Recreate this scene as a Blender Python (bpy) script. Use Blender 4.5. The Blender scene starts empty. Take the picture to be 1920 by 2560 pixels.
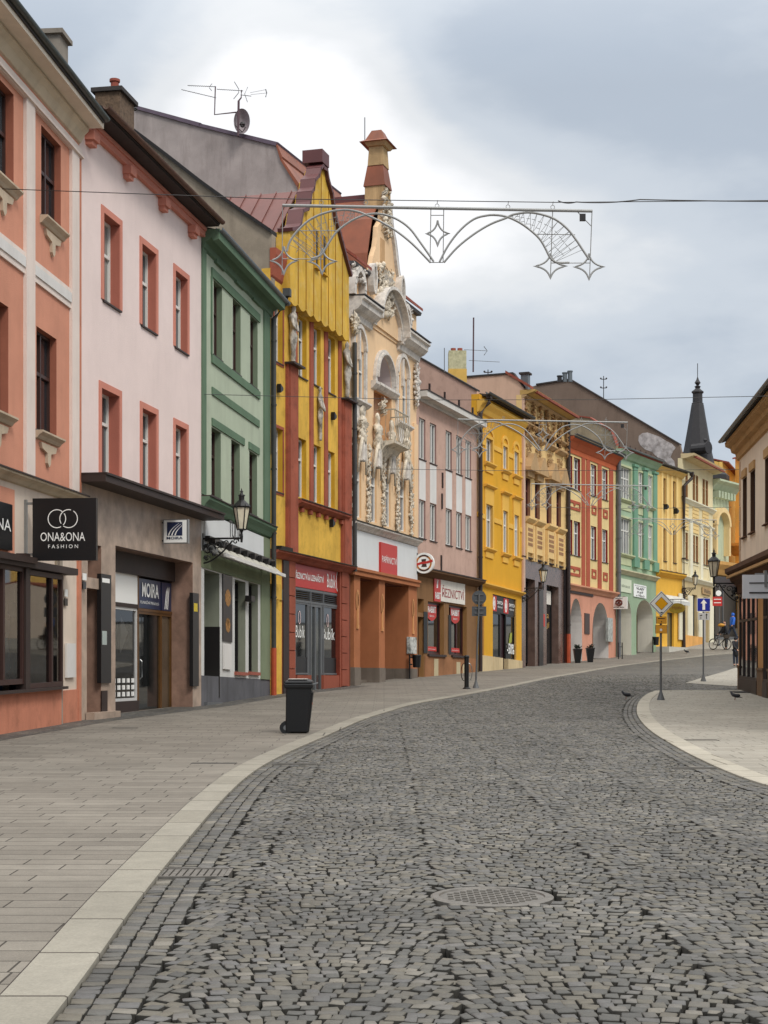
import bpy, bmesh, math, random
import numpy as np
from mathutils import Vector
random.seed(7); rng = np.random.default_rng(7)
SC = bpy.context.scene
COL = SC.collection
# ---------------------------------------------------------------- camera, world, light, exposure
F, CX, HY, CZ = 3850.0, 960.0, 1622.0, 1.6          # focal length and horizon in photo pixels, eye height
cam_d = bpy.data.cameras.new('camera'); cam = bpy.data.objects.new('camera', cam_d); COL.objects.link(cam)
cam.location = (0, 0, CZ); cam.rotation_euler = (math.radians(90), 0, 0)
cam_d.sensor_fit = 'HORIZONTAL'; cam_d.sensor_width = 36; cam_d.lens = F/1920*36
cam_d.shift_y = (HY-1280)/1920; cam_d.clip_start = .1; cam_d.clip_end = 6000
SC.camera = cam
SC.view_settings.view_transform = 'Standard'; SC.view_settings.look = 'None'
SC.view_settings.exposure = EXPOSURE = 0.12; SC.view_settings.gamma = 1
SUN_EL, SUN_AZ = math.radians(45), math.radians(148)   # azimuth from +Y towards +X
W = bpy.data.worlds.new('World'); SC.world = W; W.use_nodes = True
def build_world():
    nt = W.node_tree; nt.nodes.clear(); N = nt.nodes.new; L = nt.links.new
    out = N('ShaderNodeOutputWorld'); mix = N('ShaderNodeMixShader'); b1 = N('ShaderNodeBackground'); b2 = N('ShaderNodeBackground')
    sky = N('ShaderNodeTexSky'); sky.sky_type = 'NISHITA'; sky.sun_disc = False
    sky.sun_elevation = SUN_EL; sky.sun_rotation = SUN_AZ
    L(sky.outputs[0], b1.inputs[0]); b1.inputs[1].default_value = .10
    tc = N('ShaderNodeTexCoord'); sep = N('ShaderNodeSeparateXYZ'); L(tc.outputs['Generated'], sep.inputs[0])
    def m(op, a, b=None, c=None, clamp=False):
        n = N('ShaderNodeMath'); n.operation = op; n.use_clamp = clamp
        for i, v in enumerate((a, b, c)):
            if v is None: continue
            if isinstance(v, (int, float)): n.inputs[i].default_value = v
            else: L(v, n.inputs[i])
        return n.outputs[0]
    zc = m('MAXIMUM', sep.outputs[2], 0.0)
    mp = N('ShaderNodeMapping'); mp.inputs['Scale'].default_value = (1, 1, 2.2); mp.inputs['Location'].default_value = (.35, 0, .1)
    L(tc.outputs['Generated'], mp.inputs[0])
    def noise(scale, det, rough, dist=0):
        n = N('ShaderNodeTexNoise'); n.inputs['Scale'].default_value = scale; n.inputs['Detail'].default_value = det
        n.inputs['Roughness'].default_value = rough; n.inputs['Distortion'].default_value = dist
        L(mp.outputs[0], n.inputs['Vector']); return n.outputs[0]
    n1 = noise(3.0, 5, .5, .3); n2 = noise(9.0, 6, .55, .2)
    # bright opening in the cloud to the left of the view, two or three soft patches
    def blob(px, py, w, hgt):
        dx, dz = (px-CX)/F, (HY-py)/F; v = Vector((dx, 1, dz)).normalized()
        a = m('DIVIDE', m('SUBTRACT', sep.outputs[0], v.x), w); b = m('DIVIDE', m('SUBTRACT', sep.outputs[2], v.z), hgt)
        r = m('ADD', m('MULTIPLY', a, a), m('MULTIPLY', b, b))
        e = m('POWER', 2.718, m('MULTIPLY', r, -1.0)); return m('MULTIPLY', e, m('GREATER_THAN', sep.outputs[1], 0))
    t = m('ADD', m('MULTIPLY', m('SUBTRACT', n1, .5), 1.0), m('MULTIPLY', m('SUBTRACT', n2, .5), .45))
    t = m('ADD', t, m('MULTIPLY', blob(680, 350, .085, .075), .85))
    t = m('ADD', t, m('MULTIPLY', blob(1250, 620, .12, .045), .26))
    t = m('ADD', t, m('MULTIPLY', blob(1300, 60, .10, .035), -.12))
    t = m('ADD', t, m('MULTIPLY', blob(1550, 330, .13, .05), -.06))
    t = m('ADD', t, m('MULTIPLY', blob(980, 560, .11, .05), .30))
    t = m('ADD', t, .42)
    cr = N('ShaderNodeValToRGB'); cr.color_ramp.interpolation = 'EASE'; e = cr.color_ramp.elements
    e[0].position = 0; e[0].color = (.38, .45, .54, 1); e[1].position = 1; e[1].color = (.98, .98, .99, 1)
    for p_, c_ in ((.3, (.46, .52, .60, 1)), (.55, (.60, .65, .71, 1)), (.78, (.78, .80, .82, 1))):
        q = e.new(p_); q.color = c_
    L(t, cr.inputs[0]); 
    zf = m('MULTIPLY', m('SUBTRACT', zc, .36), 3.5, clamp=True); wm = N('ShaderNodeMix'); wm.data_type = 'RGBA'; L(zf, wm.inputs[0]); L(cr.outputs[0], wm.inputs[6]); wm.inputs[7].default_value = (.75, .75, .74, 1); L(wm.outputs[2], b2.inputs[0])
    # an overcast sky is brighter towards the zenith
    up = m('MULTIPLY', m('SMOOTH_MIN', m('MAXIMUM', m('SUBTRACT', zc, .34), 0), .6, .1), 3.1)
    L(m('ADD', 1.0, up), b2.inputs[1])
    mix.inputs[0].default_value = .93
    L(b1.outputs[0], mix.inputs[1]); L(b2.outputs[0], mix.inputs[2]); L(mix.outputs[0], out.inputs[0])
build_world()
sd = bpy.data.lights.new('sun', 'SUN'); sun = bpy.data.objects.new('sun', sd); COL.objects.link(sun)
sd.energy = 1.5; sd.angle = math.radians(14); sd.color = (1, .96, .9)
sv = Vector((math.sin(SUN_AZ)*math.cos(SUN_EL), math.cos(SUN_AZ)*math.cos(SUN_EL), math.sin(SUN_EL)))
sun.rotation_euler = sv.to_track_quat('Z', 'Y').to_euler()

# ---------------------------------------------------------------- materials
def lin(c):
    r = []
    for v in c:
        v /= 255.0; r.append(v/12.92 if v <= .04045 else ((v+.055)/1.055)**2.4)
    return (r[0], r[1], r[2], 1)
MATS = {}
def mat(name, rgb, rough=.8, var=.0, scale=1.2, bump=.0, bscale=40, streak=0., curtain=0, metal=0., spec=.5, dirt=None, dirt_amt=0., emit=0):
    if name in MATS: return MATS[name]
    m = bpy.data.materials.new(name); m.use_nodes = True; nt = m.node_tree; N = nt.nodes.new; L = nt.links.new
    b = nt.nodes['Principled BSDF']; c = lin(rgb)
    b.inputs['Base Color'].default_value = c; b.inputs['Roughness'].default_value = rough; b.inputs['Metallic'].default_value = metal
    b.inputs['Specular IOR Level'].default_value = spec
    if emit: b.inputs['Emission Color'].default_value = c; b.inputs['Emission Strength'].default_value = emit
    col = None
    if var or streak or bump or dirt_amt:
        geo = N('ShaderNodeNewGeometry')
    if var:
        n = N('ShaderNodeTexNoise'); n.inputs['Scale'].default_value = scale; n.inputs['Detail'].default_value = 6; n.inputs['Roughness'].default_value = .62
        L(geo.outputs['Position'], n.inputs['Vector'])
        mr = N('ShaderNodeMapRange'); mr.inputs[1].default_value = .3; mr.inputs[2].default_value = .7; mr.inputs[3].default_value = 1-var; mr.inputs[4].default_value = 1+var*.6
        L(n.outputs[0], mr.inputs[0])
        mx = N('ShaderNodeMix'); mx.data_type = 'RGBA'; mx.blend_type = 'MULTIPLY'; mx.inputs[0].default_value = 1
        mx.inputs[6].default_value = c; L(mr.outputs[0], mx.inputs[7]); col = mx.outputs[2]
    if streak:
        mp = N('ShaderNodeMapping'); mp.inputs['Scale'].default_value = (1.9, 1.9, .33); L(geo.outputs['Position'], mp.inputs[0])
        n = N('ShaderNodeTexNoise'); n.inputs['Scale'].default_value = 1; n.inputs['Detail'].default_value = 7; n.inputs['Roughness'].default_value = .7; L(mp.outputs[0], n.inputs['Vector'])
        mr = N('ShaderNodeMapRange'); mr.inputs[1].default_value = .48; mr.inputs[2].default_value = .74; mr.inputs[3].default_value = 0; mr.inputs[4].default_value = streak
        L(n.outputs[0], mr.inputs[0])
        mx = N('ShaderNodeMix'); mx.data_type = 'RGBA'; L(mr.outputs[0], mx.inputs[0])
        if col: L(col, mx.inputs[6])
        else: mx.inputs[6].default_value = c
        mx.inputs[7].default_value = (c[0]*.45, c[1]*.43, c[2]*.42, 1); col = mx.outputs[2]
    if dirt_amt:
        n = N('ShaderNodeTexNoise'); n.inputs['Scale'].default_value = 2.1; n.inputs['Detail'].default_value = 9; n.inputs['Roughness'].default_value = .72; L(geo.outputs['Position'], n.inputs['Vector'])
        mr = N('ShaderNodeMapRange'); mr.inputs[1].default_value = .5; mr.inputs[2].default_value = .64; mr.inputs[4].default_value = dirt_amt; L(n.outputs[0], mr.inputs[0])
        mx = N('ShaderNodeMix'); mx.data_type = 'RGBA'; L(mr.outputs[0], mx.inputs[0])
        if col: L(col, mx.inputs[6])
        else: mx.inputs[6].default_value = c
        mx.inputs[7].default_value = lin(dirt or (70, 62, 52)); col = mx.outputs[2]
    if curtain:
        oi = N('ShaderNodeObjectInfo'); cr = N('ShaderNodeValToRGB'); cr.color_ramp.interpolation = 'CONSTANT'; e = cr.color_ramp.elements
        e[0].color = c; e[1].position = .34; e[1].color = (c[0]*2.4, c[1]*2.4, c[2]*2.3, 1); q_ = e.new(.58); q_.color = lin((132, 130, 124)); q_ = e.new(.8); q_.color = (c[0]*.6, c[1]*.6, c[2]*.6, 1)
        L(oi.outputs['Random'], cr.inputs[0]); wv = N('ShaderNodeTexWave'); wv.bands_direction = 'DIAGONAL'; wv.inputs['Scale'].default_value = 5; wv.inputs['Distortion'].default_value = 4; geo2 = N('ShaderNodeNewGeometry'); mp = N('ShaderNodeMapping'); mp.inputs['Scale'].default_value = (1, 1, .12); L(geo2.outputs['Position'], mp.inputs[0]); L(mp.outputs[0], wv.inputs['Vector'])
        mr = N('ShaderNodeMapRange'); mr.inputs[3].default_value = .65; mr.inputs[4].default_value = 1.1; L(wv.outputs['Fac'], mr.inputs[0])
        mx = N('ShaderNodeMix'); mx.data_type = 'RGBA'; mx.blend_type = 'MULTIPLY'; mx.inputs[0].default_value = 1; L(cr.outputs[0], mx.inputs[6]); L(mr.outputs[0], mx.inputs[7]); col = mx.outputs[2]
    if col: L(col, b.inputs['Base Color'])
    if bump:
        n = N('ShaderNodeTexNoise'); n.inputs['Scale'].default_value = bscale; n.inputs['Detail'].default_value = 4; L(geo.outputs['Position'], n.inputs['Vector'])
        bp = N('ShaderNodeBump'); bp.inputs['Strength'].default_value = bump; bp.inputs['Distance'].default_value = .02
        L(n.outputs[0], bp.inputs['Height']); L(bp.outputs[0], b.inputs['Normal'])
    MATS[name] = m; return m
def plaster(name, rgb, var=.10, streak=.22, **k): return mat(name, rgb, .9, min(var*1.5, .3), .8, .35, 45, min(streak*1.5, .8), spec=.2, **k)
white = plaster('white paint', (215, 212, 208), .05, .12)
WF = mat('white window frame', (222, 220, 214), .5)
BF = mat('brown window frame', (58, 34, 28), .5, .1)
DF = mat('dark frame', (28, 25, 25), .4)
GLASS = mat('window glass', (40, 44, 48), .04, .5, .9, spec=.9, curtain=1)
GLASSP = mat('pale curtained glass', (120, 122, 124), .08, .35, 1.3, spec=.9)
SHOP = mat('shop glass', (30, 32, 32), .03, .6, .8, spec=1.)
BLACK = mat('black iron', (14, 14, 15), .45)
BLACKP = mat('black plastic', (14, 15, 18), .42, .15, 6)
STEEL = mat('galvanised steel', (150, 152, 152), .35, .1, 3, metal=.7)
GREY = mat('grey painted steel', (96, 98, 100), .5, .08, 3)
SIGNW = mat('sign white', (238, 238, 234), .4)
RED = mat('sign red', (186, 44, 36), .45)
ZINC = mat('zinc sheet', (105, 112, 116), .45, .15, 2, metal=.4)
DKBR = mat('dark brown fascia', (50, 36, 31), .6, .2, 2)
DKROOF = mat('dark roof', (52, 47, 45), .8, .3, 3, .4, 8)
REDROOF = mat('red sheet metal roof', (112, 68, 62), .55, .15, 1.5)
BRROOF = mat('rust brown sheet metal', (134, 72, 44), .55, .28, 1.1, streak=.3)
TILE = mat('red roof tile', (140, 70, 52), .8, .3, 5, .6, 12)

def thin_glass():
    m = bpy.data.materials.new('clear shop glass'); m.use_nodes = True; nt = m.node_tree; nt.nodes.clear(); N = nt.nodes.new; L = nt.links.new
    o = N('ShaderNodeOutputMaterial'); mx = N('ShaderNodeMixShader'); t = N('ShaderNodeBsdfTransparent'); g = N('ShaderNodeBsdfGlossy'); f = N('ShaderNodeFresnel'); f.inputs[0].default_value = 1.75
    t.inputs[0].default_value = (.72, .74, .74, 1); g.inputs['Roughness'].default_value = .02
    L(f.outputs[0], mx.inputs[0]); L(t.outputs[0], mx.inputs[1]); L(g.outputs[0], mx.inputs[2]); L(mx.outputs[0], o.inputs[0]); return m
CLEAR = thin_glass()
def seam_mat(name, rgb, w=.5):
    m = mat(name, rgb, .55, .15, 1.5)
    return m

# ---------------------------------------------------------------- measuring frames (photo pixels -> points on real planes)
ZM = {'Z1': (0, 0, .434), 'Z2': (0, 900, .434), 'Z3': (640, 300, .3858), 'Z4': (640, 1000, .3858), 'Z5': (1200, 800, .434),
      'Z6': (1300, 1200, .3737), 'A1': (0, 1200, .2983), 'A2': (340, 1200, .2983), 'A3': (700, 1300, .217), 'A4': (1020, 1300, .2079),
      'A5': (1260, 1300, .2291), 'A6': (1600, 1300, .2079), 'A7': (840, 700, .2895), 'A8': (660, 560, .2895),
      'B7': (1040, 840, .2411), 'B8': (1500, 1180, .2049), 'S': (0, 0, 1), 'D': (0, 0, 1.1573)}
def q(z, x, y=0): o = ZM[z]; return (o[0]+x*o[2], o[1]+y*o[2])
GY = [-80, 43, 50, 59, 67, 75, 80, 88, 95, 99, 104, 111, 140, 170, 3000]
GZ = [0, 0, .06, .17, .33, .46, .57, .77, 1.03, 1.27, 1.6, 2.03, 3.9, 5.0, 5.5]
def G(y): return float(np.interp(y, GY, GZ))
def gp(px, py, dz=0):
    """ground point seen at a photo pixel"""
    lo, hi = 3.0, 260.0
    f = lambda Y: CZ+(HY-py)/F*Y - G(Y) - dz
    Y = 3.0
    while Y < 260 and f(Y) > 0: Y *= 1.01
    lo, hi = Y/1.01, Y
    for _ in range(30):
        mid = (lo+hi)/2
        if f(mid) > 0: lo = mid
        else: hi = mid
    return Vector(((px-CX)/F*lo, lo, G(lo)+dz))
def at(px, py, Y): return Vector(((px-CX)/F*Y, Y, CZ+(HY-py)/F*Y))

class MB:
    def __init__(s): s.v = []; s.f = []; s.m = []
    def face(s, pts, mi=0):
        i = len(s.v); s.v += [tuple(p) for p in pts]; s.f.append(tuple(range(i, i+len(pts)))); s.m.append(mi)
    def hexa(s, p, mi=0):   # p: 8 points, bottom ring 0-3 then top ring 4-7
        i = len(s.v); s.v += [tuple(a) for a in p]
        for f in ((3, 2, 1, 0), (4, 5, 6, 7), (0, 1, 5, 4), (1, 2, 6, 5), (2, 3, 7, 6), (3, 0, 4, 7)):
            s.f.append(tuple(i+k for k in f)); s.m.append(mi)
    def box(s, a, b, mi=0):
        x0, y0, z0 = a; x1, y1, z1 = b
        s.hexa([(x0, y0, z0), (x1, y0, z0), (x1, y1, z0), (x0, y1, z0), (x0, y0, z1), (x1, y0, z1), (x1, y1, z1), (x0, y1, z1)], mi)
    def tube(s, pts, r, n=6, mi=0, caps=True):
        pts = [Vector(p) for p in pts]; rs = r if isinstance(r, (list, tuple)) else [r]*len(pts)
        base = len(s.v); up = Vector((0, 0, 1))
        for i, p in enumerate(pts):
            d = (pts[min(i+1, len(pts)-1)]-pts[max(i-1, 0)])
            if d.length < 1e-9: d = Vector((0, 0, 1))
            d.normalize(); a = d.cross(up)
            if a.length < .05: a = d.cross(Vector((1, 0, 0)))
            a.normalize(); b = d.cross(a)
            for k in range(n):
                t = 2*math.pi*k/n; s.v.append(tuple(p+(a*math.cos(t)+b*math.sin(t))*rs[i]))
        for i in range(len(pts)-1):
            for k in range(n):
                k2 = (k+1) % n
                s.f.append((base+i*n+k, base+i*n+k2, base+(i+1)*n+k2, base+(i+1)*n+k)); s.m.append(mi)
        if caps:
            s.f.append(tuple(base+k for k in range(n))); s.m.append(mi)
            s.f.append(tuple(base+(len(pts)-1)*n+k for k in reversed(range(n)))); s.m.append(mi)
    def lathe(s, c, prof, n=12, mi=0, ax=None, squash=1):
        """prof: (radius, height) pairs about a vertical axis at c"""
        base = len(s.v)
        for r, h in prof:
            for k in range(n):
                t = 2*math.pi*k/n; s.v.append((c[0]+r*math.cos(t), c[1]+r*math.sin(t)*squash, c[2]+h))
        for i in range(len(prof)-1):
            for k in range(n):
                k2 = (k+1) % n; s.f.append((base+i*n+k, base+i*n+k2, base+(i+1)*n+k2, base+(i+1)*n+k)); s.m.append(mi)
        s.f.append(tuple(base+k for k in reversed(range(n)))); s.m.append(mi)
        s.f.append(tuple(base+(len(prof)-1)*n+k for k in range(n))); s.m.append(mi)
    def blob(s, c, r, mi=0, n=6, sx=1, sy=1, sz=1):
        rings = max(3, n//2+1); prof = []
        base = len(s.v)
        for i in range(1, rings):
            a = math.pi*i/rings
            for k in range(n):
                t = 2*math.pi*(k+.5*(i % 2))/n; s.v.append((c[0]+r*sx*math.sin(a)*math.cos(t), c[1]+r*sy*math.sin(a)*math.sin(t), c[2]+r*sz*math.cos(a)))
        top = len(s.v); s.v.append((c[0], c[1], c[2]+r*sz)); bot = len(s.v); s.v.append((c[0], c[1], c[2]-r*sz))
        for i in range(rings-2):
            for k in range(n):
                k2 = (k+1) % n; s.f.append((base+i*n+k, base+(i+1)*n+k, base+(i+1)*n+k2, base+i*n+k2)); s.m.append(mi)
        for k in range(n):
            s.f.append((top, base+k, base+(k+1) % n)); s.m.append(mi)
            b2 = base+(rings-2)*n; s.f.append((bot, b2+(k+1) % n, b2+k)); s.m.append(mi)
    def build(s, name, mats, parent=None, smooth=False, fix=True, origin=None):
        me = bpy.data.meshes.new(name); org = Vector((0, 0, 0))
        if parent is not None: org = parent['_o'] if '_o' in parent.keys() else (0, 0, 0)
        if origin is not None: org = origin
        org = Vector(org)
        v = [(p[0]-org.x, p[1]-org.y, p[2]-org.z) for p in s.v]
        me.from_pydata(v, [], s.f)
        if not isinstance(mats, (list, tuple)): mats = [mats]
        for m_ in mats: me.materials.append(m_)
        me.polygons.foreach_set('material_index', s.m)
        if smooth: me.polygons.foreach_set('use_smooth', [True]*len(s.f))
        me.update()
        if fix:
            bm = bmesh.new(); bm.from_mesh(me); bmesh.ops.remove_doubles(bm, verts=bm.verts, dist=1e-5); bmesh.ops.recalc_face_normals(bm, faces=bm.faces); bm.to_mesh(me); bm.free()
        o = bpy.data.objects.new(name, me); COL.objects.link(o)
        if parent is not None:
            o.parent = parent; o['_o'] = tuple(org)
        else:
            o.location = org; o['_o'] = tuple(org)
        return o
def tag(o, label=None, cat=None, group=None, kind=None):
    if label: o['label'] = label
    if cat: o['category'] = cat
    if group: o['group'] = group
    if kind: o['kind'] = kind
    return o
def thing(name, loc, label, cat, group=None):
    o = bpy.data.objects.new(name, None); COL.objects.link(o); o.location = loc; o['_o'] = tuple(loc); o.empty_display_size = .2
    return tag(o, label, cat, group)
def copy_tree(o, parent=None):
    c = o.copy(); COL.objects.link(c); c.parent = parent
    for ch in [x for x in bpy.data.objects if x.parent == o]: copy_tree(ch, c)
    return c

class Frame:
    """a vertical plane: origin O, U along it, N its outward normal, optional settling of the floor lines (shear)"""
    def __init__(s, O, U, shear=0., flip=False):
        s.O = Vector(O); s.O.z = 0; s.U = Vector((U[0], U[1], 0)).normalized(); s.s = shear
        s.N = Vector((s.U.y, -s.U.x, 0))
        if flip: s.N = -s.N
    def inv(s, px, py=0, n=0):
        k = (px-CX)/F; o = s.O+s.N*n
        a = (k*o.y-o.x)/(s.U.x-k*s.U.y); Y = o.y+a*s.U.y
        return a, CZ+(HY-py)/F*Y-s.s*a
    def p(s, u, n, z): w = s.O+s.U*u+s.N*n; w.z = z+s.s*u; return w
    def r(s, zm, xl, yt, xr, yb, n=0):
        """rectangle from its left edge (top, bottom) and right edge"""
        a = q(zm, xl, yt); b = q(zm, xl, yb); c = q(zm, xr, yt)
        u0, z1 = s.inv(a[0], a[1], n); _, z0 = s.inv(b[0], b[1], n); u1, _ = s.inv(c[0], 0, n)
        return u0, u1, z0, z1
    def px(s, zm, x, y=0, n=0): a = q(zm, x, y); return s.inv(a[0], a[1], n)
    def bx(s, mb, u0, u1, n0, n1, z0, z1, mi=0):
        mb.hexa([s.p(u0, n0, z0), s.p(u1, n0, z0), s.p(u1, n1, z0), s.p(u0, n1, z0), s.p(u0, n0, z1), s.p(u1, n0, z1), s.p(u1, n1, z1), s.p(u0, n1, z1)], mi)
    def prism(s, mb, poly, n0, n1, mi=0, mside=None):
        """polygon in (u,z), extruded from n0 to n1"""
        A = [s.p(u, n0, z) for u, z in poly]; B = [s.p(u, n1, z) for u, z in poly]; k = len(poly)
        mb.face(A, mi); mb.face(B[::-1], mi)
        for i in range(k): mb.face([A[i], A[(i+1) % k], B[(i+1) % k], B[i]], mi if mside is None else mside)
    def prism_u(s, mb, prof, u0, u1, mi=0):
        """polygon in (n,z), extruded along u: mouldings and cornices"""
        A = [s.p(u0, n, z) for n, z in prof]; B = [s.p(u1, n, z) for n, z in prof]; k = len(prof)
        mb.face(A, mi); mb.face(B[::-1], mi)
        for i in range(k): mb.face([A[i], A[(i+1) % k], B[(i+1) % k], B[i]], mi)
    def side(s, u0): return Frame(s.p(u0, 0, 0), s.N)      # plane square to this one at u0; its normal looks back towards -U
    def text(s, body, u0, u1, z0, z1, n, m, parent, name='lettering', ext=.01, bold=False):
        cu = bpy.data.curves.new('t', 'FONT'); cu.body = body; cu.size = 1; cu.extrude = 0; cu.align_x = 'LEFT'; cu.resolution_u = 3
        if bold: cu.offset = .02
        to = bpy.data.objects.new('t', cu); COL.objects.link(to)
        dg = bpy.context.evaluated_depsgraph_get(); me = bpy.data.meshes.new_from_object(to.evaluated_get(dg))
        bpy.data.objects.remove(to)
        co = np.zeros(len(me.vertices)*3); me.vertices.foreach_get('co', co); co = co.reshape(-1, 3)
        mn = co.min(0); mx = co.max(0); d = np.maximum(mx-mn, 1e-6)
        mb = MB()
        V = [s.p(u0+(u1-u0)*(c[0]-mn[0])/d[0], n, z0+(z1-z0)*(c[1]-mn[1])/d[1]) for c in co]
        V2 = [s.p(u0+(u1-u0)*(c[0]-mn[0])/d[0], n+ext, z0+(z1-z0)*(c[1]-mn[1])/d[1]) for c in co]
        k = len(V); mb.v = [tuple(a) for a in V2]
        for pl in me.polygons: mb.f.append(tuple(pl.vertices)); mb.m.append(0)
        bpy.data.meshes.remove(me)
        return mb.build(name, m, parent, fix=False)
    def star(s, mb, u, z, n, R, r, k, th=.02, mi=0):
        pass

class House(Frame):
    def __init__(s, name, label, x1, Y1, x2, Y2, lines=(), base=None, cat='house'):
        A = Vector(((x1-CX)/F*Y1, Y1, 0)); B = Vector(((x2-CX)/F*Y2, Y2, 0))
        Frame.__init__(s, A, B-A); s.W = (B-A).length
        ss = []
        for (a, b, c, d) in lines:
            u, z = s.inv(a, b); u2, z2 = s.inv(c, d); ss.append((z2-z)/(u2-u))
        s.s = sum(ss)/len(ss) if ss else 0.
        g = G(Y1); s.g = g; s.g2 = G(Y2)
        s.root = thing(name, (A.x, A.y, g), label, cat); s.holes = []
    def part(s, name, m, boxes=(), profs=(), label=None, parent=None, smooth=False):
        mb = MB()
        for b in boxes: s.bx(mb, *b)
        for (prof, u0, u1) in profs: s.prism_u(mb, prof, u0, u1)
        o = mb.build(name, m, parent or s.root, smooth)
        if label: o['label'] = label
        return o
    def hole(s, u0, u1, z0, z1, d=.25, arch=False): s.holes.append((u0, u1, z0, z1, d, arch))
    def wall(s, name, u0, u1, z0, z1, m, mrev=None, thick=.3, label=None):
        """a wall sheet with openings and their reveals"""
        hs = [h for h in s.holes if h[0] > u0-.001 and h[1] < u1+.001 and (h[2]+h[3])/2 > z0 and (h[2]+h[3])/2 < z1]
        us = sorted(set([u0, u1]+[h[0] for h in hs]+[h[1] for h in hs])); zs = sorted(set([z0, z1]+[max(h[2], z0) for h in hs]+[min(h[3], z1) for h in hs]))
        mb = MB(); inh = lambda u, z: any(h[0] < u < h[1] and h[2] < z < h[3] for h in hs)
        for j in range(len(zs)-1):
            za, zb = zs[j], zs[j+1]; run = None
            for i in range(len(us)-1):
                if inh((us[i]+us[i+1])/2, (za+zb)/2):
                    if run is not None: mb.face([s.p(run, 0, za), s.p(us[i], 0, za), s.p(us[i], 0, zb), s.p(run, 0, zb)]); run = None
                elif run is None: run = us[i]
            if run is not None: mb.face([s.p(run, 0, za), s.p(u1, 0, za), s.p(u1, 0, zb), s.p(run, 0, zb)])
        for (a, b, c, e, d, arch) in hs:
            c = max(c, z0); e = min(e, z1)
            mb.face([s.p(a, 0, c), s.p(a, -d, c), s.p(a, -d, e), s.p(a, 0, e)], 1)
            mb.face([s.p(b, 0, c), s.p(b, 0, e), s.p(b, -d, e), s.p(b, -d, c)], 1)
            mb.face([s.p(a, 0, c), s.p(b, 0, c), s.p(b, -d, c), s.p(a, -d, c)], 1)
            if not arch: mb.face([s.p(a, 0, e), s.p(a, -d, e), s.p(b, -d, e), s.p(b, 0, e)], 1)
            else:
                K = 14; r = (b-a)/2; zs_ = e-arch; cu = (a+b)/2
                arc = [(cu-r*math.cos(math.pi*k/K), zs_+arch*math.sin(math.pi*k/K)) for k in range(K+1)]
                for k in range(K):
                    (x0, y0), (x1, y1) = arc[k], arc[k+1]
                    mb.face([s.p(x0, 0, y0), s.p(x1, 0, y1), s.p(x1, 0, e), s.p(x0, 0, e)])
                    mb.face([s.p(x0, 0, y0), s.p(x0, -d, y0), s.p(x1, -d, y1), s.p(x1, 0, y1)], 1)
        # the back skin gives the wall its thickness at the ends
        mb.face([s.p(u0, 0, z0), s.p(u0, 0, z1), s.p(u0, -thick, z1), s.p(u0, -thick, z0)])
        mb.face([s.p(u1, 0, z0), s.p(u1, -thick, z0), s.p(u1, -thick, z1), s.p(u1, 0, z1)])
        o = mb.build(name, [m, mrev or m], s.root, fix=False)
        if label: o['label'] = label
        return o
    def body(s, prof, msides, mroof, over=.5, thick=.12, ov_side=.0, u1=None, u0=.02, name='roof', zlow=None):
        """prof: (n, z) from the front eave backwards (n <= 0); side walls below it, roof slabs on it"""
        u1 = (s.W-.02) if u1 is None else u1; mb = MB(); zb = s.g-1 if zlow is None else zlow
        poly = [(prof[0][0]-.31, zb)]+[(prof[0][0]-.31, prof[0][1])]+list(prof[1:])+[(prof[-1][0], zb)]
        for u in (u0, u1):
            mb.face([s.p(u, n, z) for n, z in poly])
        mb.face([s.p(u0, prof[-1][0], zb), s.p(u1, prof[-1][0], zb), s.p(u1, prof[-1][0], prof[-1][1]), s.p(u0, prof[-1][0], prof[-1][1])])
        mb.build('side_wall', msides, s.root, fix=False)
        P = list(prof); dn = P[0][0]-P[1][0]; dz = P[1][1]-P[0][1]
        P = [(P[0][0]+over, P[0][1]-min(dz/dn, .25)*over)]+P
        rb = MB()
        for i in range(len(P)-1):
            (a, b), (c, d) = P[i], P[i+1]
            if i == 0: continue
            s.prism_u(rb, [(a, b), (c, d), (c, d+thick), (a, b+thick)], u0-ov_side, u1+ov_side)
        (a, b), (c, d) = P[0], P[1]
        s.prism_u(rb, [(a, b), (c, d), (c, d+thick), (a, b+thick)], u0-ov_side, u1+ov_side)
        return rb.build(name, mroof, s.root, fix=False)
    def dfrac(s, u0, u1, fr):
        z = lambda p: p.x/p.y
        w = z(s.p(u1, 0, 0))-z(s.p(u0, 0, 0)); e = z(s.p(u1, 0, 0))-z(s.p(u1, -.1, 0)); return min(.6, max(.03, fr*w/e*.1))
    def dfrac(s, u0, u1, fr):
        z = lambda p: p.x/p.y
        w = z(s.p(u1, 0, 0))-z(s.p(u0, 0, 0)); e = z(s.p(u1, 0, 0))-z(s.p(u1, -.1, 0)); return min(.6, max(.03, fr*w/e*.1))
    def win(s, u0, u1, z0, z1, d=.25, fm=None, mull=1, trans=(.62,), fw=.06, glass=None, sill=None, sillm=None, sn=.08, hole=True, name='window', arch=False, cur=0):
        fm = fm or WF; glass = glass or GLASS
        if getattr(s, 'fr', None) and hole: d = s.dfrac(u0, u1, s.fr)
        if getattr(s, 'fr', None) and hole: d = s.dfrac(u0, u1, s.fr)
        if hole: s.hole(u0, u1, z0, z1, d, arch)
        mb = MB(); n0, n1 = -d-.03, -d+.04
        s.bx(mb, u0, u0+fw, n0, n1, z0, z1); s.bx(mb, u1-fw, u1, n0, n1, z0, z1)
        s.bx(mb, u0+fw, u1-fw, n0, n1, z0, z0+fw); s.bx(mb, u0+fw, u1-fw, n0, n1, z1-fw, z1)
        for k in range(mull):
            c = u0+(u1-u0)*(k+1)/(mull+1); s.bx(mb, c-fw*.55, c+fw*.55, n0, n1+.012, z0+fw, z1-fw)
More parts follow.
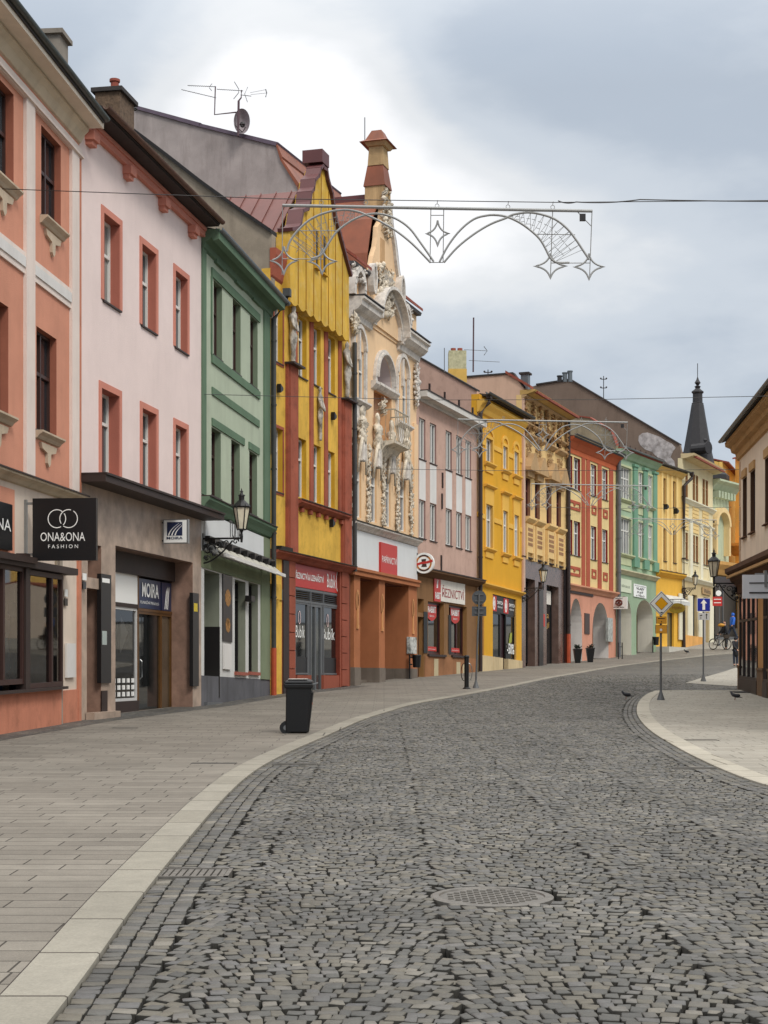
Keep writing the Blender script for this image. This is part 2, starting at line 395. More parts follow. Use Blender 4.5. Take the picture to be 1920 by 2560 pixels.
        for t in trans:
            c = z0+(z1-z0)*t; s.bx(mb, u0+fw, u1-fw, n0, n1+.006, c-fw*.6, c+fw*.6)
        w = mb.build(name, fm, s.root, fix=False)
        g = MB(); g.face([s.p(u0, -d-.012, z0), s.p(u1, -d-.012, z0), s.p(u1, -d-.012, z1), s.p(u0, -d-.012, z1)])
        g.build('pane', glass, w, fix=False)
        if sill:
            sb = MB(); s.prism_u(sb, [(-d+.05, z0-.05), (sn, z0-.05), (sn, z0-.01), (-d+.05, z0+.02)], u0-.06*sill, u1+.06*sill)
            sb.build('sill', sillm or ZINC, w)
        return w
    def surround(s, u0, u1, z0, z1, w, m, n=.025, bottom=True, name='window_surround'):
        b = [(u0-w, u0, .0, n, z0-(w if bottom else 0), z1+w), (u1, u1+w, .0, n, z0-(w if bottom else 0), z1+w), (u0, u1, .0, n, z1, z1+w)]
        if bottom: b.append((u0, u1, .0, n, z0-w, z0))
        return s.part(name, m, b)
def moulding(n, z0, z1, steps=3, back=-.02):
    """profile stepping outwards towards the top"""
    P = [(back, z0)]
    for i in range(steps):
        a = n*(i+1)/steps; b = z0+(z1-z0)*(i+.35)/steps; P += [(a*.8 if i < steps-1 else a, b)]
    P += [(n, z1), (back, z1)]
    return P
# ---------------------------------------------------------------- the row of houses on the left
rp = random.Random(3)
def downpipe(H, u, ztop, zbot, n=.12, r=.055, m=None, kick=None, name='downpipe', foot=None):
    mb = MB(); pts = []
    if kick: pts = [H.p(kick[0], kick[1], ztop+.35), H.p(kick[0], kick[1], ztop+.12), H.p(u, n, ztop-.45)]
    else: pts = [H.p(u, n, ztop)]
    pts += [H.p(u, n, zbot+(1.9 if foot else 0))]
    mb.tube(pts, r, 8)
    z = ztop-1.2
    while z > zbot+2.2: mb.tube([H.p(u, n, z), H.p(u, n, z+.06)], r*1.25, 8); z -= 2.1
    if kick: H.bx(mb, kick[0]-.12, kick[0]+.12, kick[1]-.12, kick[1]+.12, ztop+.3, ztop+.55)
    o = mb.build(name, m or DKBR, H.root, smooth=False)
    if foot:
        fb = MB(); fb.tube([H.p(u, n, zbot+1.9), H.p(u, n, zbot)], r*1.15, 8); fb.build('downpipe_foot', foot, o)
    return o
def gutter(H, u0, u1, n, z, m=None, r=.08):
    mb = MB(); K = 8; prof = [(n+r*math.cos(math.pi+math.pi*k/K), z+r*math.sin(math.pi+math.pi*k/K)) for k in range(K+1)]
    prof += [(a*.999+(n-a)*.15, b+.012) for a, b in prof[::-1]]
    H.prism_u(mb, prof, u0, u1); return mb.build('gutter', m or ZINC, H.root)
def plate(H, zm, xl, yt, xr, yb, n, m, name, th=.03, text=None, tm=None, pad=(.1, .1, .2, .2), label=None, parent=None):
    u0, u1, z0, z1 = H.r(zm, xl, yt, xr, yb, n); mb = MB(); H.bx(mb, u0, u1, n-th, n, z0, z1)
    o = mb.build(name, m, parent or H.root)
    if text:
        w, h = u1-u0, z1-z0
        H.text(text, u0+w*pad[0], u1-w*pad[1], z0+h*pad[2], z1-h*pad[3], n+.003, tm, o, ext=.006)
    if label: o['label'] = label
    return o, (u0, u1, z0, z1)
def corbel_shape(H, mb, u0, u1, n, z0, z1, mi=0):
    H.prism_u(mb, [(-.01, z0), (n*.35, z0+.02), (n*.6, z0+(z1-z0)*.4), (n, z0+(z1-z0)*.6), (n, z1), (-.01, z1)], u0, u1, mi)

DP0 = mat('dark green gutter', (58, 66, 62), .5, .2, 3)
# ============ 1 salmon house with white pilasters
SAL = plaster('salmon plaster', (206, 144, 119), .08, .10); CRM = plaster('cream trim plaster', (226, 211, 201), .06, .15)
SALD = plaster('salmon base plaster', (198, 130, 104), .10, .30, dirt=(120, 84, 66), dirt_amt=.3)
def yh1(x): return 34*1102/(1300-x)
H = House('corner_house', 'salmon three-storey house with cream pilasters and brown shop bay, nearest on the left', -500, yh1(-500), 198, 34)
H1 = H; H.fr = .42; Wd = H.W; g = -.3
uR = lambda zm, x, n=0: H.px(zm, x, 0, n)[0]
_, zw1 = H.px('S', 152, 347)[0], H.px('S', 152, 352)[1]
ua, ub, za, zb_ = H.r('S', 103, 312, 152, 536); off = ub-uR('S', 34)
ua2, ub2, za2, zb2 = H.r('S', 93, 816, 143, 1073)
wins1 = []
for k in range(4):
    if ua-off*k < .6: break
    wins1.append((ua-off*k, ub-off*k)); H.win(ua-off*k, ub-off*k, za, zb_, .34, BF, trans=(.55,), sill=1, sn=.04); H.win(ua2-off*k-.05, ub2-off*k-.05, za2, zb2, .34, BF, trans=(.58,), sill=1, sn=.04)
zcor = H.px('S', 190, 330)[1]; zlow = H.px('Z2', 460, 800)[1]; 
H.wall('upper_wall', 0, Wd, zlow-.05, zcor+.1, SAL, plaster('salmon reveal', (160, 98, 78)))
# pilasters, bands
def zat(zm, x, y): return H.px(zm, x, y)[1]
zf1, zf0 = zat('Z1', 440, 845), zat('Z1', 440, 905)
b = []
up = [uR('S', 174), uR('S', 192)]; pw = .42; pu = [(uR('S', 173), uR('S', 191))]; st = uR('S', 173)-uR('S', 56)
for k in range(4): pu.append((uR('S', 58)-off*k, uR('S', 80)-off*k))
for (a, c) in pu:
    if a > 0: H.part('pilaster', CRM, [(a, c, -.01, .07, zlow, zf0)])
H.part('corner_strip', SALD, [(uR('S', 191.5), Wd+.01, -.01, .05, -.2, zf0+.2)])
H.part('frieze_band', CRM, [(0, Wd, -.01, .075, zf0, zf1), (0, Wd, .07, .12, zf0+.02, zf0+.07)])
z1b, z0b = zat('Z1', 400, 1665), zat('Z1', 400, 1778)
bb = [(0, Wd, -.01, .04, z0b, z1b)]
H.part('storey_band', CRM, bb)
sb = []
edges = sorted(pu, key=lambda t: t[0]); 
for i in range(len(edges)-1):
    sb.append((edges[i][1]+.02, edges[i+1][0]-.02, .035, .065, z0b+.12, z1b-.1))
H.part('storey_panel', white, sb)
# cornice: mouldings and the boxed eave
prof = moulding(.22, zf1+.12, zcor+.15, 4); H.part('cornice_moulding', plaster('ochre cream moulding', (214, 199, 174), .08, .3), profs=[(prof, 0, Wd)])
ov = .52; ze = zcor+.17
H.part('eave_box', plaster('beige eave board', (228, 216, 198), .05, .12), [(0, Wd+.05, -.2, ov, ze, ze+.05), (0, Wd+.05, ov-.02, ov+.02, ze-.02, ze+.13)])
H.body([(0, ze+.22), (-4.5, ze+1.6), (-10, ze+.4)], SAL, DKROOF, over=ov+.06, thick=.06)
gutter(H, 0, Wd+.05, ov+.09, ze+.20, DP0)
# corner end of the wall above neighbour
for (a, c) in wins1:
    for (dz, aa, cc) in ((za, a, c), (za2, a-.05+(ua2-ua), c-.05+(ub2-ub))):
        mb = MB(); H.prism_u(mb, moulding(.17, dz-.2, dz-.03, 3), aa-.1, cc+.1)
        H.prism(mb, [(aa+.15, dz-.24), (aa+.22, dz-.36), ((aa+cc)/2-.12, dz-.42), ((aa+cc)/2-.1, dz-.62), ((aa+cc)/2, dz-.70), ((aa+cc)/2+.1, dz-.62), ((aa+cc)/2+.12, dz-.42), (cc-.22, dz-.36), (cc-.15, dz-.24)], -.01, .06)
        mb.build('window_console', plaster('stone cream', (196, 178, 155), .1, .3), H.root)
# lower cornice and ground floor
zc1, zc0 = zat('Z2', 440, 785), zat('Z2', 440, 832)
H.part('shop_cornice', plaster('dusty cream', (196, 180, 155), .1, .35), profs=[(moulding(.22, zc0, zc1, 3), 0, Wd)])
H.part('shop_cornice_cap', DKBR, [(0, Wd, -.02, .25, zc1, zc1+.03)])
ush = uR('A1', 470); 
bu0, bu1, bz0, bz1 = H.r('A1', 285, 760, 470, 1745, .12)   # right shop window
cu0, cu1, cz0, cz1 = H.r('A1', 20, 700, 205, 1720, .12)
zsill = bz0
H.hole(.8, ush-.02, zsill-.05, bz1+.05, .02)
H.wall('ground_floor_wall', 0, Wd, g, zlow-.05, plaster('cream shop wall', (214, 198, 182), .06, .2))
H.holes.pop()
H.part('wall_base', SALD, [(0, ush, -.01, .12, g, zsill-.06), (uR('A1', 510), Wd, -.01, .03, g, zat('A1', 520, 1765))])
H.part('wall_panel', SAL, [(0, uR('A1', 110), -.01, .03, bz1+.25, zc0-.12)])
# shop bay
fr = MB(); gl = []
span = [(-0.02, 0, 0)]
ub_l = uR('A1', 215, .12)
wl = [(cu0-1.9, cu0-.1), (cu0-.02, ub_l-.12), (ub_l+.1, ub_l+.92), (ub_l+1.0, ush-.03)]
x0 = ush-.03; 
def shopwin(H, u0, u1, z0, z1, n, fm, gm, fw=.07, mull=(), parent=None, trans=(), name='shop_window', dp=.08):
    mb = MB(); H.bx(mb, u0, u0+fw, n-dp, n, z0, z1); H.bx(mb, u1-fw, u1, n-dp, n, z0, z1); H.bx(mb, u0+fw, u1-fw, n-dp, n, z0, z0+fw); H.bx(mb, u0+fw, u1-fw, n-dp, n, z1-fw, z1)
    for mu in mull: H.bx(mb, mu-fw/2, mu+fw/2, n-dp, n+.01, z0+fw, z1-fw)
    for t in trans: H.bx(mb, u0+fw, u1-fw, n-dp, n+.005, t-fw/2, t+fw/2)
    w = mb.build(name, fm, parent or H.root, fix=False)
    p = MB(); p.face([H.p(u0, n-dp*.6, z0), H.p(u1, n-dp*.6, z0), H.p(u1, n-dp*.6, z1), H.p(u0, n-dp*.6, z1)]); p.build('pane', gm, w, fix=False)
    return w
BRG = SHOP
shopwin(H, ub_l+.05, ush-.02, bz0, bz1, .16, BF, CLEAR, .1, mull=(uR('A1', 435, .16),))
shopwin(H, cu0-2.6, ub_l-.22, cz0, cz1, .16, BF, CLEAR, .1, mull=(cu0-.05, cu0-1.3))
H.part('display_floor', plaster('display floor', (120, 100, 82)), [(.9, ush-.05, -1.6, .05, zsill-.2, zsill-.06)]); H.part('display_back', plaster('shop interior beige', (150, 138, 120), .2, .2), [(.9, ush-.05, -1.7, -1.6, zsill-.1, bz1+.3)]); H.part('display_side', plaster('shop interior beige', (150, 138, 120)), [(ush-.09, ush-.03, -1.6, .04, zsill-.1, bz1+.3)])
H.part('display_ceiling', plaster('display floor', (120, 100, 82)), [(.9, ush-.05, -1.6, .04, bz1+.02, bz1+.1)])
mbk = mat('mannequin coat', (26, 28, 36), .8); mbl = mat('mannequin blue coat', (52, 74, 96), .8)
for uo_, mt_ in ((ush-1.1, mbk), (ush-2.0, mbl), (ub_l-.9, mbk), (ub_l-1.7, mat('mannequin cream dress', (196, 180, 150), .8))):
    mb = MB(); K_ = 12; prof_ = [(0, .08), (.25, .1), (.45, .24), (.75, .22), (1.0, .17), (1.25, .25), (1.38, .22), (1.45, .07), (1.5, .07), (1.55, .12), (1.7, .12), (1.78, .03)]
    c_ = H.p(uo_, -.55, zsill-.05); mb.lathe(tuple(c_), [(r_, h_) for h_, r_ in prof_], K_); mb.build('mannequin', mt_, H.root, smooth=True)
H.part('bay_post', DKBR, [(ub_l-.22, ub_l+.05, -.01, .2, zsill-.06, bz1+.3)])
H.part('bay_sill', DKBR, [(0, ush+.03, -.02, .26, zsill-.06, zsill-.005)])
H.part('bay_hood', DKBR, [(0, uR('A1', 540), -.02, .3, bz1+.02, bz1+.16), (0, ub_l, .0, .36, bz1+.10, bz1+.22)])
downpipe(H, ush+.08, zc0, 0, .07, .05, plaster('weathered pipe', (150, 140, 128)))
o, _ = plate(H, 'Z2', -120, 780, 72, 1062, .12, mat('sign black', (14, 14, 16), .4), 'shop_sign', .1)
H.text('ONA&ONA', *(lambda r: (r[1]-3.1, r[1]-.12, r[2]+.35, r[3]-.3))(_), .123, SIGNW, o)
plate(H, 'Z2', 388, 1632, 436, 1830, .06, white, 'meter_cabinet', .05)
plate(H, 'Z2', 375, 1372, 391, 1415, .045, mat('plaque black', (25, 27, 32), .3), 'house_number', .02)
plate(H, 'Z2', 376, 1320, 391, 1362, .045, SIGNW, 'street_plaque', .02)
# chimneys
def chimney(H, u, n, w, dpt, z0, z1, m, cap=None, name='chimney', pots=0, mcap=None):
    mb = MB(); H.bx(mb, u, u+w, n-dpt, n, z0, z1); o = mb.build(name, m, H.root)
    if cap:
        cb = MB(); H.bx(cb, u-.08, u+w+.08, n-dpt-.08, n+.08, z1, z1+.1); cb.build('chimney_cap', mcap or cap, o)
    if pots:
        pb = MB()
        for k in range(pots): pb.lathe(H.p(u+w*(k+.5)/pots, n-dpt/2, z1+.1), [(.1, 0), (.1, .3), (.13, .32), (.13, .38)], 10)
        pb.build('chimney_pot', mat('terracotta', (140, 70, 55), .8), o)
    return o
BRICK = mat('old brick', (104, 84, 66), .9, .5, 9, .8, 20); STUC = plaster('grey stucco', (140, 132, 122), .2, .5)
sf = H.side(Wd-.9); a0, zz0 = sf.px('Z1', 225, 330); a1, zz1 = sf.px('Z1', 345, 195)
chimney(H, Wd-.9, a1, .6, a1-a0, ze-1, zz1, STUC, cap=STUC)

# ============ 2 pale pink house with stone shop front
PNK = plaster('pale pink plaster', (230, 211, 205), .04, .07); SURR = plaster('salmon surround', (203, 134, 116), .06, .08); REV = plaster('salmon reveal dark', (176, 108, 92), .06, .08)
H = House('pink_house', 'pale pink house with salmon window surrounds above a stone clad shop', 198.3, 34, 503, 42.8, [(248, 501, 430, 651), (243, 932.5, 430, 1027), (195, 1173, 500, 1277)])
H2 = H; H.fr = .66; Wd = H.W
zcan = H.px('Z2', 450, 655)[1]
_, _, zl, zt = H.r('Z1', 592, 1222, 600, 1725); zcl = lambda zm, x, y: H.px(zm, x, y)[1]
for (a, b_) in ((595, 688), (815, 897), (1008, 1078)):
    u0 = H.px('Z1', a, 0)[0]; u1 = H.px('Z1', b_, 0)[0]; H.win(u0, u1, zl, zt, .34, WF, mull=1, trans=(.6,), sill=1, sillm=DKBR, sn=.05)
    H.surround(u0, u1, zl, zt, .15, SURR, bottom=False)
_, _, zl2, zt2 = H.r('Z2', 582, 160, 590, 640)
for (a, b_) in ((582, 685), (817, 898), (1008, 1073)):
    u0 = H.px('Z2', a, 0)[0]; u1 = H.px('Z2', b_, 0)[0]; H.win(u0, u1, zcan+.08, zt2, .34, WF, mull=1, trans=(.66,))
    H.surround(u0, u1, zcan+.1, zt2, .15, SURR, bottom=False)
zbeam1, zbeam0 = H.px('Z1', 520, 715)[1], H.px('Z1', 520, 780)[1]
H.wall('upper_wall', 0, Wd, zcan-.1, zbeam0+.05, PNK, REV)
H.part('cornice_beam', SURR, [(0, Wd, -.3, .12, zbeam0, zbeam1), (0, Wd, .1, .16, zbeam1-.1, zbeam1)])
for (a, b_) in ((512, 560), (728, 770), (932, 968), (1102, 1135)):
    u0 = H.px('Z1', a, 0, .1)[0]; mb = MB(); H.bx(mb, u0, u0+.38, -.01, .22, zbeam0-.2, zbeam0-.0); H.bx(mb, u0+.04, u0+.34, -.01, .16, zbeam0-.3, zbeam0-.2); mb.build('corbel', SURR, H.root)
ze = zbeam1+.02
H.part('eave_soffit', mat('dark timber', (44, 32, 28), .8, .3, 4), [(0, Wd, .1, .52, ze, ze+.06), (0, Wd, -.1, .1, ze, ze+.12)])
H.body([(0, ze+.17), (-5, ze+2.2), (-10, ze)], PNK, DKROOF, over=.55, thick=.1)
gutter(H, 0, Wd, .62, ze+.12, mat('rusty gutter', (92, 62, 46), .7, .3, 5))
# tiles edge seen from below
# canopy
un = H.px('Z2', 1238, 0)[0]
H.part('canopy', DKBR, [(-.02, Wd+.15, -.05, .62, zcan-.17, zcan+.0), (-.02, Wd+.15, -.05, .66, zcan-.02, zcan+.03)])
STONE = mat('veined stone cladding', (174, 153, 136), .45, .34, 2.2, .1, 30, .25); STONED = mat('polished brown stone', (150, 120, 104), .3, .35, 2.6, 0, 30, .2)
zg = -.3
# recess of the shop
ru0, ru1, rz0, rz1 = H.r('Z2', 665, 1068, 1110, 1900); rz0 = -.05
du0, du1, dz0, dz1 = H.r('Z2', 500, 1312, 583, 2030); nu0, nu1, nz0, nz1 = H.r('Z2', 505, 1055, 583, 1250)
H.hole(ru0, ru1, rz0, rz1, .62); H.hole(du0, du1, .15, dz1, .55); H.hole(nu0, nu1, nz0, nz1, .5)
H.wall('stone_shopfront_wall', 0, Wd, zg, zcan-.12, STONE, STONED)
mb = MB(); H.bx(mb, du0, du1, -.6, -.53, .15, dz1); mb.build('glass_side_door', SHOP, H.root)
mb = MB(); H.bx(mb, nu0, nu1, -.6, -.48, nz0, nz1); mb.build('transom_window', DF, H.root)
# shop front inside the recess
n = -.6; T = lambda x, y: H.px('Z2', x, y, n)
BRZ = mat('bronze frame', (110, 76, 38), .4, .2, 4, metal=.4)
a, ztr = T(790, 1425); 
ur = ru1+.02
zlint = T(800, 1245)[1]
H.part('recess_lintel', DKBR, [(ru0, ru1, -.62, -.5, zlint, rz1)])
um1, um2 = T(792, 0)[0], T(928, 0)[0]
zmid = T(795, 1432)[1]
W_ = shopwin(H, ru0+.02, um1-.02, .35, zmid, n, mat('white frame post', (200, 200, 198), .4), CLEAR, .07)
H.part('display_back', plaster('dim shop interior', (84, 80, 76), .3, .2), [(ru0, um1, -2.0, -1.9, 0, zmid), (ru0, um1, -1.9, n-.1, .2, .5), (um1-.06, um1, -1.9, n-.1, .3, zmid)])
for uo_ in (ru0+.5, ru0+1.2):
    mb = MB(); c_ = H.p(uo_, -1.1, .6); mb.lathe(tuple(c_), [(.03, 0), (.03, .7), (.15, .75), (.14, 1.0), (.19, 1.25), (.16, 1.35), (.05, 1.42)], 10); mb.build('torso_form', mat('white torso form', (200, 200, 198), .6), H.root, smooth=True)
mb = MB(); c_ = H.px('A1', 1040, 1130, n-.2); uu_, zz2 = c_; mb.tube([H.p(uu_, n-.3, zz2), H.p(uu_+.1, n-.3, zz2-.45), H.p(uu_, n-.3, zz2-.95)], [.01, .16, .01], 4); mb.build('star_ornament', mat('white torso form', (200, 200, 198)), H.root)
for z_, w__ in ((.95, .5), (1.15, .3)): H.text('moira' if w__ == .5 else '*', ru0+.25, ru0+.25+w__, z_, z_+.1, n-.03, SIGNW, W_)
H.part('shop_fascia_board', SIGNW, [(ru0+.01, um1-.02, n-.05, n+.01, zmid+.1, zlint)])
H.part('shop_fascia_rail', DKBR, [(ru0+.01, um1-.02, n-.05, n+.03, zmid, zmid+.1)])
mb = MB()
for j in range(3):
    for k in range(9): u = ru0+.12+k*(um1-ru0-.2)/9; H.bx(mb, u, u+.13, n-.02, n+.015, .47+j*.17, .58+j*.17)
mb.build('window_grid_sticker', SIGNW, H.root)
H.part('shop_plinth', DKBR, [(ru0, um1, n-.1, n+.04, -.1, .35)])
NAVY = mat('navy sign', (32, 42, 74), .35)
_, zd1 = T(800, 1445); _, zd0 = T(800, 1968)
o_ = shopwin(H, um1, um2, .02, zd1, n, BRZ, SHOP, .07, name='shop_door'); mb = MB(); mb.tube([H.p(um1+.14, n+.02, .9), H.p(um1+.14, n+.07, .95), H.p(um1+.14, n+.07, 1.35), H.p(um1+.14, n+.02, 1.4)], .015, 6); mb.build('door_handle', STEEL, o_); shopwin(H, um2, ur, .02, zd1, n, BRZ, mat('amber glass', (86, 74, 58), .1, .3), .07, name='shop_side_light')
for (ua_, ub_, txt) in ((um1, um2, 1), (um2, ur, 0)):
    mb = MB(); H.bx(mb, ua_+.05, ub_-.05, n-.03, n, zd1+.08, zlint-.05); o = mb.build('shop_sign', NAVY, H.root)
    if txt:
        w = ub_-ua_; h = zlint-zd1
        H.text('MOIRA', ua_+w*.17, ub_-w*.12, zd1+h*.42, zd1+h*.84, n+.003, SIGNW, o, bold=True); H.text('FUNKČNÍ PRÁDLO', ua_+w*.1, ub_-w*.12, zd1+h*.22, zd1+h*.33, n+.003, SIGNW, o)
    else:
        w = ub_-ua_; mb = MB()
        for k in range(3):
            t = [(ua_+w*(.3+.12*k), zd1+.12), (ua_+w*(.36+.12*k), zd1+.12), (ua_+w*(.5+.1*k), zlint-.35), (ua_+w*(.62+.08*k), zlint-.14), (ua_+w*(.44+.1*k), zlint-.3)]
            mb.face([H.p(u, n+.004+.002*k, z) for u, z in t])
        mb.build('shop_emblem', SIGNW, o, fix=False)
H.part('shop_door_frame', BRZ, [(um1-.02, um1+.03, n-.06, n+.03, 0, zlint), (um1, ur, n-.06, n+.02, zd1, zd1+.07)])
plate(H, 'Z2', 583, 1230, 641, 1862, .06, DF, 'display_case', .1); plate(H, 'Z2', 590, 1560, 616, 1640, .065, plaster('poster paper', (170, 180, 175)), 'poster', .01)
plate(H, 'Z2', 590, 1255, 632, 1280, .065, SIGNW, 'display_case_header', .01)
plate(H, 'Z2', 1112, 1340, 1146, 1880, .06, DF, 'display_case', .1); plate(H, 'Z2', 1118, 1400, 1138, 1448, .065, mat('yellow sticker', (205, 180, 40), .5), 'sticker', .01)
plate(H, 'Z2', 588, 1905, 620, 2030, .03, DKBR, 'service_flap', .03)
plate(H, 'A1', 697, 780, 726, 838, .05, SIGNW, 'street_plaque', .02); plate(H, 'A1', 697, 850, 722, 912, .05, mat('plaque black', (25, 27, 32), .3), 'house_number', .02)
H.part('stone_step', STONE, [(du0-.1, ru0-.25, .02, .22, -.2, .18)])
# chimney (old brick) on the roof
sf = H.side(3.0); a0, _ = sf.px('Z1', 500, 0); a1, zt_ = sf.px('Z1', 690, 490)
chimney(H, 3.0, a1, 1.0, (a1-a0)*.75, ze, zt_-.1, BRICK, cap=DKROOF, pots=1)

# ============ 3 green house
GRN = plaster('light green plaster', (176, 186, 164), .06, .15); GRD = plaster('dark green trim', (98, 121, 99), .08, .2); GRR = plaster('green reveal', (118, 132, 110), .06, .15)
H = House('green_house', 'green house with dark green trim and white fascia, beside the pink house', 503.3, 42.8, 675, 50.5, [(532, 681, 645, 794), (501, 1247, 675, 1323)])
H3 = H; H.fr = .80; Wd = H.W
_, _, zl, zt = H.r('Z1', 1232, 1612, 1240, 2040)
for (a, b_) in ((1230, 1279), (1341, 1386), (1441, 1484)):
    u0 = H.px('Z1', a, 0)[0]; u1 = H.px('Z1', b_, 0)[0]; H.win(u0, u1, zl, zt, .38, BF, mull=1, trans=(.62,), sill=1, sillm=DKBR, sn=.03)
zsl = H.px('Z2', 1220, 800)[1]; _, zt2 = H.px('Z2', 1218, 385)
for (a, b_) in ((1218, 1272), (1332, 1382), (1436, 1481)):
    u0 = H.px('Z2', a, 0)[0]; u1 = H.px('Z2', b_, 0)[0]; H.win(u0, u1, zsl+.12, zt2, .38, BF, mull=1, trans=(.62,), sill=1, sillm=DKBR, sn=.03)
ztop = H.px('Z1', 1165, 1395)[1]
H.wall('upper_wall', 0, Wd, zsl-.2, ztop, GRN, GRR)
u0, u1 = H.px('Z1', 1218, 0)[0], H.px('Z1', 1490, 0)[0]
H.part('window_band', GRD, [(u0-.05, u1+.05, -.01, .05, zt+.02, zt+.28), (u0-.05, u1+.05, -.01, .05, zl-.3, zl-.06), (u0-.08, u0-.0, -.01, .04, zl-.06, zt+.02)])
_, _, s0, s1 = H.r('Z2', 1220, 155, 1484, 200); H.part('storey_band', GRD, [(u0, u1, -.01, .04, s0, s1)])
H.part('window_head', GRD, [(u0, u0+(u1-u0)*.66, -.01, .04, zt2+.04, zt2+.26), (u0+(u1-u0)*.76, u1, -.01, .04, zt2+.04, zt2+.26)])
for (a, b_) in ((0, H.px('Z1', 1181, 0)[0]), (H.px('Z1', 1516, 0)[0], Wd-.12)): H.part('corner_pilaster', GRD, [(a, b_, -.01, .045, zsl, ztop)])
zc0 = H.px('Z1', 1168, 1440)[1]
H.part('cornice', GRD, profs=[([(-.02, zc0), (.08, zc0+.05), (.12, zc0+.2), (.3, zc0+.3), (.34, ztop), (.5, ztop+.05), (.52, ztop+.33), (-.02, ztop+.33)], 0, Wd)])
mb = MB()
for x, y in ((1232, 1480), (1348, 1595), (1448, 1695)):
    u, z = H.px('Z1', x, y); H.bx(mb, u, u+.95, -.01, .09, z-.16, z)
mb.build('cornice_block', GRD, H.root)
ze = ztop+.35
H.body([(0, ze), (-5, ze+2.5), (-10, ze)], GRN, DKROOF, over=.45, thick=.08)
gutter(H, 0, Wd+.35, .52, ze+.0, ZINC, .1)
H.part('ledge', GRD, profs=[(moulding(.24, zsl-.42, zsl-.06, 3), 0, Wd)]); H.part('ledge_flashing', DKBR, [(0, Wd, -.02, .28, zsl-.06, zsl-.03)])
zf = zsl-.45; z_f0 = H.px('Z2', 1180, 1095)[1]
# ground floor openings
d0 = H.r('Z2', 1176, 1205, 1264, 1940); w1 = H.r('Z2', 1352, 1262, 1414, 1795); w2 = H.r('Z2', 1432, 1278, 1486, 1795)
gb = H.px('Z2', 1290, 1825)[1]
H.hole(d0[0], d0[1], .25, d0[3], .5); 
H.win(w1[0], w1[1], w1[2], w1[3], .42, DF, mull=0, trans=(.8,), glass=SHOP); H.win(w2[0], w2[1], w2[2], w2[3], .42, DF, mull=0, trans=(.8,), glass=SHOP)
SAGE = plaster('sage green plaster', (124, 134, 108), .08, .2); OFFW = plaster('off white wall', (205, 205, 202), .05, .2); GSR = plaster('grey green reveal', (138, 142, 126), .08, .2)
H.wall('ground_floor_wall', 0, Wd, gb, zf, OFFW, GSR)
H.wall('wall_base', 0, Wd, -.3, gb, plaster('grey base plaster', (100, 100, 104), .15, .5), plaster('dark grey reveal', (62, 64, 66)))
zl_ = H.px('Z2', 1168, 1150)[1]; zl0 = H.px('Z2', 1168, 1195)[1]
H.part('lintel_band', SAGE, [(0, Wd-.1, -.01, .03, zl0, z_f0-.05)])
H.part('corner_pilaster', SAGE, [(H.px('Z2', 1500, 0)[0], Wd-.1, -.01, .035, gb, zf)])
H.part('fascia_board', plaster('white fascia', (214, 216, 216), .03, .06), [(H.px('Z2', 1172, 0)[0], H.px('Z2', 1508, 0)[0], -.01, .06, z_f0, zf-.03)])
H.part('glass_door', SHOP, [(d0[0], d0[1], -.55, -.48, .25, d0[3]), ]); H.part('door_steps', GREY, [(d0[0], d0[1], -.5, .1, -.2, .12), (d0[0], d0[1], -.5, -.1, .12, .28)])
H.part('door_frame', BRZ if False else DF, [(d0[1]-.07, d0[1]-.01, -.48, .02, .25, 2.3)])
o, _ = plate(H, 'Z2', 1286, 1232, 1339, 1620, .04, mat('menu poster black', (38, 34, 34), .4), 'menu_poster', .03)
mb = MB(); uu = (_[0]+_[1])/2; wq = (_[1]-_[0])
for (fz, r_, m_) in ((.66, .26, 0), (.25, .22, 0), (.30, .12, 0)):
    zz = _[2]+(_[3]-_[2])*fz; mb.face([H.p(uu+math.cos(t*.7)*r_*wq*1.2, .045, zz+math.sin(t*.7)*r_) for t in range(9)])
mb.build('food_picture', mat('food ochre', (168, 120, 60), .6, .8, 20), o, fix=False)
plate(H, 'Z2', 1292, 1632, 1334, 1780, .06, white, 'meter_cabinet', .05)
H.part('window_sill', mat('terracotta sill', (150, 82, 66), .7), [(w1[0]-.05, w1[1]+.05, -.1, .08, w1[2]-.1, w1[2]), (w2[0]-.05, w2[1]+.05, -.1, .08, w2[2]-.1, w2[2])])
plate(H, 'A2', 968, 968, 998, 1016, .25, DF, 'wall_lantern', .2)
# writing behind the lamp on the fascia
uu, zz = H.px('A3', 0, 0); u, z = H.px('Z2', 1312, 1020)
H.text('TULIA', u-.1, u+1.3, z, z+.5, .065, DF, H.root, name='fascia_lettering')
# awning: cassette rail, arms and folded cloth
ua_, za_ = H.px('Z2', 1240, 1055); 
AW = mat('awning cloth', (176, 172, 160), .8, .12, 3); aw = MB()
z0 = H.px('Z2', 1200, 1010)[1]-.12; 
mb = MB(); H.bx(mb, .15, Wd-.1, .06, .2, z0-.1, z0+.05)
for k in range(9): u = .2+k*(Wd-.4)/8.5; H.bx(mb, u, u+.06, .15, .34, z0-.2, z0-.02)
o = mb.build('awning_rail', DF, H.root)
aw.hexa([H.p(.5, .2, z0-.2), H.p(Wd-.15, .2, z0-.2), H.p(Wd-.15, .5, z0-.45), H.p(.5, .5, z0-.45), H.p(.5, .2, z0-.17), H.p(Wd-.15, .2, z0-.17), H.p(Wd-.15, .5, z0-.42), H.p(.5, .5, z0-.42)])
aw.build('awning', AW, H.root)
H.part('awning_front_bar', white, [(.5, Wd-.12, .5, .56, z0-.5, z0-.4)])
mb = MB()
for u in (1.2, Wd-1.2): mb.tube([H.p(u, .15, z0-.3), H.p(u-.6, .4, z0-.42), H.p(u, .62, z0-.5)], .03, 6)
mb.build('awning_arm', white, H.root)
DP = mat('dark downpipe', (58, 58, 56), .5, .3, 3)
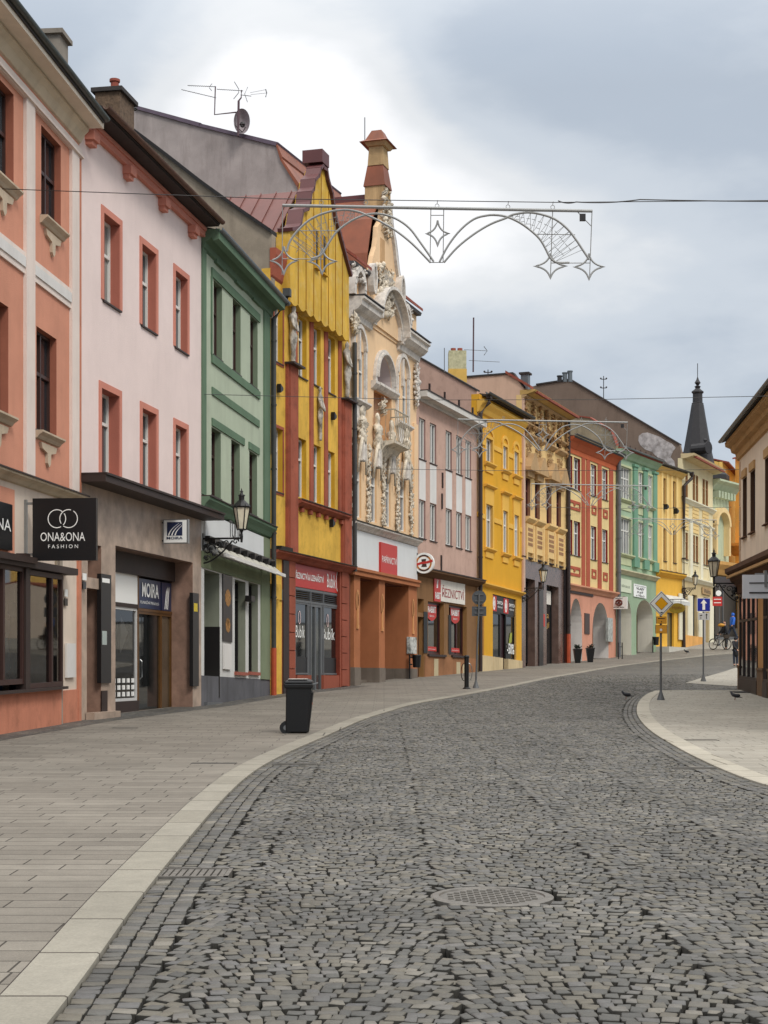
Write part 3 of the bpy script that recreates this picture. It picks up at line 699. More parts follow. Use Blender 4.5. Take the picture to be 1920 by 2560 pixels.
downpipe(H, Wd-.05, ze-.15, 0, .14, .08, DP, kick=(Wd+.1, .55), foot=mat('orange pipe foot', (176, 74, 40), .6, .2, 4))

# ============ 4 yellow gabled house
YEL = plaster('weathered yellow plaster', (222, 178, 78), .12, .28, dirt=(96, 74, 34), dirt_amt=.22); YLR = plaster('ochre reveal', (206, 160, 52), .1, .25); RDP = plaster('brick red pilaster', (162, 90, 70), .15, .25, dirt=(60, 40, 34), dirt_amt=.3)
YB = plaster('faded yellow boards', (214, 172, 72), .16, .4, dirt=(206, 194, 150), dirt_amt=.25)
H = House('yellow_gabled_house', 'yellow house with brick red pilasters and a tall curved gable above its butcher shop', 675.4, 50.5, 873, 58.6, [(678.6, 1368, 871, 1415), (738, 1247, 862, 1285), (746, 936.5, 838.7, 988.6)])
H4 = H; H.fr = .70; Wd = H.W
U = lambda zm, x, n=0: H.px(zm, x, 0, n)[0]
Zv = lambda zm, x, y: H.px(zm, x, y)[1]
zb2 = Zv('Z3', 276, 1655); zt2 = Zv('Z3', 276, 1268)
for (a, b_) in ((276, 328), (372, 419), (464, 511)): H.win(U('Z3', a), U('Z3', b_), zb2, zt2, .42, WF, mull=1, trans=(.66,), sill=1, sillm=DKBR, sn=.05)
zt1 = Zv('Z4', 272, 240); zb1 = Zv('Z4', 272, 625)
for (a, b_) in ((272, 326), (372, 420), (465, 510)): H.win(U('Z4', a), U('Z4', b_), zb1, zt1, .42, WF, mull=1, trans=(.66,))
la = (U('Z3', 116), U('Z3', 172))
for (z0_, z1_) in ((Zv('Z3', 118, 1555), Zv('Z3', 118, 1160)), (Zv('Z4', 108, 582), Zv('Z4', 108, 168))):
    H.win(la[0], la[1], z0_, z1_, .34, WF, mull=1, trans=(.66,), sill=1, sillm=DKBR, sn=.04); H.surround(la[0], la[1], z0_, z1_, .1, RDP)
zled = Zv('Z4', 108, 965)
ztop = Zv('Z3', 150, 1045)
H.wall('upper_wall', 0, Wd, zled-.1, Zv('Z3', 260, 1180), YEL, YLR)
H.part('corner_cornice', RDP, profs=[(moulding(.2, ztop-.1, ztop+.9, 3), .02, U('Z3', 215))])
H.wall('attic_wall', 0, Wd, Zv('Z3', 260, 1180), Zv('Z3', 150, 1000), YEL, YLR)
pz = Zv('Z3', 240, 1610)
for (a, b_, zt_) in (('190', '252', pz), ('548', '600', Zv('Z3', 570, 1825))):
    a = U('Z4', int(a)); b_ = U('Z4', int(b_)); H.part('pilaster', RDP, [(a, b_, -.01, .12, zled, zt_), (a+.08, b_-.08, .1, .16, zled, zt_)]); H.part('pilaster_cap', DKBR, [(a-.08, b_+.08, -.01, .36, zt_, zt_+.07)])
zv1 = Zv('Z3', 262, 1210)
for (a, b_) in ((245, 262), (345, 366), (440, 460), (531, 549)):
    H.part('mullion_strip', RDP, [(U('Z3', a), U('Z3', b_), -.01, .05, zb1-.1, zv1+.2)])
zs1 = Zv('Z4', 255, 640); zs0 = Zv('Z4', 255, 690)
H.part('window_ledge', RDP, profs=[(moulding(.26, zs0, zs1-.03, 2), U('Z4', 250), U('Z4', 575))]); H.part('ledge_flashing', DKBR, [(U('Z4', 250), U('Z4', 575), -.02, .3, zs1-.03, zs1)])
mb = MB(); a = U('Z4', 280); b_ = U('Z4', 560)
for k in range(6): u = a+(b_-a)*k/5.5; H.bx(mb, u, u+.22, -.01, .12, zs0-.14, zs0)
mb.build('ledge_dentil', RDP, H.root)
H.part('ledge', RDP, profs=[(moulding(.3, zled-.3, zled-.04, 3), 0, Wd)]); H.part('ledge_flashing', mat('mossy flashing', (52, 46, 34), .9, .4, 6), [(0, Wd, -.02, .34, zled-.04, zled-.01)])
# stucco figures
STU = mat('weathered stucco', (188, 180, 168), .9, .3, 7, .6, 30, .3, dirt=(58, 54, 48), dirt_amt=.75)
def lump(H, mb, u, n, z0, z1, w, prof, seed, K=12, R=26, sq=.7):
    """one lumpy carved body of varying radius standing against the wall"""
    r = random.Random(seed); base = len(mb.v); ph = [r.uniform(0, 6.28) for _ in range(6)]
    for i in range(R+1):
        t = i/R; rr = np.interp(t, [p[0] for p in prof], [p[1] for p in prof])*w; cx_ = .12*w*math.sin(5*t+ph[0])
        for k in range(K):
            A = 2*math.pi*k/K; f = 1+.16*math.sin(3*A+9*t+ph[1])+.14*math.sin(2*A-14*t+ph[2])+r.uniform(-.10, .10)
            q_ = H.p(u+cx_+rr*f*math.cos(A), n+rr*f*sq*math.sin(A), z0+(z1-z0)*t+r.uniform(-.012, .012)); mb.v.append(tuple(q_))
    for i in range(R):
        for k in range(K): k2 = (k+1) % K; mb.f.append((base+i*K+k, base+i*K+k2, base+(i+1)*K+k2, base+(i+1)*K+k)); mb.m.append(0)
    mb.f.append(tuple(base+k for k in range(K))); mb.m.append(0); mb.f.append(tuple(base+R*K+k for k in reversed(range(K)))); mb.m.append(0)
BODYP = [(0, .5), (.08, .55), (.3, .75), (.45, .95), (.58, .72), (.7, .95), (.8, 1.1), (.85, .7), (.88, .38), (.91, .5), (.95, .55), (.985, .4), (1, .1)]
def figure(H, u, z0, z1, n=.14, w=.22, name='stucco_figure'):
    mb = MB(); lump(H, mb, u, n, z0, z1, w*.85, BODYP, int(u*100)); h = z1-z0
    for sgn in (-1, 1): mb.tube([H.p(u+sgn*w*.75, n, z0+h*.8), H.p(u+sgn*w*1.0, n+.08, z0+h*.62), H.p(u+sgn*w*.35, n+.16, z0+h*.55)], [.06, .05, .04], 6)
    return mb.build(name, STU, H.root, smooth=True)
figure(H, (U('Z3', 200)+U('Z3', 232))/2, pz+.1, Zv('Z3', 215, 1200), .14, .22)
figure(H, (U('Z3', 552)+U('Z3', 585))/2, Zv('Z3', 570, 1800), Zv('Z3', 570, 1440), .14, .22)
figure(H, (U('Z3', 388)+U('Z3', 412))/2, Zv('Z4', 398, 262), Zv('Z3', 400, 1730), .1, .16)
# scalloped boarded gable in front of the attic
GP = [(220, 1175), (220, 720), (262, 712), (275, 690), (290, 600), (325, 585), (338, 545), (345, 480), (362, 455), (368, 400), (395, 370), (405, 325), (425, 300), (440, 310), (452, 390), (478, 480), (490, 560), (500, 640), (520, 700), (545, 800), (572, 900), (602, 1010), (602, 1432)]
poly = [H.px('Z3', x, y, .3) for x, y in GP]
uL, uRr = poly[0][0], poly[-1][0]; zscal = (poly[0][1]+poly[-1][1])/2; nb = 8; bot = []
for k in range(nb):
    for t in np.linspace(0, 1, 6)[:-1]: bot.append((uRr+(uL-uRr)*(k+t)/nb, poly[-1][1]+(poly[0][1]-poly[-1][1])*(k+t)/nb-.14*math.sin(math.pi*t)+.08))
mb = MB(); pf = poly[1:-1]
cl = poly[:1]+poly[1:]+bot[1:]
# tessellate by strips so that the concave outline is filled cleanly
def fill_poly(H, mb, P, n0, n1, mi=0):
    from mathutils.geometry import tessellate_polygon
    tri = tessellate_polygon([[Vector((a, b, 0)) for a, b in P]])
    for nn in (n0, n1):
        for t in tri: mb.face([H.p(P[i][0], nn, P[i][1]) for i in t], mi)
    k = len(P)
    for i in range(k): a, b = P[i], P[(i+1) % k]; mb.face([H.p(a[0], n0, a[1]), H.p(b[0], n0, b[1]), H.p(b[0], n1, b[1]), H.p(a[0], n1, a[1])], mi)
fill_poly(H, mb, cl, -.2, .3); mb.build('boarded_gable', YB, H.root)
mb = MB()
from bisect import bisect
def ztop_at(u):
    zs = []
    for i in range(len(poly)-1):
        (a, b), (c, d) = poly[i], poly[i+1]
        if (a-u)*(c-u) <= 0 and abs(a-c) > 1e-6: zs.append(b+(d-b)*(u-a)/(c-a))
    return max(zs) if zs else zscal
for k in range(1, nb): u = uL+(uRr-uL)*k/nb; H.bx(mb, u-.025, u+.025, .29, .315, zscal+.1, ztop_at(u)-.1)
mb.build('board_batten', plaster('dark ochre batten', (158, 112, 30), .1, .3), H.root)
# coping following the outline, metal covered
MET = mat('maroon sheet metal', (94, 50, 50), .5, .15, 2); mb = MB()
for i in range(1, len(poly)-2):
    (a, b), (c, d) = poly[i], poly[i+1]; dx, dz = c-a, d-b; L = math.hypot(dx, dz) or 1; nx, nz = -dz/L, dx/L
    if nz < 0 and abs(nz) > .3: nx, nz = -nx, -nz
    if i < 12 and nx > 0: nx, nz = -nx, -nz
    if i >= 12 and nx < 0: nx, nz = -nx, -nz
    t = .12; ex, ez = dx/L*.05, dz/L*.05
    mb.hexa([H.p(a-ex, -.12, b-ez), H.p(c+ex, -.12, d+ez), H.p(c+ex, .42, d+ez), H.p(a-ex, .42, b-ez), H.p(a-ex+nx*t, -.12, b-ez+nz*t), H.p(c+ex+nx*t, -.12, d+ez+nz*t), H.p(c+ex+nx*t, .42, d+ez+nz*t), H.p(a-ex+nx*t, .42, b-ez+nz*t)])
tu, tz = poly[12]; H.bx(mb, tu-.35, tu+.4, -.3, .45, tz+.05, tz+.5)
mb.build('gable_coping', MET, H.root)
for (x0_, x1_, y0_, y1_) in ((377, 402, 700, 950), (426, 452, 740, 990)):
    u0, u1, z0, z1 = H.r('Z3', x0_, y0_, x1_, y1_, .3); H.part('gable_window', DF, [(u0, u1, .29, .32, z0, z1)]); H.part('gable_window_reveal', YLR, [(u1-.1, u1, .31, .36, z0, z1), (u0-.05, u0, .31, .36, z0, z1), (u0-.05, u1, .3, .42, z0-.06, z0)])
# left firewall and red cross roof
sf = H.side(.06); FW = plaster('stained firewall plaster', (150, 138, 122), .3, .8)
P = [sf.px('S', x, y) for x, y in ((678, 655), (680, 585), (600, 530), (500, 458), (400, 380), (300, 305), (262, 282))]
mb = MB(); PP = P+[(P[-1][0]-3, P[-1][1]), (P[-1][0]-3, 8), (P[0][0], 8)]
fill_poly(sf, mb, PP, 0, -.35); mb.build('firewall', FW, H.root)
mb = MB()
for i in range(1, len(P)-1):
    (a, b), (c, d) = P[i], P[i+1]; sf_n0, sf_n1 = .12, -.45
    mb.hexa([sf.p(a, sf_n0, b), sf.p(c, sf_n0, d), sf.p(c, sf_n1, d), sf.p(a, sf_n1, b), sf.p(a, sf_n0, b+.14), sf.p(c, sf_n0, d+.14), sf.p(c, sf_n1, d+.14), sf.p(a, sf_n1, b+.14)])
mb.build('firewall_coping', mat('black roofing felt', (34, 32, 32), .9, .3, 5, .5, 10), H.root)
um = (poly[11][0]+poly[13][0])/2; zr = H.side(um).px('S', 650, 488)[1]
mb = MB(); zev = ztop+.3
for (ua_, za_, ub_, zb_) in ((.3, zev-.3, um, zr), (um, zr, Wd-.1, zev)):
    mb.hexa([H.p(ua_, -.6, za_), H.p(ub_, -.6, zb_), H.p(ub_, -11, zb_), H.p(ua_, -11, za_), H.p(ua_, -.6, za_+.1), H.p(ub_, -.6, zb_+.1), H.p(ub_, -11, zb_+.1), H.p(ua_, -11, za_+.1)])
for k in range(18):   # standing seams
    n_ = -.8-k*.58
    mb.hexa([H.p(.3, n_-.03, zev-.25), H.p(um, n_-.03, zr+.05), H.p(um, n_, zr+.05), H.p(.3, n_, zev-.25), H.p(.3, n_-.03, zev-.14), H.p(um, n_-.03, zr+.16), H.p(um, n_, zr+.16), H.p(.3, n_, zev-.14)])
mb.build('roof', REDROOF, H.root)
mb = MB(); H.bx(mb, .02, Wd-.02, -11, -.95, -.5, zev-.4); mb.build('side_wall', YEL, H.root)
# ground floor
BRD = plaster('brick red shop tiles', (148, 82, 64), .12, .15); zg = -.2
H.wall('narrow_bay_wall', 0, U('A3', 20), zg, zled-.1, YEL)
da = (U('A8', 0), 0)
su0, su1, sz0, sz1 = H.r('A3', 170, 780, 690, 1790); sz0 = Zv('A3', 160, 1785)
H.hole(su0, su1, .12, Zv('A3', 175, 490), .3)
H.wall('shopfront_wall', U('A3', 20), Wd, zg, zled-.1, BRD, plaster('dark red reveal', (120, 56, 42)))
H.part('dark_gap', DKBR, [(U('A3', 28), U('A3', 92), -.01, .04, zg, zled-.3)])
mb = MB(); u0 = U('A3', 95); u1 = U('A3', 165)
for k in range(7):
    z = .35+k*.62; H.bx(mb, u0, u1, .0, .045, z, z+.59); H.bx(mb, U('A3', 705), U('A3', 770), .0, .045, z, z+.59)
mb.build('facing_tile', BRD, H.root)
n = -.12; Hx = lambda x, y=0: H.px('A3', x, y, n)
zs1_ = Hx(175, 500)[1]; zs0_ = Hx(175, 765)[1]
mb = MB(); H.bx(mb, Hx(172)[0]-.03, Hx(688)[0], n-.03, n+.02, zs0_, zs1_); o = mb.build('shop_sign', RED, H.root)
w = Hx(688)[0]-Hx(172)[0]; a = Hx(172)[0]; h = zs1_-zs0_
H.text('ŘEZNICTVÍ & UZENÁŘSTVÍ', a-.0*w, a+w*.6, zs0_+h*.36, zs0_+h*.72, n+.025, SIGNW, o, bold=True)
H.text('Bubík', a+w*.68, a+w*.88, zs0_+h*.2, zs0_+h*.82, n+.025, SIGNW, o)
def ring(H, mb, u, z, n, ru, rz, t, K=18, mi=0):
    for k in range(K):
        a0, a1 = 2*math.pi*k/K, 2*math.pi*(k+1)/K
        mb.face([H.p(u+ru*math.cos(a0), n, z+rz*math.sin(a0)), H.p(u+ru*math.cos(a1), n, z+rz*math.sin(a1)), H.p(u+(ru-t)*math.cos(a1), n, z+(rz-t)*math.sin(a1)), H.p(u+(ru-t)*math.cos(a0), n, z+(rz-t)*math.sin(a0))], mi)
mb = MB(); ring(H, mb, a+w*.93, zs0_+h*.55, n+.026, .16, .38, .06); mb.build('sign_emblem', SIGNW, o, fix=False)
zv1_ = zs0_-.05; zv0_ = Hx(175, 925)[1]; mb = MB()
xs = [a-.02, Hx(350)[0], Hx(497)[0], Hx(688)[0]]
for i in range(3):
    k = 0
    z = zv0_+.06
    while z < zv1_-.03: H.bx(mb, xs[i]+.05, xs[i+1]-.05, n-.06, n, z, z+.035); z += .07
o = mb.build('vent_grille', mat('dark louvre', (36, 34, 34), .5), H.root)
H.part('grille_frame', GREY, [(xs[i]-.02, xs[i]+.05, n-.07, n+.02, .12, zv1_) for i in range(4)]+[(xs[0], xs[3], n-.07, n+.015, zv0_-.04, zv0_+.04), (xs[0], xs[3], n-.07, n+.015, zv1_-.05, zv1_+.03)])
zwin0 = Hx(170, 1780)[1]
for (a_, b2, nm) in ((xs[0]+.05, Hx(325)[0], 'shop_window'), (Hx(482)[0], xs[3]-.05, 'shop_window')):
    w_ = shopwin(H, a_, b2, zwin0, zv0_-.04, n, GREY, SHOP, .06, name=nm)
    H.part('window_apron', BRD, [(a_-.06, b2+.06, -.2, -.02, .0, zwin0-.02)])
    H.part('frosted_foil', mat('dark foil', (30, 29, 30), .5), [(a_+.06, b2-.06, n-.04, n-.03, zwin0+.06, zwin0+.06+(zv0_-zwin0)*.22)], parent=w_)
    uc = a_+(b2-a_)*.35; zc_ = zwin0+(zv0_-zwin0)*.62
    H.text('Bubík', a_+.1, a_+(b2-a_)*.75, zc_-.3, zc_+.12, n-.03, SIGNW, w_, name='window_lettering')
    mb = MB(); ring(H, mb, uc+.05, zc_+.4, n-.028, .13, .24, .04); mb.build('window_emblem', mat('pink white', (222, 190, 186), .5), w_, fix=False)
shopwin(H, Hx(328)[0], Hx(480)[0], .12, zv0_-.04, n, GREY, mat('door glass', (62, 66, 66), .1, .4, 2), .1, mull=((Hx(408)[0]),), name='glass_double_door')
H.part('door_step', GREY, [(Hx(325)[0], Hx(482)[0], -.3, .25, -.1, .12)])
H.part('yellow_meter_box', YEL, [(U('A2', 1125), U('A2', 1175), -.01, .2, Zv('A2', 1125, 1000), Zv('A2', 1125, 870))])
plate(H, 'A2', 1213, 915, 1233, 1005, .05, DF, 'house_number', .02)
downpipe(H, Wd+.06, Zv('Z3', 600, 1440), zled-.2, .2, .09, DP)
for zm, x, y in (('Z3', 150, 1740), ('Z3', 500, 1920), ('Z4', 490, 800)):
    u, z = H.px(zm, x, y, .1); mb = MB(); H.prism(mb, [(u, z-.14), (u+.25, z-.02), (u+.25, z+.06), (u, z+.16)], .02, .16); mb.build('floodlight', BLACK, H.root)
H.part('moss_clump', mat('dark moss', (34, 30, 22), .95, .4, 12, .8, 30), [(U('Z4', 105), U('Z4', 180), .0, .33, zled-.01, zled+.1)])
def gable_wall(H, prof, m, th=.3, cap=None):
    sf = H.side(.01); mb = MB(); P = [(prof[0][0], H.g+4)]+list(prof)+[(prof[-1][0], H.g+4)]; fill_poly(sf, mb, P, 0, -th); o = mb.build('gable_wall', m, H.root)
    mb = MB()
    for (a, b_), (c, d) in zip(prof[1:-1], prof[2:]): mb.hexa([sf.p(a, .06, b_), sf.p(c, .06, d), sf.p(c, -th-.06, d), sf.p(a, -th-.06, b_), sf.p(a, .06, b_+.09), sf.p(c, .06, d+.09), sf.p(c, -th-.06, d+.09), sf.p(a, -th-.06, b_+.09)])
    mb.build('gable_cap', cap or DKROOF, H.root); return o
# ============ rear grey gable house standing taller behind the yellow one
H = House('grey_gable_house', 'tall house with blank grey gable wall rising behind the yellow gabled house', 873, 60.5, 1000, 66.5)
sf = H.side(0); P = [sf.px('S', x, y) for x, y in ((765, 560), (745, 470), (703, 402), (692, 366), (500, 318), (300, 262))]
GRYW = plaster('grey pebbledash', (164, 154, 150), .14, .35)
mb = MB(); b = [(P[0][0], 9)]+P+[(P[-1][0]-4, P[-1][1]-.8), (P[-1][0]-4, 9)]; fill_poly(sf, mb, b, 0, -7); mb.build('gable_wall', GRYW, H.root)
mb = MB()
for i in range(len(P)-1):
    (a, b_), (c, d) = P[i], P[i+1]; mb.hexa([sf.p(a, .08, b_), sf.p(c, .08, d), sf.p(c, -7.2, d), sf.p(a, -7.2, b_), sf.p(a+.08, .08, b_+.14), sf.p(c, .08, d+.14), sf.p(c, -7.2, d+.14), sf.p(a+.08, -7.2, b_+.14)])
o = mb.build('roof', [BRROOF, mat('violet grey flashing', (92, 78, 92), .6, .2, 3)], H.root, fix=False)
for i_, pl_ in enumerate(o.data.polygons): pl_.material_index = 0 if i_ < 18 else 1
REARH = H

# ============ 5 cream house rich in stucco
CRE = plaster('peach cream plaster', (232, 198, 158), .06, .14); CRR = plaster('peach reveal', (228, 186, 140), .06, .12); STW = mat('white stucco', (216, 209, 200), .8, .25, 6, .4, 30, .25, dirt=(84, 78, 72), dirt_amt=.35)
STD = mat('soiled stucco', (220, 208, 188), .85, .25, 8, .7, 25, .2, dirt=(72, 64, 56), dirt_amt=.75)
H = House('stucco_house', 'cream house rich in white stucco figures with loggia arch and tall curved gable', 873.2, 58.6, 1041, 67.0, [(873, 1295, 1043, 1349), (873.4, 1420.5, 1035, 1457), (889, 1146, 1002, 1189)])
H5 = H; H.fr = .5; Wd = H.W
zl = Zv = lambda zm, x, y: H.px(zm, x, y)[1]; U = lambda zm, x, n=0: H.px(zm, x, 0, n)[0]
zled = Zv('Z4', 607, 770); zf1 = Zv('Z4', 607, 832); zf0 = Zv('Z4', 607, 1078); zcor = Zv('Z3', 640, 1215)
# windows of the main storey
main = []
for (a, b_, yt, yb) in ((168, 218, 1560, 2100), (303, 350, 1620, 2130), (428, 470, 1660, 2150), (552, 600, 1720, 2180)):
    u0, u1 = U('A7', a), U('A7', b_); zt = (Zv('A7', a, yt)+0); main.append((u0, u1))
zt = Zv('A7', 168, 1560)
for (u0, u1) in main: H.win(u0, u1, zled+.15, zt, .4, WF, mull=0, trans=(.68,), glass=GLASSP)
zst, zsb = Zv('A7', 192, 600), Zv('A7', 192, 1040)
sides = [(U('A7', 140), U('A7', 168)), (U('A7', 196), U('A7', 240)), (U('A7', 522), U('A7', 552)), (U('A7', 575), U('A7', 612))]
for (u0, u1) in sides: H.win(u0, u1, zsb, zst, .3, WF, mull=0, trans=(.6,), glass=GLASSP)
# loggia
lu0, lu1 = U('A7', 335), U('A7', 478); lz0 = Zv('A7', 335, 880); lz1 = Zv('A7', 405, 655); H.hole(lu0, lu1, lz0, lz1, .02, arch=(lu1-lu0)/2*.98)
dz1 = Zv('A7', 330, 905); dz0 = Zv('A7', 330, 1420); H.hole(U('A7', 325), U('A7', 480), dz0, dz1, .5)
H.wall('upper_wall', 0, Wd, zled-.05, zcor, CRE, CRR)
LGY = plaster('loggia grey', (196, 184, 182), .05, .1); mb = MB(); r_ = (lu1-lu0)/2; cu_ = (lu0+lu1)/2; zs_ = lz1-r_*.98
arc = [(lu0, lz0)]+[(cu_-r_*math.cos(math.pi*k/16), zs_+r_*.98*math.sin(math.pi*k/16)) for k in range(17)]+[(lu1, lz0)]
for k in range(len(arc)-1): mb.face([H.p(arc[k][0], -.02, arc[k][1]), H.p(arc[k+1][0], -.02, arc[k+1][1]), H.p(arc[k+1][0], -.9, arc[k+1][1]), H.p(arc[k][0], -.9, arc[k][1])])
mb.face([H.p(a_, -.9, b2) for a_, b2 in arc]); mb.face([H.p(lu0, -.02, lz0), H.p(lu1, -.02, lz0), H.p(lu1, -.9, lz0), H.p(lu0, -.9, lz0)])
mb.build('loggia_lining', LGY, H.root, fix=False); H.part('balcony_door', plaster('balcony recess plaster', (190, 148, 118)), [(U('A7', 325), U('A7', 480), -.6, -.48, dz0, dz1)])
def archband(H, cu, r, t, zs, n0, n1, mb, K=16, ry=None, a0=0, a1=math.pi):
    ry = ry or r
    for k in range(K):
        A = a0+(a1-a0)*k/K; B = a0+(a1-a0)*(k+1)/K
        f = lambda ang, rr, n: H.p(cu-(r+rr)*math.cos(ang), n, zs+(ry+rr)*math.sin(ang))
        mb.hexa([f(A, 0, n0), f(B, 0, n0), f(B, 0, n1), f(A, 0, n1), f(A, t, n0), f(B, t, n0), f(B, t, n1), f(A, t, n1)])
cu = (lu0+lu1)/2; r = (lu1-lu0)/2; zs = lz1-r*.98; mb = MB(); archband(H, cu, r, .22, zs, -.01, .14, mb, ry=r*.98)
archband(H, cu, r+.02, .08, zs, .1, .22, mb, ry=r)
for a in (lu0-.25, lu1): H.bx(mb, a, a+.25, -.01, .13, lz0, zs)
mb.build('loggia_arch', STW, H.root); H.part('loggia_balustrade', STW, profs=[(moulding(.22, lz0-.35, lz0-.02, 2), lu0-.5, lu0-.02), (moulding(.22, lz0-.3, lz0-.0, 2), lu0+.1, lu1+.5)])
# cornice: two straight lengths and a segmental arch over the centre
cp = [(-.02, zcor-.55), (.12, zcor-.5), (.16, zcor-.28), (.34, zcor-.2), (.5, zcor-.05), (.52, zcor+.12), (.62, zcor+.18), (.62, zcor+.26), (-.02, zcor+.3)]
ca, cb = U('A7', 290), U('A7', 525); H.part('main_cornice', STW, profs=[(cp, -.02, ca), (cp, cb, Wd+.1)])
mb = MB(); R = (cb-ca)/2; cc = (ca+cb)/2; rise = 1.5
archband(H, cc, R-.05, .28, zcor-.3, -.01, .3, mb, 20, ry=rise); archband(H, cc, R-.02, .12, zcor-.05, .2, .6, mb, 20, ry=rise)
mb.build('cornice_arch', STW, H.root)
mb = MB(); pts = [(cc-(R-.05)*math.cos(math.pi*k/20), zcor-.32+rise*math.sin(math.pi*k/20)) for k in range(21)]
fill_poly(H, mb, pts, -.25, .05); mb.build('arch_field', CRE, H.root)
H.part('cornice_lead', mat('lead cap', (70, 68, 70), .6, .2, 3), [(-.02, ca, -.1, .66, zcor+.3, zcor+.34), (cb, Wd+.1, -.1, .66, zcor+.3, zcor+.34)])
# window hoods, consoles
mb = MB()
for (i, j) in ((0, 1), (2, 3)):
    a, b_ = sides[i][0], sides[j][1]; c = (a+b_)/2; archband(H, c, (b_-a)/2-.02, .16, zst+.05, -.01, .14, mb, 12, ry=.75)
    H.bx(mb, c-.09, c+.09, -.01, .1, zst-.4, zst+.75)
    for x in (a-.16, b_+.0): H.bx(mb, x, x+.16, -.01, .1, zsb, zst+.05)
    H.prism_u(mb, moulding(.26, zsb-.25, zsb-.02, 2), a-.25, b_+.25)
    H.prism(mb, [(a, zsb-.25), (a+.15, zsb-.8), (c-.35, zsb-.9), (c, zsb-1.2), (c+.35, zsb-.9), (b_-.15, zsb-.8), (b_, zsb-.25)], -.01, .09)
mb.build('window_hood', STW, H.root)
def relief(H, u0, u1, z0, z1, n=.1, cnt=30, r=.09, name='stucco_relief', m=None, seed=0, taper=False):
    cnt = int(cnt*2.2); r = r*.66
    rr = random.Random(seed*31+int(u0*97)); mb = MB()
    for i in range(cnt):
        t = rr.random(); w = (u1-u0)/2*(1-.55*t if taper else 1); c = (u0+u1)/2
        s = r*rr.uniform(.5, 1.15)
        if rr.random() < .6: mb.blob(H.p(c+rr.uniform(-w, w), n*rr.uniform(.2, .9), z0+(z1-z0)*t), s, n=6, sx=rr.uniform(.8, 1.5), sy=.8, sz=rr.uniform(.7, 1.6))
        else:
            a = c+rr.uniform(-w, w); zz = z0+(z1-z0)*t; d = rr.choice((-1, 1))*rr.uniform(.6, 1.2)*r*2
            mb.tube([H.p(a, n*.4, zz-r*2), H.p(a+d*.9, n*.9, zz), H.p(a+d*.3, n*.6, zz+r*2)], [r*.35, r*.5, r*.15], 5)
    return mb.build(name, m or STD, H.root, smooth=True)
# busts with drapery above the main windows
for i, (u0, u1) in enumerate(main):
    c = (u0+u1)/2; w = (u1-u0)/2+.12
    mb = MB(); lump(H, mb, c, .16, zt+.7, zt+2.2, .24, [(0, .9), (.2, 1.0), (.4, .8), (.55, 1.15), (.66, .9), (.7, .4), (.76, .55), (.88, .62), (.96, .4), (1, .1)], 30+i); mb.build('bust', STD, H.root, smooth=True)
    relief(H, c-.34, c+.34, zt+.7, zt+1.6, .3, 16, .10, 'bust_drapery', seed=i+1)
    mb = MB()
    for sg in (-1, 1):
        mb.tube([H.p(c+sg*.1, .2, zt+1.0), H.p(c+sg*w*.6, .2, zt+.6), H.p(c+sg*w*.95, .18, zt+.1), H.p(c+sg*w, .15, zt-.45)], [.08, .075, .06, .05], 6)
    mb.build('swag', STD, H.root, smooth=True)
    mb = MB(); H.prism(mb, [(c-w*.55, zt+.02), (c+w*.55, zt+.02), (c+w*.35, zt+.75), (c-w*.35, zt+.75)], -.01, .24)
    for k in range(5): u = c-w*.4+w*.2*k; mb.tube([H.p(u, .26, zt+.05), H.p(c+(u-c)*.6, .26, zt+.75)], .035, 5)
    mb.build('drapery', STW, H.root)
gs = [U('A7', x) for x in (132, 268, 398, 518, 636)]
for i, c in enumerate(gs): relief(H, c-.2, c+.2, zled+.1, zled+3.1, .12, 60, .10, 'garland_relief', seed=i+9, taper=True)
relief(H, -.05, .3, Zv('A7', 130, 440), Zv('A7', 130, 330)+.1, .3, 20, .14, 'corner_console', seed=3)
cx = U('A7', 672); relief(H, cx-.16, cx+.16, Zv('A7', 672, 1080), Zv('A7', 672, 730), .22, 44, .13, 'corner_relief', seed=5, m=STW)
H.part('corner_pilaster', CRE, [(U('A7', 662), Wd, -.01, .08, zled, Zv('A7', 672, 1240))])
# balcony
bu0, bu1 = U('A7', 345), U('A7', 480); bz = Zv('A7', 390, 1410); n1 = .75; mb = MB()
for u in np.linspace(bu0+.1, bu1-.1, 8): mb.tube([H.p(u, n1, bz), H.p(u, n1+.1, bz+.3), H.p(u, n1, bz+1.25)], .017, 5)
for nn in (.15, .4, .6): mb.tube([H.p(bu0+.08, nn, bz), H.p(bu0+.0, nn, bz+.3), H.p(bu0+.08, nn, bz+1.25)], .017, 5)
mb.tube([H.p(bu0+.08, 0, bz+1.25), H.p(bu0+.08, n1, bz+1.25), H.p(bu1-.08, n1, bz+1.25), H.p(bu1-.08, 0, bz+1.25)], .03, 6)
mb.build('balcony_railing', mat('pale iron', (170, 160, 140), .6, .3, 5), H.root)
mb = MB(); H.prism_u(mb, [(-.02, bz-.7), (.12, bz-.55), (.4, bz-.2), (.78, bz-.1), (.8, bz), (-.02, bz)], bu0, bu1); mb.build('balcony_slab', STD, H.root)
relief(H, bu0-.1, bu0+.3, bz+1.1, bz+1.7, .4, 14, .1, 'balcony_cartouche', seed=8)
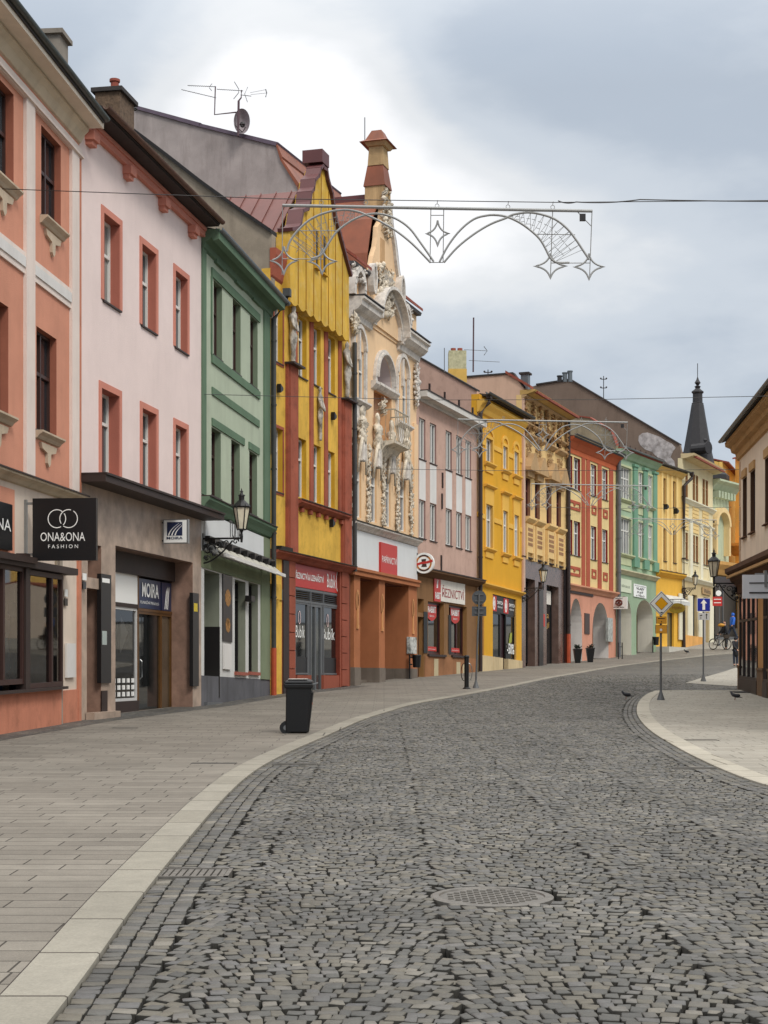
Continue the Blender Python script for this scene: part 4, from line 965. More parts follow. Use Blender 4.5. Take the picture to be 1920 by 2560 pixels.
# parapet, roof and the tall gable
ztp = Zv('Z3', 625, 1000)
H.wall('parapet_wall', 0, Wd, zcor-.02, zcor+1.5, CRE, CRR)
mb = MB(); H.prism_u(mb, [(-.1, zcor+1.5), (.2, zcor+1.5), (.25, zcor+1.62), (-.1, zcor+1.65)], 0, Wd); mb.build('parapet_coping', mat('lead cap', (70, 68, 70)), H.root)
for (x0_, x1_) in ((612, 690), (930, 985)):
    a, b_ = U('Z3', x0_, .1), U('Z3', x1_, .1); c = (a+b_)/2; mb = MB(); archband(H, c, (b_-a)*.34, .22, zcor+.75, -.01, .3, mb, 10, ry=.55)
    for x in (c-(b_-a)*.34-.22, c+(b_-a)*.34): H.bx(mb, x, x+.22, -.01, .28, zcor+.35, zcor+.75)
    mb.build('dormer_hood', STW, H.root); H.part('dormer_niche', CRR, [(c-(b_-a)*.3, c+(b_-a)*.3, -.01, .04, zcor+.36, zcor+1.2)])
    relief(H, a, b_, zcor+.9, zcor+1.5, .35, 18, .1, 'dormer_relief', seed=int(x0_), m=STW)
GP = [(733, 1290), (738, 1060), (748, 960), (760, 880), (778, 820), (786, 760), (790, 690), (818, 640), (824, 540), (862, 540), (868, 620), (876, 700), (892, 780), (902, 860), (912, 960), (928, 1060), (934, 1180), (934, 1440)]
poly = [H.px('Z3', x, y, .12) for x, y in GP]; mb = MB(); fill_poly(H, mb, poly, -.08, .12); mb.build('front_gable', CRE, H.root)
mb = MB()
for i in range(9, len(poly)-1):
    (a, b_), (c, d) = poly[i], poly[i+1]
    mb.hexa([H.p(a, -.4, b_), H.p(c, -.4, d), H.p(c, .2, d), H.p(a, .2, b_), H.p(a+.16, -.4, b_+.03), H.p(c+.16, -.4, d+.03), H.p(c+.16, .2, d+.03), H.p(a+.16, .2, b_+.03)])
mb.build('gable_edge', mat('violet grey flashing', (92, 78, 92), .6, .2, 3), H.root)
mb = MB()
for i in range(9, len(poly)-1):
    (a, b_), (c, d) = poly[i], poly[i+1]
    mb.hexa([H.p(a-.3, .11, b_), H.p(c-.3, .11, d), H.p(c-.3, .24, d), H.p(a-.3, .24, b_), H.p(a-.02, .11, b_), H.p(c-.02, .11, d), H.p(c-.02, .24, d), H.p(a-.02, .24, b_)])
mb.build('gable_band', STW, H.root)
u0, u1, z0, z1 = H.r('Z3', 805, 760, 833, 1000, .12); H.part('gable_niche', plaster('niche ochre', (196, 158, 116), .1, .3), [(u0, u1, .11, .135, z0, z1)]); H.part('niche_ledge', STW, profs=[([(.1, z0-.35), (.25, z0-.3), (.4, z0-.05), (.1, z0)], u0-.1, u1+.35)])
a, z_ = H.px('Z3', 775, 1240, .12); b_, z2_ = H.px('Z3', 870, 1050, .12); relief(H, a, b_, z_, z2_+.3, .4, 70, .16, 'coat_of_arms', seed=4)
a, z_ = H.px('Z3', 815, 700, .12); relief(H, a-.1, a+.7, z_-.3, z_+1.6, .35, 40, .12, 'gable_relief', seed=6)
a, z_ = H.px('Z3', 915, 1200, .12); mb = MB(); archband(H, a, .2, .12, z_+.5, .1, .4, mb, 12, ry=.6, a1=2*math.pi); mb.build('gable_scroll', STW, H.root)
a, z_ = H.px('Z3', 740, 1080, .12); mb = MB(); archband(H, a, .16, .12, z_+.3, .1, .35, mb, 12, ry=.5, a1=2*math.pi); mb.build('gable_scroll', STW, H.root)
# pylon topping the gable
pu0, pz0 = H.px('Z3', 830, 520, .2); pu1, _ = H.px('Z3', 872, 520, .2); sfp = H.side(pu0); nb_, _ = sfp.px('Z3', 705, 470); zcap = Zv('Z3', 838, 180)
zpt = Zv('Z3', 838, 95); z320 = Zv('Z3', 838, 325); z460 = Zv('Z3', 838, 460)
PL = plaster('weathered pylon plaster', (190, 160, 118), .2, .6)
def frust(H, mb, u0, u1, n0, n1, z0, z1, e0, e1):
    mb.hexa([H.p(u0-e0, n0-e0, z0), H.p(u1+e0, n0-e0, z0), H.p(u1+e0, n1+e0, z0), H.p(u0-e0, n1+e0, z0), H.p(u0-e1, n0-e1, z1), H.p(u1+e1, n0-e1, z1), H.p(u1+e1, n1+e1, z1), H.p(u0-e1, n1+e1, z1)])
nf = .2
mb = MB(); frust(H, mb, pu0, pu1, nb_, nf, pz0-.3, z460, .0, .0); mb.build('pylon_foot', PL, H.root); mb = MB(); frust(H, mb, pu0+.1, pu1-.1, nb_+.15, nf-.1, z320, zcap-.1, .05, .0); frust(H, mb, pu0, pu1, nb_+.1, nf, zcap-.14, zcap, .0, .1); o = mb.build('pylon', PL, H.root)
mb = MB(); frust(H, mb, pu0, pu1, nb_, nf, z460, z320, .05, -.08); frust(H, mb, pu0, pu1, nb_+.05, nf, zcap, zcap+.12, .22, .02); frust(H, mb, pu0, pu1, nb_+.05, nf, zcap+.12, zpt, .02, -.18); mb.build('pylon_cap', BRROOF, o)
mb = MB(); mb.tube([H.p(pu0, nb_, zcap), H.p(pu0, nb_, zpt+.5)], .02, 5); mb.build('lightning_rod', GREY, H.root)
# brown curved cross roof on the left of the gable
zev = zcor+1.4; um = pu0+.35; zrg = H.side(um).px('S', 870, 505)[1]
curve = [(um, zrg), (um-1.0, zrg-1.1), (um-1.55, zrg-2.6), (um-1.75, zrg-3.9), (um-2.3, zrg-5.0), (.4, zev+.2)]
mb = MB()
for i in range(len(curve)-1):
    (a, b_), (c, d) = curve[i], curve[i+1]; mb.hexa([H.p(a, -.1, b_), H.p(c, -.1, d), H.p(c, -10, d), H.p(a, -10, b_), H.p(a, -.1, b_+.1), H.p(c, -.1, d+.1), H.p(c, -10, d+.1), H.p(a, -10, b_+.1)])
    a, c = 2*um-a, 2*um-c; c = min(c, Wd-.1)
    mb.hexa([H.p(a, -.1, b_), H.p(c, -.1, d), H.p(c, -10, d), H.p(a, -10, b_), H.p(a, -.1, b_+.1), H.p(c, -.1, d+.1), H.p(c, -10, d+.1), H.p(a, -10, b_+.1)])
mb.build('roof', BRROOF, H.root)
mb = MB(); H.bx(mb, .03, Wd-.03, -10, -1.5, zf0+.3, zev+.1); mb.build('side_wall', GRYW, H.root)
mb = MB(); H.bx(mb, um-.05, um+.1, -10, -.5, zrg+.05, zrg+.3); mb.build('ridge_cap', MET, H.root)
H.part('corner_tiles', TILE, profs=[([(.3, zev+.28), (-1.8, zev+1.9), (-1.8, zev+2.0), (.3, zev+.4)], 0, um-2.2), ([(.3, zev+.28), (-1.8, zev+1.9), (-1.8, zev+2.0), (.3, zev+.4)], um+2.2, Wd)])
# ground floor portico
H.part('shop_cornice', STW, profs=[(moulding(.3, zf1, zled-.08, 3), 0, Wd)]); H.part('cornice_flashing', mat('mossy flashing', (52, 46, 34)), [(0, Wd, -.02, .33, zled-.08, zled-.04)])
H.part('fascia_board', plaster('white fascia', (214, 216, 216)), [(0, Wd, -.3, .05, zf0, zf1)])
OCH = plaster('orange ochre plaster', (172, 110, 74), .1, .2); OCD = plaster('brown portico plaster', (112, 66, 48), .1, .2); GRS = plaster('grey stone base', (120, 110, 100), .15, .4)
zb0 = zf0-.35
H.part('portico_beam', OCH, [(0, Wd, -.3, .16, zf0-.3, zf0), (0, Wd, .14, .22, zf0-.12, zf0-.03)])
zg = -.2
piers = [(U('Z4', 632), U('Z4', 672)), (U('Z4', 794), U('Z4', 832)), (U('Z4', 986), Wd)]
zgs = .9
for (a, b_) in piers:
    H.part('portico_pillar', OCH, [(a, b_, -1.25, .02, zgs, zf0-.3)]); H.part('pillar_base', GRS, [(a-.01, b_+.01, -1.25, .05, zg, zgs)])
    mb = MB(); c = (a+b_)/2; ring(H, mb, c, zf0-1.25, .05, .19, .42, .09); ring(H, mb, c, zf0-1.25, .07, .12, .3, .05); H.bx(mb, c-.07, c+.07, .02, .06, zf0-2.3, zf0-1.6); H.bx(mb, c-.1, c+.1, .02, .07, zf0-2.35, zf0-2.2)
    mb.build('pillar_ornament', plaster('tan ornament', (206, 150, 100)), H.root, fix=False)
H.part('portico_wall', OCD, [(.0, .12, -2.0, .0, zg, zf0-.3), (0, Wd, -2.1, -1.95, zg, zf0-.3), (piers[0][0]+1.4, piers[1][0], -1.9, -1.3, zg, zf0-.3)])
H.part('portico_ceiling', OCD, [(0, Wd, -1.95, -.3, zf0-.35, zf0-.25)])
H.part('shop_entrance', SHOP, [(piers[1][1]+.1, piers[2][0]-1.2, -1.94, -1.9, .3, 3.2)]); H.part('portico_steps', GRS, [(0, Wd-.1, -1.9, -.1, zg, .22), (piers[0][1], piers[1][0], -1.9, -.5, .22, .42)])
o, _ = plate(H, 'Z4', 810, 920, 916, 1128, .14, RED, 'shop_sign', .1, 'PAPÍRNICTVÍ', SIGNW, (.06, .03, .38, .36))

# ============ 6 dusky pink house
DPK = plaster('dusky pink plaster', (194, 162, 147), .06, .16, dirt=(140, 112, 100), dirt_amt=.25); DPR = plaster('mauve reveal', (152, 122, 116), .06, .1)
H = House('dusky_pink_house', 'dusky pink plain house with white panels between windows over a butcher shop', 1041.3, 67, 1192, 75.2, [(1041, 985, 1195, 1065), (1045, 1343, 1176, 1382), (1047, 1041.6, 1178, 1101)])
H6 = H; H.fr = .40; Wd = H.W; U = lambda zm, x, n=0: H.px(zm, x, 0, n)[0]; Zv = lambda zm, x, y: H.px(zm, x, y)[1]
ztu, zbu = Zv('Z4', 1057, 110), Zv('Z4', 1057, 375); ztl, zbl = Zv('Z4', 1053, 642), Zv('Z4', 1053, 888)
for (a, b_) in ((1057, 1098), (1127, 1168), (1229, 1269), (1297, 1334), (1357, 1394)):
    u0, u1 = U('Z4', a), U('Z4', b_); H.win(u0, u1, zbu, ztu, .34, WF, mull=1, trans=(), sill=1, sillm=DKBR, sn=.05); H.win(u0, u1, zbl, ztl, .34, WF, mull=1, trans=(), sill=1, sillm=DKBR, sn=.05)
    H.part('window_panel', white, [(u0, u1, -.01, .012, ztl+.02, zbu-.08)])
zcan = Zv('Z4', 1100, 1105); zc1 = Zv('Z3', 1042, 1772); zc0 = Zv('Z3', 1042, 1812)
H.wall('upper_wall', 0, Wd, zcan-.1, zc0+.1, DPK, DPR)
H.part('cornice', plaster('white cornice', (206, 202, 196), .05, .2), [(0, Wd, -.1, .1, zc0, zc0+.12), (0, Wd+.02, -.1, .5, zc0+.12, zc1+.1)])
H.part('cornice_flashing', DKBR, [(0, Wd+.02, -.1, .54, zc1+.1, zc1+.15)])
mb = MB()
for k in range(4): H.bx(mb, 1+k*2.1, 1.08+k*2.1, .2, .28, zc1+.1, zc1+.6)
mb.build('snow_guard_post', DKBR, H.root)
H.body([(0, zc1+.1), (-5, zc1+.9), (-10, zc1)], DPK, DKROOF, over=.1)
GB = plaster('brown shop plaster', (134, 100, 68), .1, .25); BRO = plaster('peeling brown base', (150, 106, 74), .2, .3)
db = H.r('A4', 118, 1160, 190, 1880); w1 = H.r('A4', 240, 975, 420, 1612); w2 = H.r('A4', 525, 1020, 695, 1625); nb = H.r('A4', 118, 942, 190, 1110)
H.hole(db[0], db[1], .15, db[3], .3); H.hole(nb[0], nb[1], nb[2], nb[3], .3); H.hole(w1[0], w1[1]+.15, w1[2], w1[3], .3); H.hole(w2[0]-.4, w2[1]+.15, w2[2], w2[3], .3)
H.wall('shopfront_wall', 0, Wd, 0, zcan-.08, GB, plaster('tan shop reveal', (150, 112, 70)))
H.part('wall_base', BRO, [(db[1]+.1, Wd-.2, -.01, .03, 0, w1[2]-.1)]); H.part('peeled_patch', plaster('bare render', (186, 172, 140)), [(U('A4', a), U('A4', b_), .02, .042, .35+k*.05, 1.2-k*.1) for k, (a, b_) in enumerate(((305, 355), (575, 620), (650, 690)))])
DOOR = mat('dark red door', (70, 36, 30), .5); H.part('side_door', DOOR, [(db[0], db[1], -.32, -.24, .15, db[3])]); H.part('transom_panel', DOOR, [(nb[0], nb[1], -.32, -.28, nb[2], nb[3])])
MAR = mat('maroon frame', (64, 26, 26), .4)
for (a, b_, c, d) in (w1, w2):
    w_ = shopwin(H, a, b_+.15, c, d, -.2, MAR, SHOP, .1, mull=() if a < 3 else (a+(b_-a)*.62,))
    h = d-c; mb = MB(); cc = a+(b_-a)*.5; wv = (b_-a)*.30
    H.prism(mb, [(cc-wv*1.1, d-.1), (cc-wv*1.05, d-h*.27), (cc-wv*.6, d-h*.33), (cc, d-h*.36), (cc+wv*.6, d-h*.33), (cc+wv*1.05, d-h*.27), (cc+wv*1.1, d-.1)], -.2, -.185)
    H.prism(mb, [(cc-wv*1.1, c+.15), (cc+wv*1.1, c+.15), (cc+wv, c+h*.15), (cc-wv, c+h*.15)], -.2, -.185)
    o = mb.build('window_sticker', RED, w_); H.text('RABBIT', cc-wv*.9, cc+wv*.9, d-h*.2, d-h*.08, -.183, SIGNW, o, bold=True); H.text('ŘEZNICTVÍ', cc-wv*.5, cc+wv*.5, d-h*.28, d-h*.24, -.183, SIGNW, o); H.text('POTRAVINY', cc-wv*.8, cc+wv*.8, c+.22, c+h*.11, -.183, SIGNW, o)
H.part('window_sill', DKBR, [(w1[0]-.1, w1[1]+.25, -.1, .1, w1[2]-.1, w1[2]), (w2[0]-.1, w2[1]+.25, -.1, .1, w2[2]-.1, w2[2])])
plate(H, 'A4', 192, 1100, 236, 1600, .03, mat('chalk board', (34, 36, 38), .6, .6, 30), 'menu_board', .02)
plate(H, 'A4', 478, 1140, 522, 1610, .0, mat('chalk board', (34, 36, 38)), 'menu_board', .02)
H.part('canopy', plaster('dark tan canopy', (104, 76, 52)), profs=[([(-.02, zcan-.3), (.1, zcan-.28), (.45, zcan-.08), (.45, zcan), (-.02, zcan+.02)], 0, Wd+.05)]); H.part('canopy_flashing', DKBR, [(0, Wd+.05, -.02, .48, zcan+.0, zcan+.05)])
a, _ = plate(H, 'A4', 318, 700, 395, 975, .06, RED, 'shop_emblem_sign', .04); H.text('RABBIT', _[0]+.08, _[1]-.08, _[2]+.12, _[2]+.42, .063, SIGNW, a, bold=True)
mb = MB(); H.prism(mb, [(_[0]+.3, _[2]+.6), (_[0]+.48, _[2]+.62), (_[0]+.46, _[2]+1.0), (_[0]+.55, _[3]-.1), (_[0]+.4, _[3]-.12), (_[0]+.36, _[2]+1.0)], .06, .068); mb.build('rabbit_mark', SIGNW, a)
plate(H, 'A4', 396, 704, 686, 975, .07, plaster('sign cream', (222, 216, 206), .04, .15), 'shop_sign', .05, 'ŘEZNICTVÍ', mat('sign dark red', (150, 30, 36), .5), (.05, .05, .2, .26))
plate(H, 'A4', 25, 1405, 105, 1605, .16, mat('sprayed white cabinet', (196, 196, 190), .6, .6, 9, dirt=(60, 64, 62), dirt_amt=.8), 'meter_cabinet', .15)
mb = MB()
for x, y in ((1203, 520), (1200, 655), (1195, 1055)):
    u, z = H.px('Z4', x, y); H.bx(mb, u, u+.1, .0, .06, z-.35, z+.35)
mb.build('wall_bracket', DKBR, H.root)

# ============ 7 ochre yellow house
OY = plaster('ochre yellow plaster', (214, 160, 50), .05, .12); OYL = plaster('light ochre trim', (226, 178, 84), .05, .1); OYR = plaster('ochre reveal tan', (206, 164, 96))
H = House('ochre_house', 'bright ochre yellow house with pale window trim beside the dusky pink house', 1192.4, 75.2, 1304, 80.8, [(1199, 1455, 1308, 1485), (1217, 997, 1333, 1059)])
H7 = H; H.fr = .40; Wd = H.W; U = lambda zm, x, n=0: H.px(zm, x, 0, n)[0]; Zv = lambda zm, x, y: H.px(zm, x, y)[1]
ztu, zbu = Zv('B7', 722, 1050), Zv('B7', 722, 1300); ztl = Zv('Z4', 1480, 668); zbl = Zv('Z4', 1480, 950)
cols = [(U('B7', 720), U('B7', 790)), (U('B7', 897), U('B7', 945)), (U('B7', 1013), U('B7', 1060))]
for i, (u0, u1) in enumerate(cols):
    for (z0, z1) in ((zbu, ztu), (zbl, ztl)):
        H.win(u0, u1, z0, z1, .26, WF, mull=1, trans=(.66,) if z0 == zbl else ()); H.surround(u0, u1, z0, z1, .14, OYL, .05, bottom=False)
        H.part('window_sill', OYL, profs=[(moulding(.2, z0-.22, z0-.02, 2), u0-.22, u1+.22)]); H.part('sill_apron', OYL, [(u0-.05, u1+.05, -.01, .06, z0-.5, z0-.22)])
    H.part('window_head', OYL, [(u0-.14, u1+.14, -.01, .05, ztl+.14, ztl+.8)]); H.part('window_hood', OYL, profs=[(moulding(.22, ztl+.8, ztl+.95, 2), u0-.25, u1+.25)])
    mb = MB(); archband(H, (u0+u1)/2, (u1-u0)/2, .16, ztu+.1, -.01, .06, mb, 10, ry=.3); mb.build('window_arch_trim', OYL, H.root)
zs = Zv('A4', 862, 745); zs0 = Zv('A4', 862, 790); ze = Zv('B7', 740, 660)
for (x, y) in (('Z4', (1450, 265)), ('Z4', (1450, 745))):
    z = Zv(x, *y); bs = []; ed = [0]+[e for c in cols for e in (c[0]-.14, c[1]+.14)]+[Wd]
    for i in range(0, 8, 2): bs.append((ed[i]+.02, ed[i+1]-.02, -.01, .05, z-.12, z+.12))
    H.part('string_course', OYL, bs)
H.wall('upper_wall', 0, Wd, zs-.05, ze-.3, OY, OYR)
H.part('cornice', OYL, profs=[(moulding(.35, ze-.9, ze-.25, 3), 0, Wd)]); H.part('eave_board', OY, [(0, Wd, -.3, .12, ze-.3, ze)])
gutter(H, -.1, Wd+.2, .6, ze+.05, DP, .12)
sf = H.side(0.02); P = [sf.px('S', x, y) for x, y in ((1190, 978), (1120, 938), (1051, 897))]; sl = (P[2][1]-P[0][1])/(P[0][0]-P[2][0])
gable_wall(H, [(.0, ze-.2), (.0, P[0][1]), (P[2][0], P[2][1]), (P[2][0]-1.5, P[2][1]+1.5*sl), (P[2][0]-6, ze)], DPK)
H.body([(0, ze), (-5, ze+.9), (-10, ze)], DPK, DKROOF, over=.5, thick=.1, u0=.3)
H.part('ledge', OYL, profs=[(moulding(.24, zs0, zs, 2), 0, Wd)])
g0 = H.r('A4', 1020, 1100, 1132, 1645); g1 = H.r('A4', 1132, 1110, 1197, 1800); g2 = H.r('A4', 1197, 1130, 1302, 1665); sg = H.r('A4', 1020, 888, 1304, 1098)
H.hole(g0[0], g2[1], 0.4, sg[3], .25); H.hole(U('A4', 870), U('A4', 915), .5, Zv('A4', 870, 850), .2)
H.wall('shopfront_wall', 0, Wd, .0, zs0+.02, OY, OYR)
CB = plaster('cream stone base', (200, 180, 142), .1, .35); zbase = Zv('A4', 1030, 1645)
H.part('wall_base', CB, [(0, g0[0], -.01, .04, 0, zbase), (g0[0], g1[0], -.2, .05, 0, zbase), (g2[0], Wd, -.2, .05, 0, zbase)])
H.part('recessed_panel', OY, [(U('A4', 870), U('A4', 915), -.3, -.18, 0, zs0)])
shopwin(H, g0[0], g1[0], zbase, sg[2], -.1, DF, SHOP, .07); w_ = shopwin(H, g2[0], g2[1], zbase, sg[2], -.1, DF, SHOP, .07)
H.part('shop_door', mat('aubergine door', (44, 22, 26), .4), [(g1[0], g2[0], -.3, -.22, .4, sg[2])])
n = -.08; o = H.part('shop_sign', DF, [(g0[0], g2[1], n-.08, n, sg[2], sg[3])])
hs = sg[3]-sg[2]; wsg = (g2[1]-g0[0])/2
for k in range(2):
    a = g0[0]+k*wsg; H.part('sign_panel', RED, [(a+.03, a+wsg*.42, n-.01, n+.012, sg[2]+.05, sg[3]-.05)], parent=o)
    mb = MB(); ring(H, mb, a+wsg*.21, sg[2]+hs*.5, n+.016, .17, .34, .1); ring(H, mb, a+wsg*.21, sg[2]+hs*.5, n+.016, .06, .14, .05); mb.build('sign_emblem', SIGNW, o, fix=False)
    H.text('SWITCH', a+wsg*.48, a+wsg*.95, sg[2]+hs*.5, sg[2]+hs*.7, n+.004, SIGNW, o, bold=True); H.text('obchod', a+wsg*.5, a+wsg*.9, sg[2]+hs*.3, sg[2]+hs*.42, n+.004, SIGNW, o)
hh = sg[2]-zbase; H.text('-50%', g2[0]+.15, g2[1]-.12, zbase+hh*.12, zbase+hh*.36, -.14+.06, SIGNW, w_, bold=True)
mb = MB(); H.prism(mb, [(g2[0]+.5, zbase+hh*.35), (g2[0]+.9, zbase+hh*.4), (g2[0]+.95, zbase+hh*.62), (g2[0]+.7, zbase+hh*.6)], -.13, -.115); mb.build('window_sticker', mat('lime sticker', (150, 158, 60), .5), w_)
downpipe(H, .02, ze-.5, .5, .18, .1, DKBR, kick=(.35, .5))

# ============ 8 cream house with pediments and a brown granite ground floor
C8 = plaster('warm cream plaster', (226, 192, 134), .07, .2); C8D = plaster('tan moulding', (184, 152, 112), .12, .4); C8R = plaster('tan brown reveal', (150, 112, 86))
H = House('pediment_house', 'cream house with window pediments and a polished brown stone ground floor', 1304.3, 80.8, 1415, 88.4, [(1308, 1084, 1410, 1138.5), (1305.6, 1387, 1412, 1415)])
H8 = H; H.fr = .68; Wd = H.W; U = lambda zm, x, n=0: H.px(zm, x, 0, n)[0]; Zv = lambda zm, x, y: H.px(zm, x, y)[1]
za1, za0 = Zv('Z5', 318, 592), Zv('Z5', 318, 680); zw1, zw0 = Zv('Z5', 318, 930), Zv('Z5', 318, 1150)
cols = [(U('Z5', 262), U('Z5', 290)), (U('Z5', 316), U('Z5', 345)), (U('Z5', 383), U('Z5', 412)), (U('Z5', 440), U('Z5', 467))]
zs = Zv('Z6', 20, 502); zt = Zv('Z5', 215, 415); 
for i, (u0, u1) in enumerate(cols):
    H.win(u0, u1, za0, za1, .3, DF, mull=1, trans=()); H.win(u0, u1, zw0, zw1, .4, mat('dull red window frame', (96, 44, 36), .5), mull=1, trans=(.68,))
    H.part('attic_sill', C8D, profs=[(moulding(.3, za0-.3, za0-.02, 2), u0-.3, u1+.3)])
    for sx in (u0+.15, (u0+u1)/2, u1-.15): relief(H, sx-.08, sx+.08, za0-1.2, za0-.45, .12, 9, .07, 'swag_drop', m=C8D, seed=int(sx*10))
    mb = MB(); c = (u0+u1)/2; w = (u1-u0)/2+.35; zp = zw1+.35
    if i % 2 == 0 or True: H.prism(mb, [(c-w, zp), (c+w, zp), (c+w, zp+.18), (c+.15, zp+.95), (c-.15, zp+.95), (c-w, zp+.18)], -.01, .42)
    H.prism(mb, [(c-w*.7, zp-.3), (c+w*.7, zp-.3), (c+w*.75, zp), (c-w*.75, zp)], -.01, .2); mb.build('pediment', C8D, H.root)
    H.part('sill', C8, profs=[(moulding(.3, zw0-.35, zw0-.02, 2), u0-.28, u1+.28)]); H.part('sill_block', C8, [(u0-.15, u1+.15, -.01, .14, zw0-1.9, zw0-.4), (u0-.25, u0-.1, .0, .18, zw0-2.3, zw0-.4), (u1+.1, u1+.25, .0, .18, zw0-2.3, zw0-.4)])
    mb = MB()
    for a in range(4):
        for b_ in range(4): H.bx(mb, u0+(u1-u0)*(a+.12)/4, u0+(u1-u0)*(a+.72)/4, .13, .16, zw0-1.55+b_*.26, zw0-1.38+b_*.26)
    mb.build('fretted_panel', C8R, H.root)
H.wall('upper_wall', 0, Wd, zs-.1, zt, C8, C8R)
mb = MB(); H.prism_u(mb, moulding(.2, zt-1.55, zt-1.35, 2), 0, Wd)
H.prism_u(mb, moulding(.25, zt-.2, zt, 2), 0, Wd); mb.build('frieze_moulding', C8D, H.root)
for k in range(7): u = .35+k*(Wd-.7)/6; relief(H, u-.15, u+.15, zt-2.2+(k % 2)*.5, zt-.15, .25, 22, .11, 'garland_relief', m=plaster('gilded brown relief', (160, 124, 84), .3, .5), seed=k)
ze = zt+.25
H.part('eave', plaster('yellow eave', (190, 156, 96)), profs=[([(-.1, zt), (.3, zt+.03), (.7, zt+.15), (.75, ze), (-.1, ze)], 0, Wd)])
sf = H.side(.02); P = [sf.px('S', x, y) for x, y in ((1293, 958), (1283, 935), (1200, 941), (1144, 946))]
gable_wall(H, [(.1, ze-.3), (.1, ze+.1), (P[1][0], P[1][1]), (P[3][0], P[3][1]), (P[3][0]-3, P[3][1]-.1), (P[3][0]-5, ze-1)], plaster('pinkish tan wall', (206, 172, 150), .06, .2))
H.body([(0, ze), (-5, ze+1.1), (-9, ze-1)], DPK, TILE, over=.8, thick=.12, u0=.3)
mb = MB(); H.prism_u(mb, [(.5, ze+.05), (P[1][0]-.4, P[1][1]+.05), (P[1][0]-.4, P[1][1]+.2), (.5, ze+.2)], -.1, .45); mb.build('verge_tiles', TILE, H.root)
GRN8 = mat('polished mauve granite', (104, 84, 76), .22, .3, 2.5, spec=.6)
# ground: granite piers and dark shop openings
ops = [H.r('Z6', 38, 655, 100, 1240), H.r('Z6', 122, 680, 148, 1230), H.r('Z6', 178, 700, 258, 1225)]
for r_ in ops: H.hole(r_[0], r_[1], .65, r_[3], .45)
H.wall('granite_wall', 0, Wd, .0, zs-.08, GRN8, GRN8)
H.part('granite_cap', DKBR, [(0, Wd, -.02, .12, zs-.1, zs-.04)])
for i, r_ in enumerate(ops):
    w_ = shopwin(H, r_[0], r_[1], .7 if i == 2 else .9, r_[3], -.4, DF, SHOP, .08, trans=(r_[3]-.9,))
    if i == 2:
        w = r_[1]-r_[0]; H.text('Pizza', r_[0]+.1*w, r_[0]+.75*w, 3.5, 3.85, -.42, mat('gilt', (190, 150, 80), .5), w_); H.text('VAJÍ', r_[0]+.12*w, r_[0]+.8*w, 2.9, 3.3, -.42, mat('gilt', (190, 150, 80), .5), w_)
        mb = MB(); H.bx(mb, r_[0]+.2, r_[1]-.3, -.4, -.36, r_[3]-1.0, r_[3]-.25); o = mb.build('hanging_sign', plaster('sign cream', (222, 216, 206)), w_)
plate(H, 'A5', 425, 1025, 447, 1160, .05, RED, 'menu_sign', .03); 
H.part('dark_pier', mat('black granite', (26, 20, 20), .3), [(U('Z6', 290), Wd-.02, .0, .07, 0, zs-.1), (U('Z6', 122), U('Z6', 150), .0, .06, .5, zs-1.6)])
downpipe(H, Wd-.05, ze-.3, .8, .16, .12, DKBR, foot=mat('orange pipe foot', (176, 74, 40)))
sf = H.side(.05)
a_, zt_ = H.side(1.2).px('B7', 1160, 385); chimney(H, 1.2, a_, .4, .4, ze-.5, zt_, ZINC, cap=DKROOF)

# ============ 9 red and cream striped house with pink arcade
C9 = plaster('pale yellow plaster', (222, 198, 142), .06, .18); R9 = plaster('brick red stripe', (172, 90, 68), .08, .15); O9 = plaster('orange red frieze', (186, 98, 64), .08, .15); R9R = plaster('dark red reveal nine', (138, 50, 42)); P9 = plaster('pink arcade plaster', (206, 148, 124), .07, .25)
H = House('striped_house', 'pale yellow house with red stripes above a pink two-arch arcade', 1415.3, 88.4, 1540, 95.8, [(1419, 1095, 1545, 1147), (1419.6, 1458, 1531.7, 1480)])
H9 = H; H.fr = .48; Wd = H.W; U = lambda zm, x, n=0: H.px(zm, x, 0, n)[0]; Zv = lambda zm, x, y: H.px(zm, x, y)[1]
zt1, zt0 = Zv('Z5', 505, 775), Zv('Z5', 505, 962); zl1, zl0 = Zv('Z5', 505, 1145), Zv('Z5', 505, 1345)
for (a, b_, mu) in ((504, 532, 0), (540, 577, 0), (638, 670, 0), (704, 735, 0)):
    u0, u1 = U('Z5', a), U('Z5', b_)
    for (z0, z1) in ((zt0, zt1), (zl0, zl1)): H.win(u0, u1, z0, z1, .3, WF, mull=1, trans=(.66,), sill=1, sillm=DKBR, sn=.06)
zled = Zv('Z6', 322, 690); zfr = Zv('Z5', 505, 760)
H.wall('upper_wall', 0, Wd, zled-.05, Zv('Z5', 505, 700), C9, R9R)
for (a, b_) in ((584, 603), (611, 630), (677, 697), (743, 764)): H.part('red_stripe', R9, [(U('Z5', a), U('Z5', b_), -.01, .05, zled, zfr)])
H.part('frieze', O9, [(0, Wd, -.01, .06, zfr, Zv('Z5', 505, 700))]); ze = Zv('Z5', 503, 672)
H.part('cornice', O9, profs=[(moulding(.5, Zv('Z5', 505, 735), ze, 4), 0, Wd)])
gutter(H, 0, Wd+.1, .6, ze+.12, DP)
mb = MB()
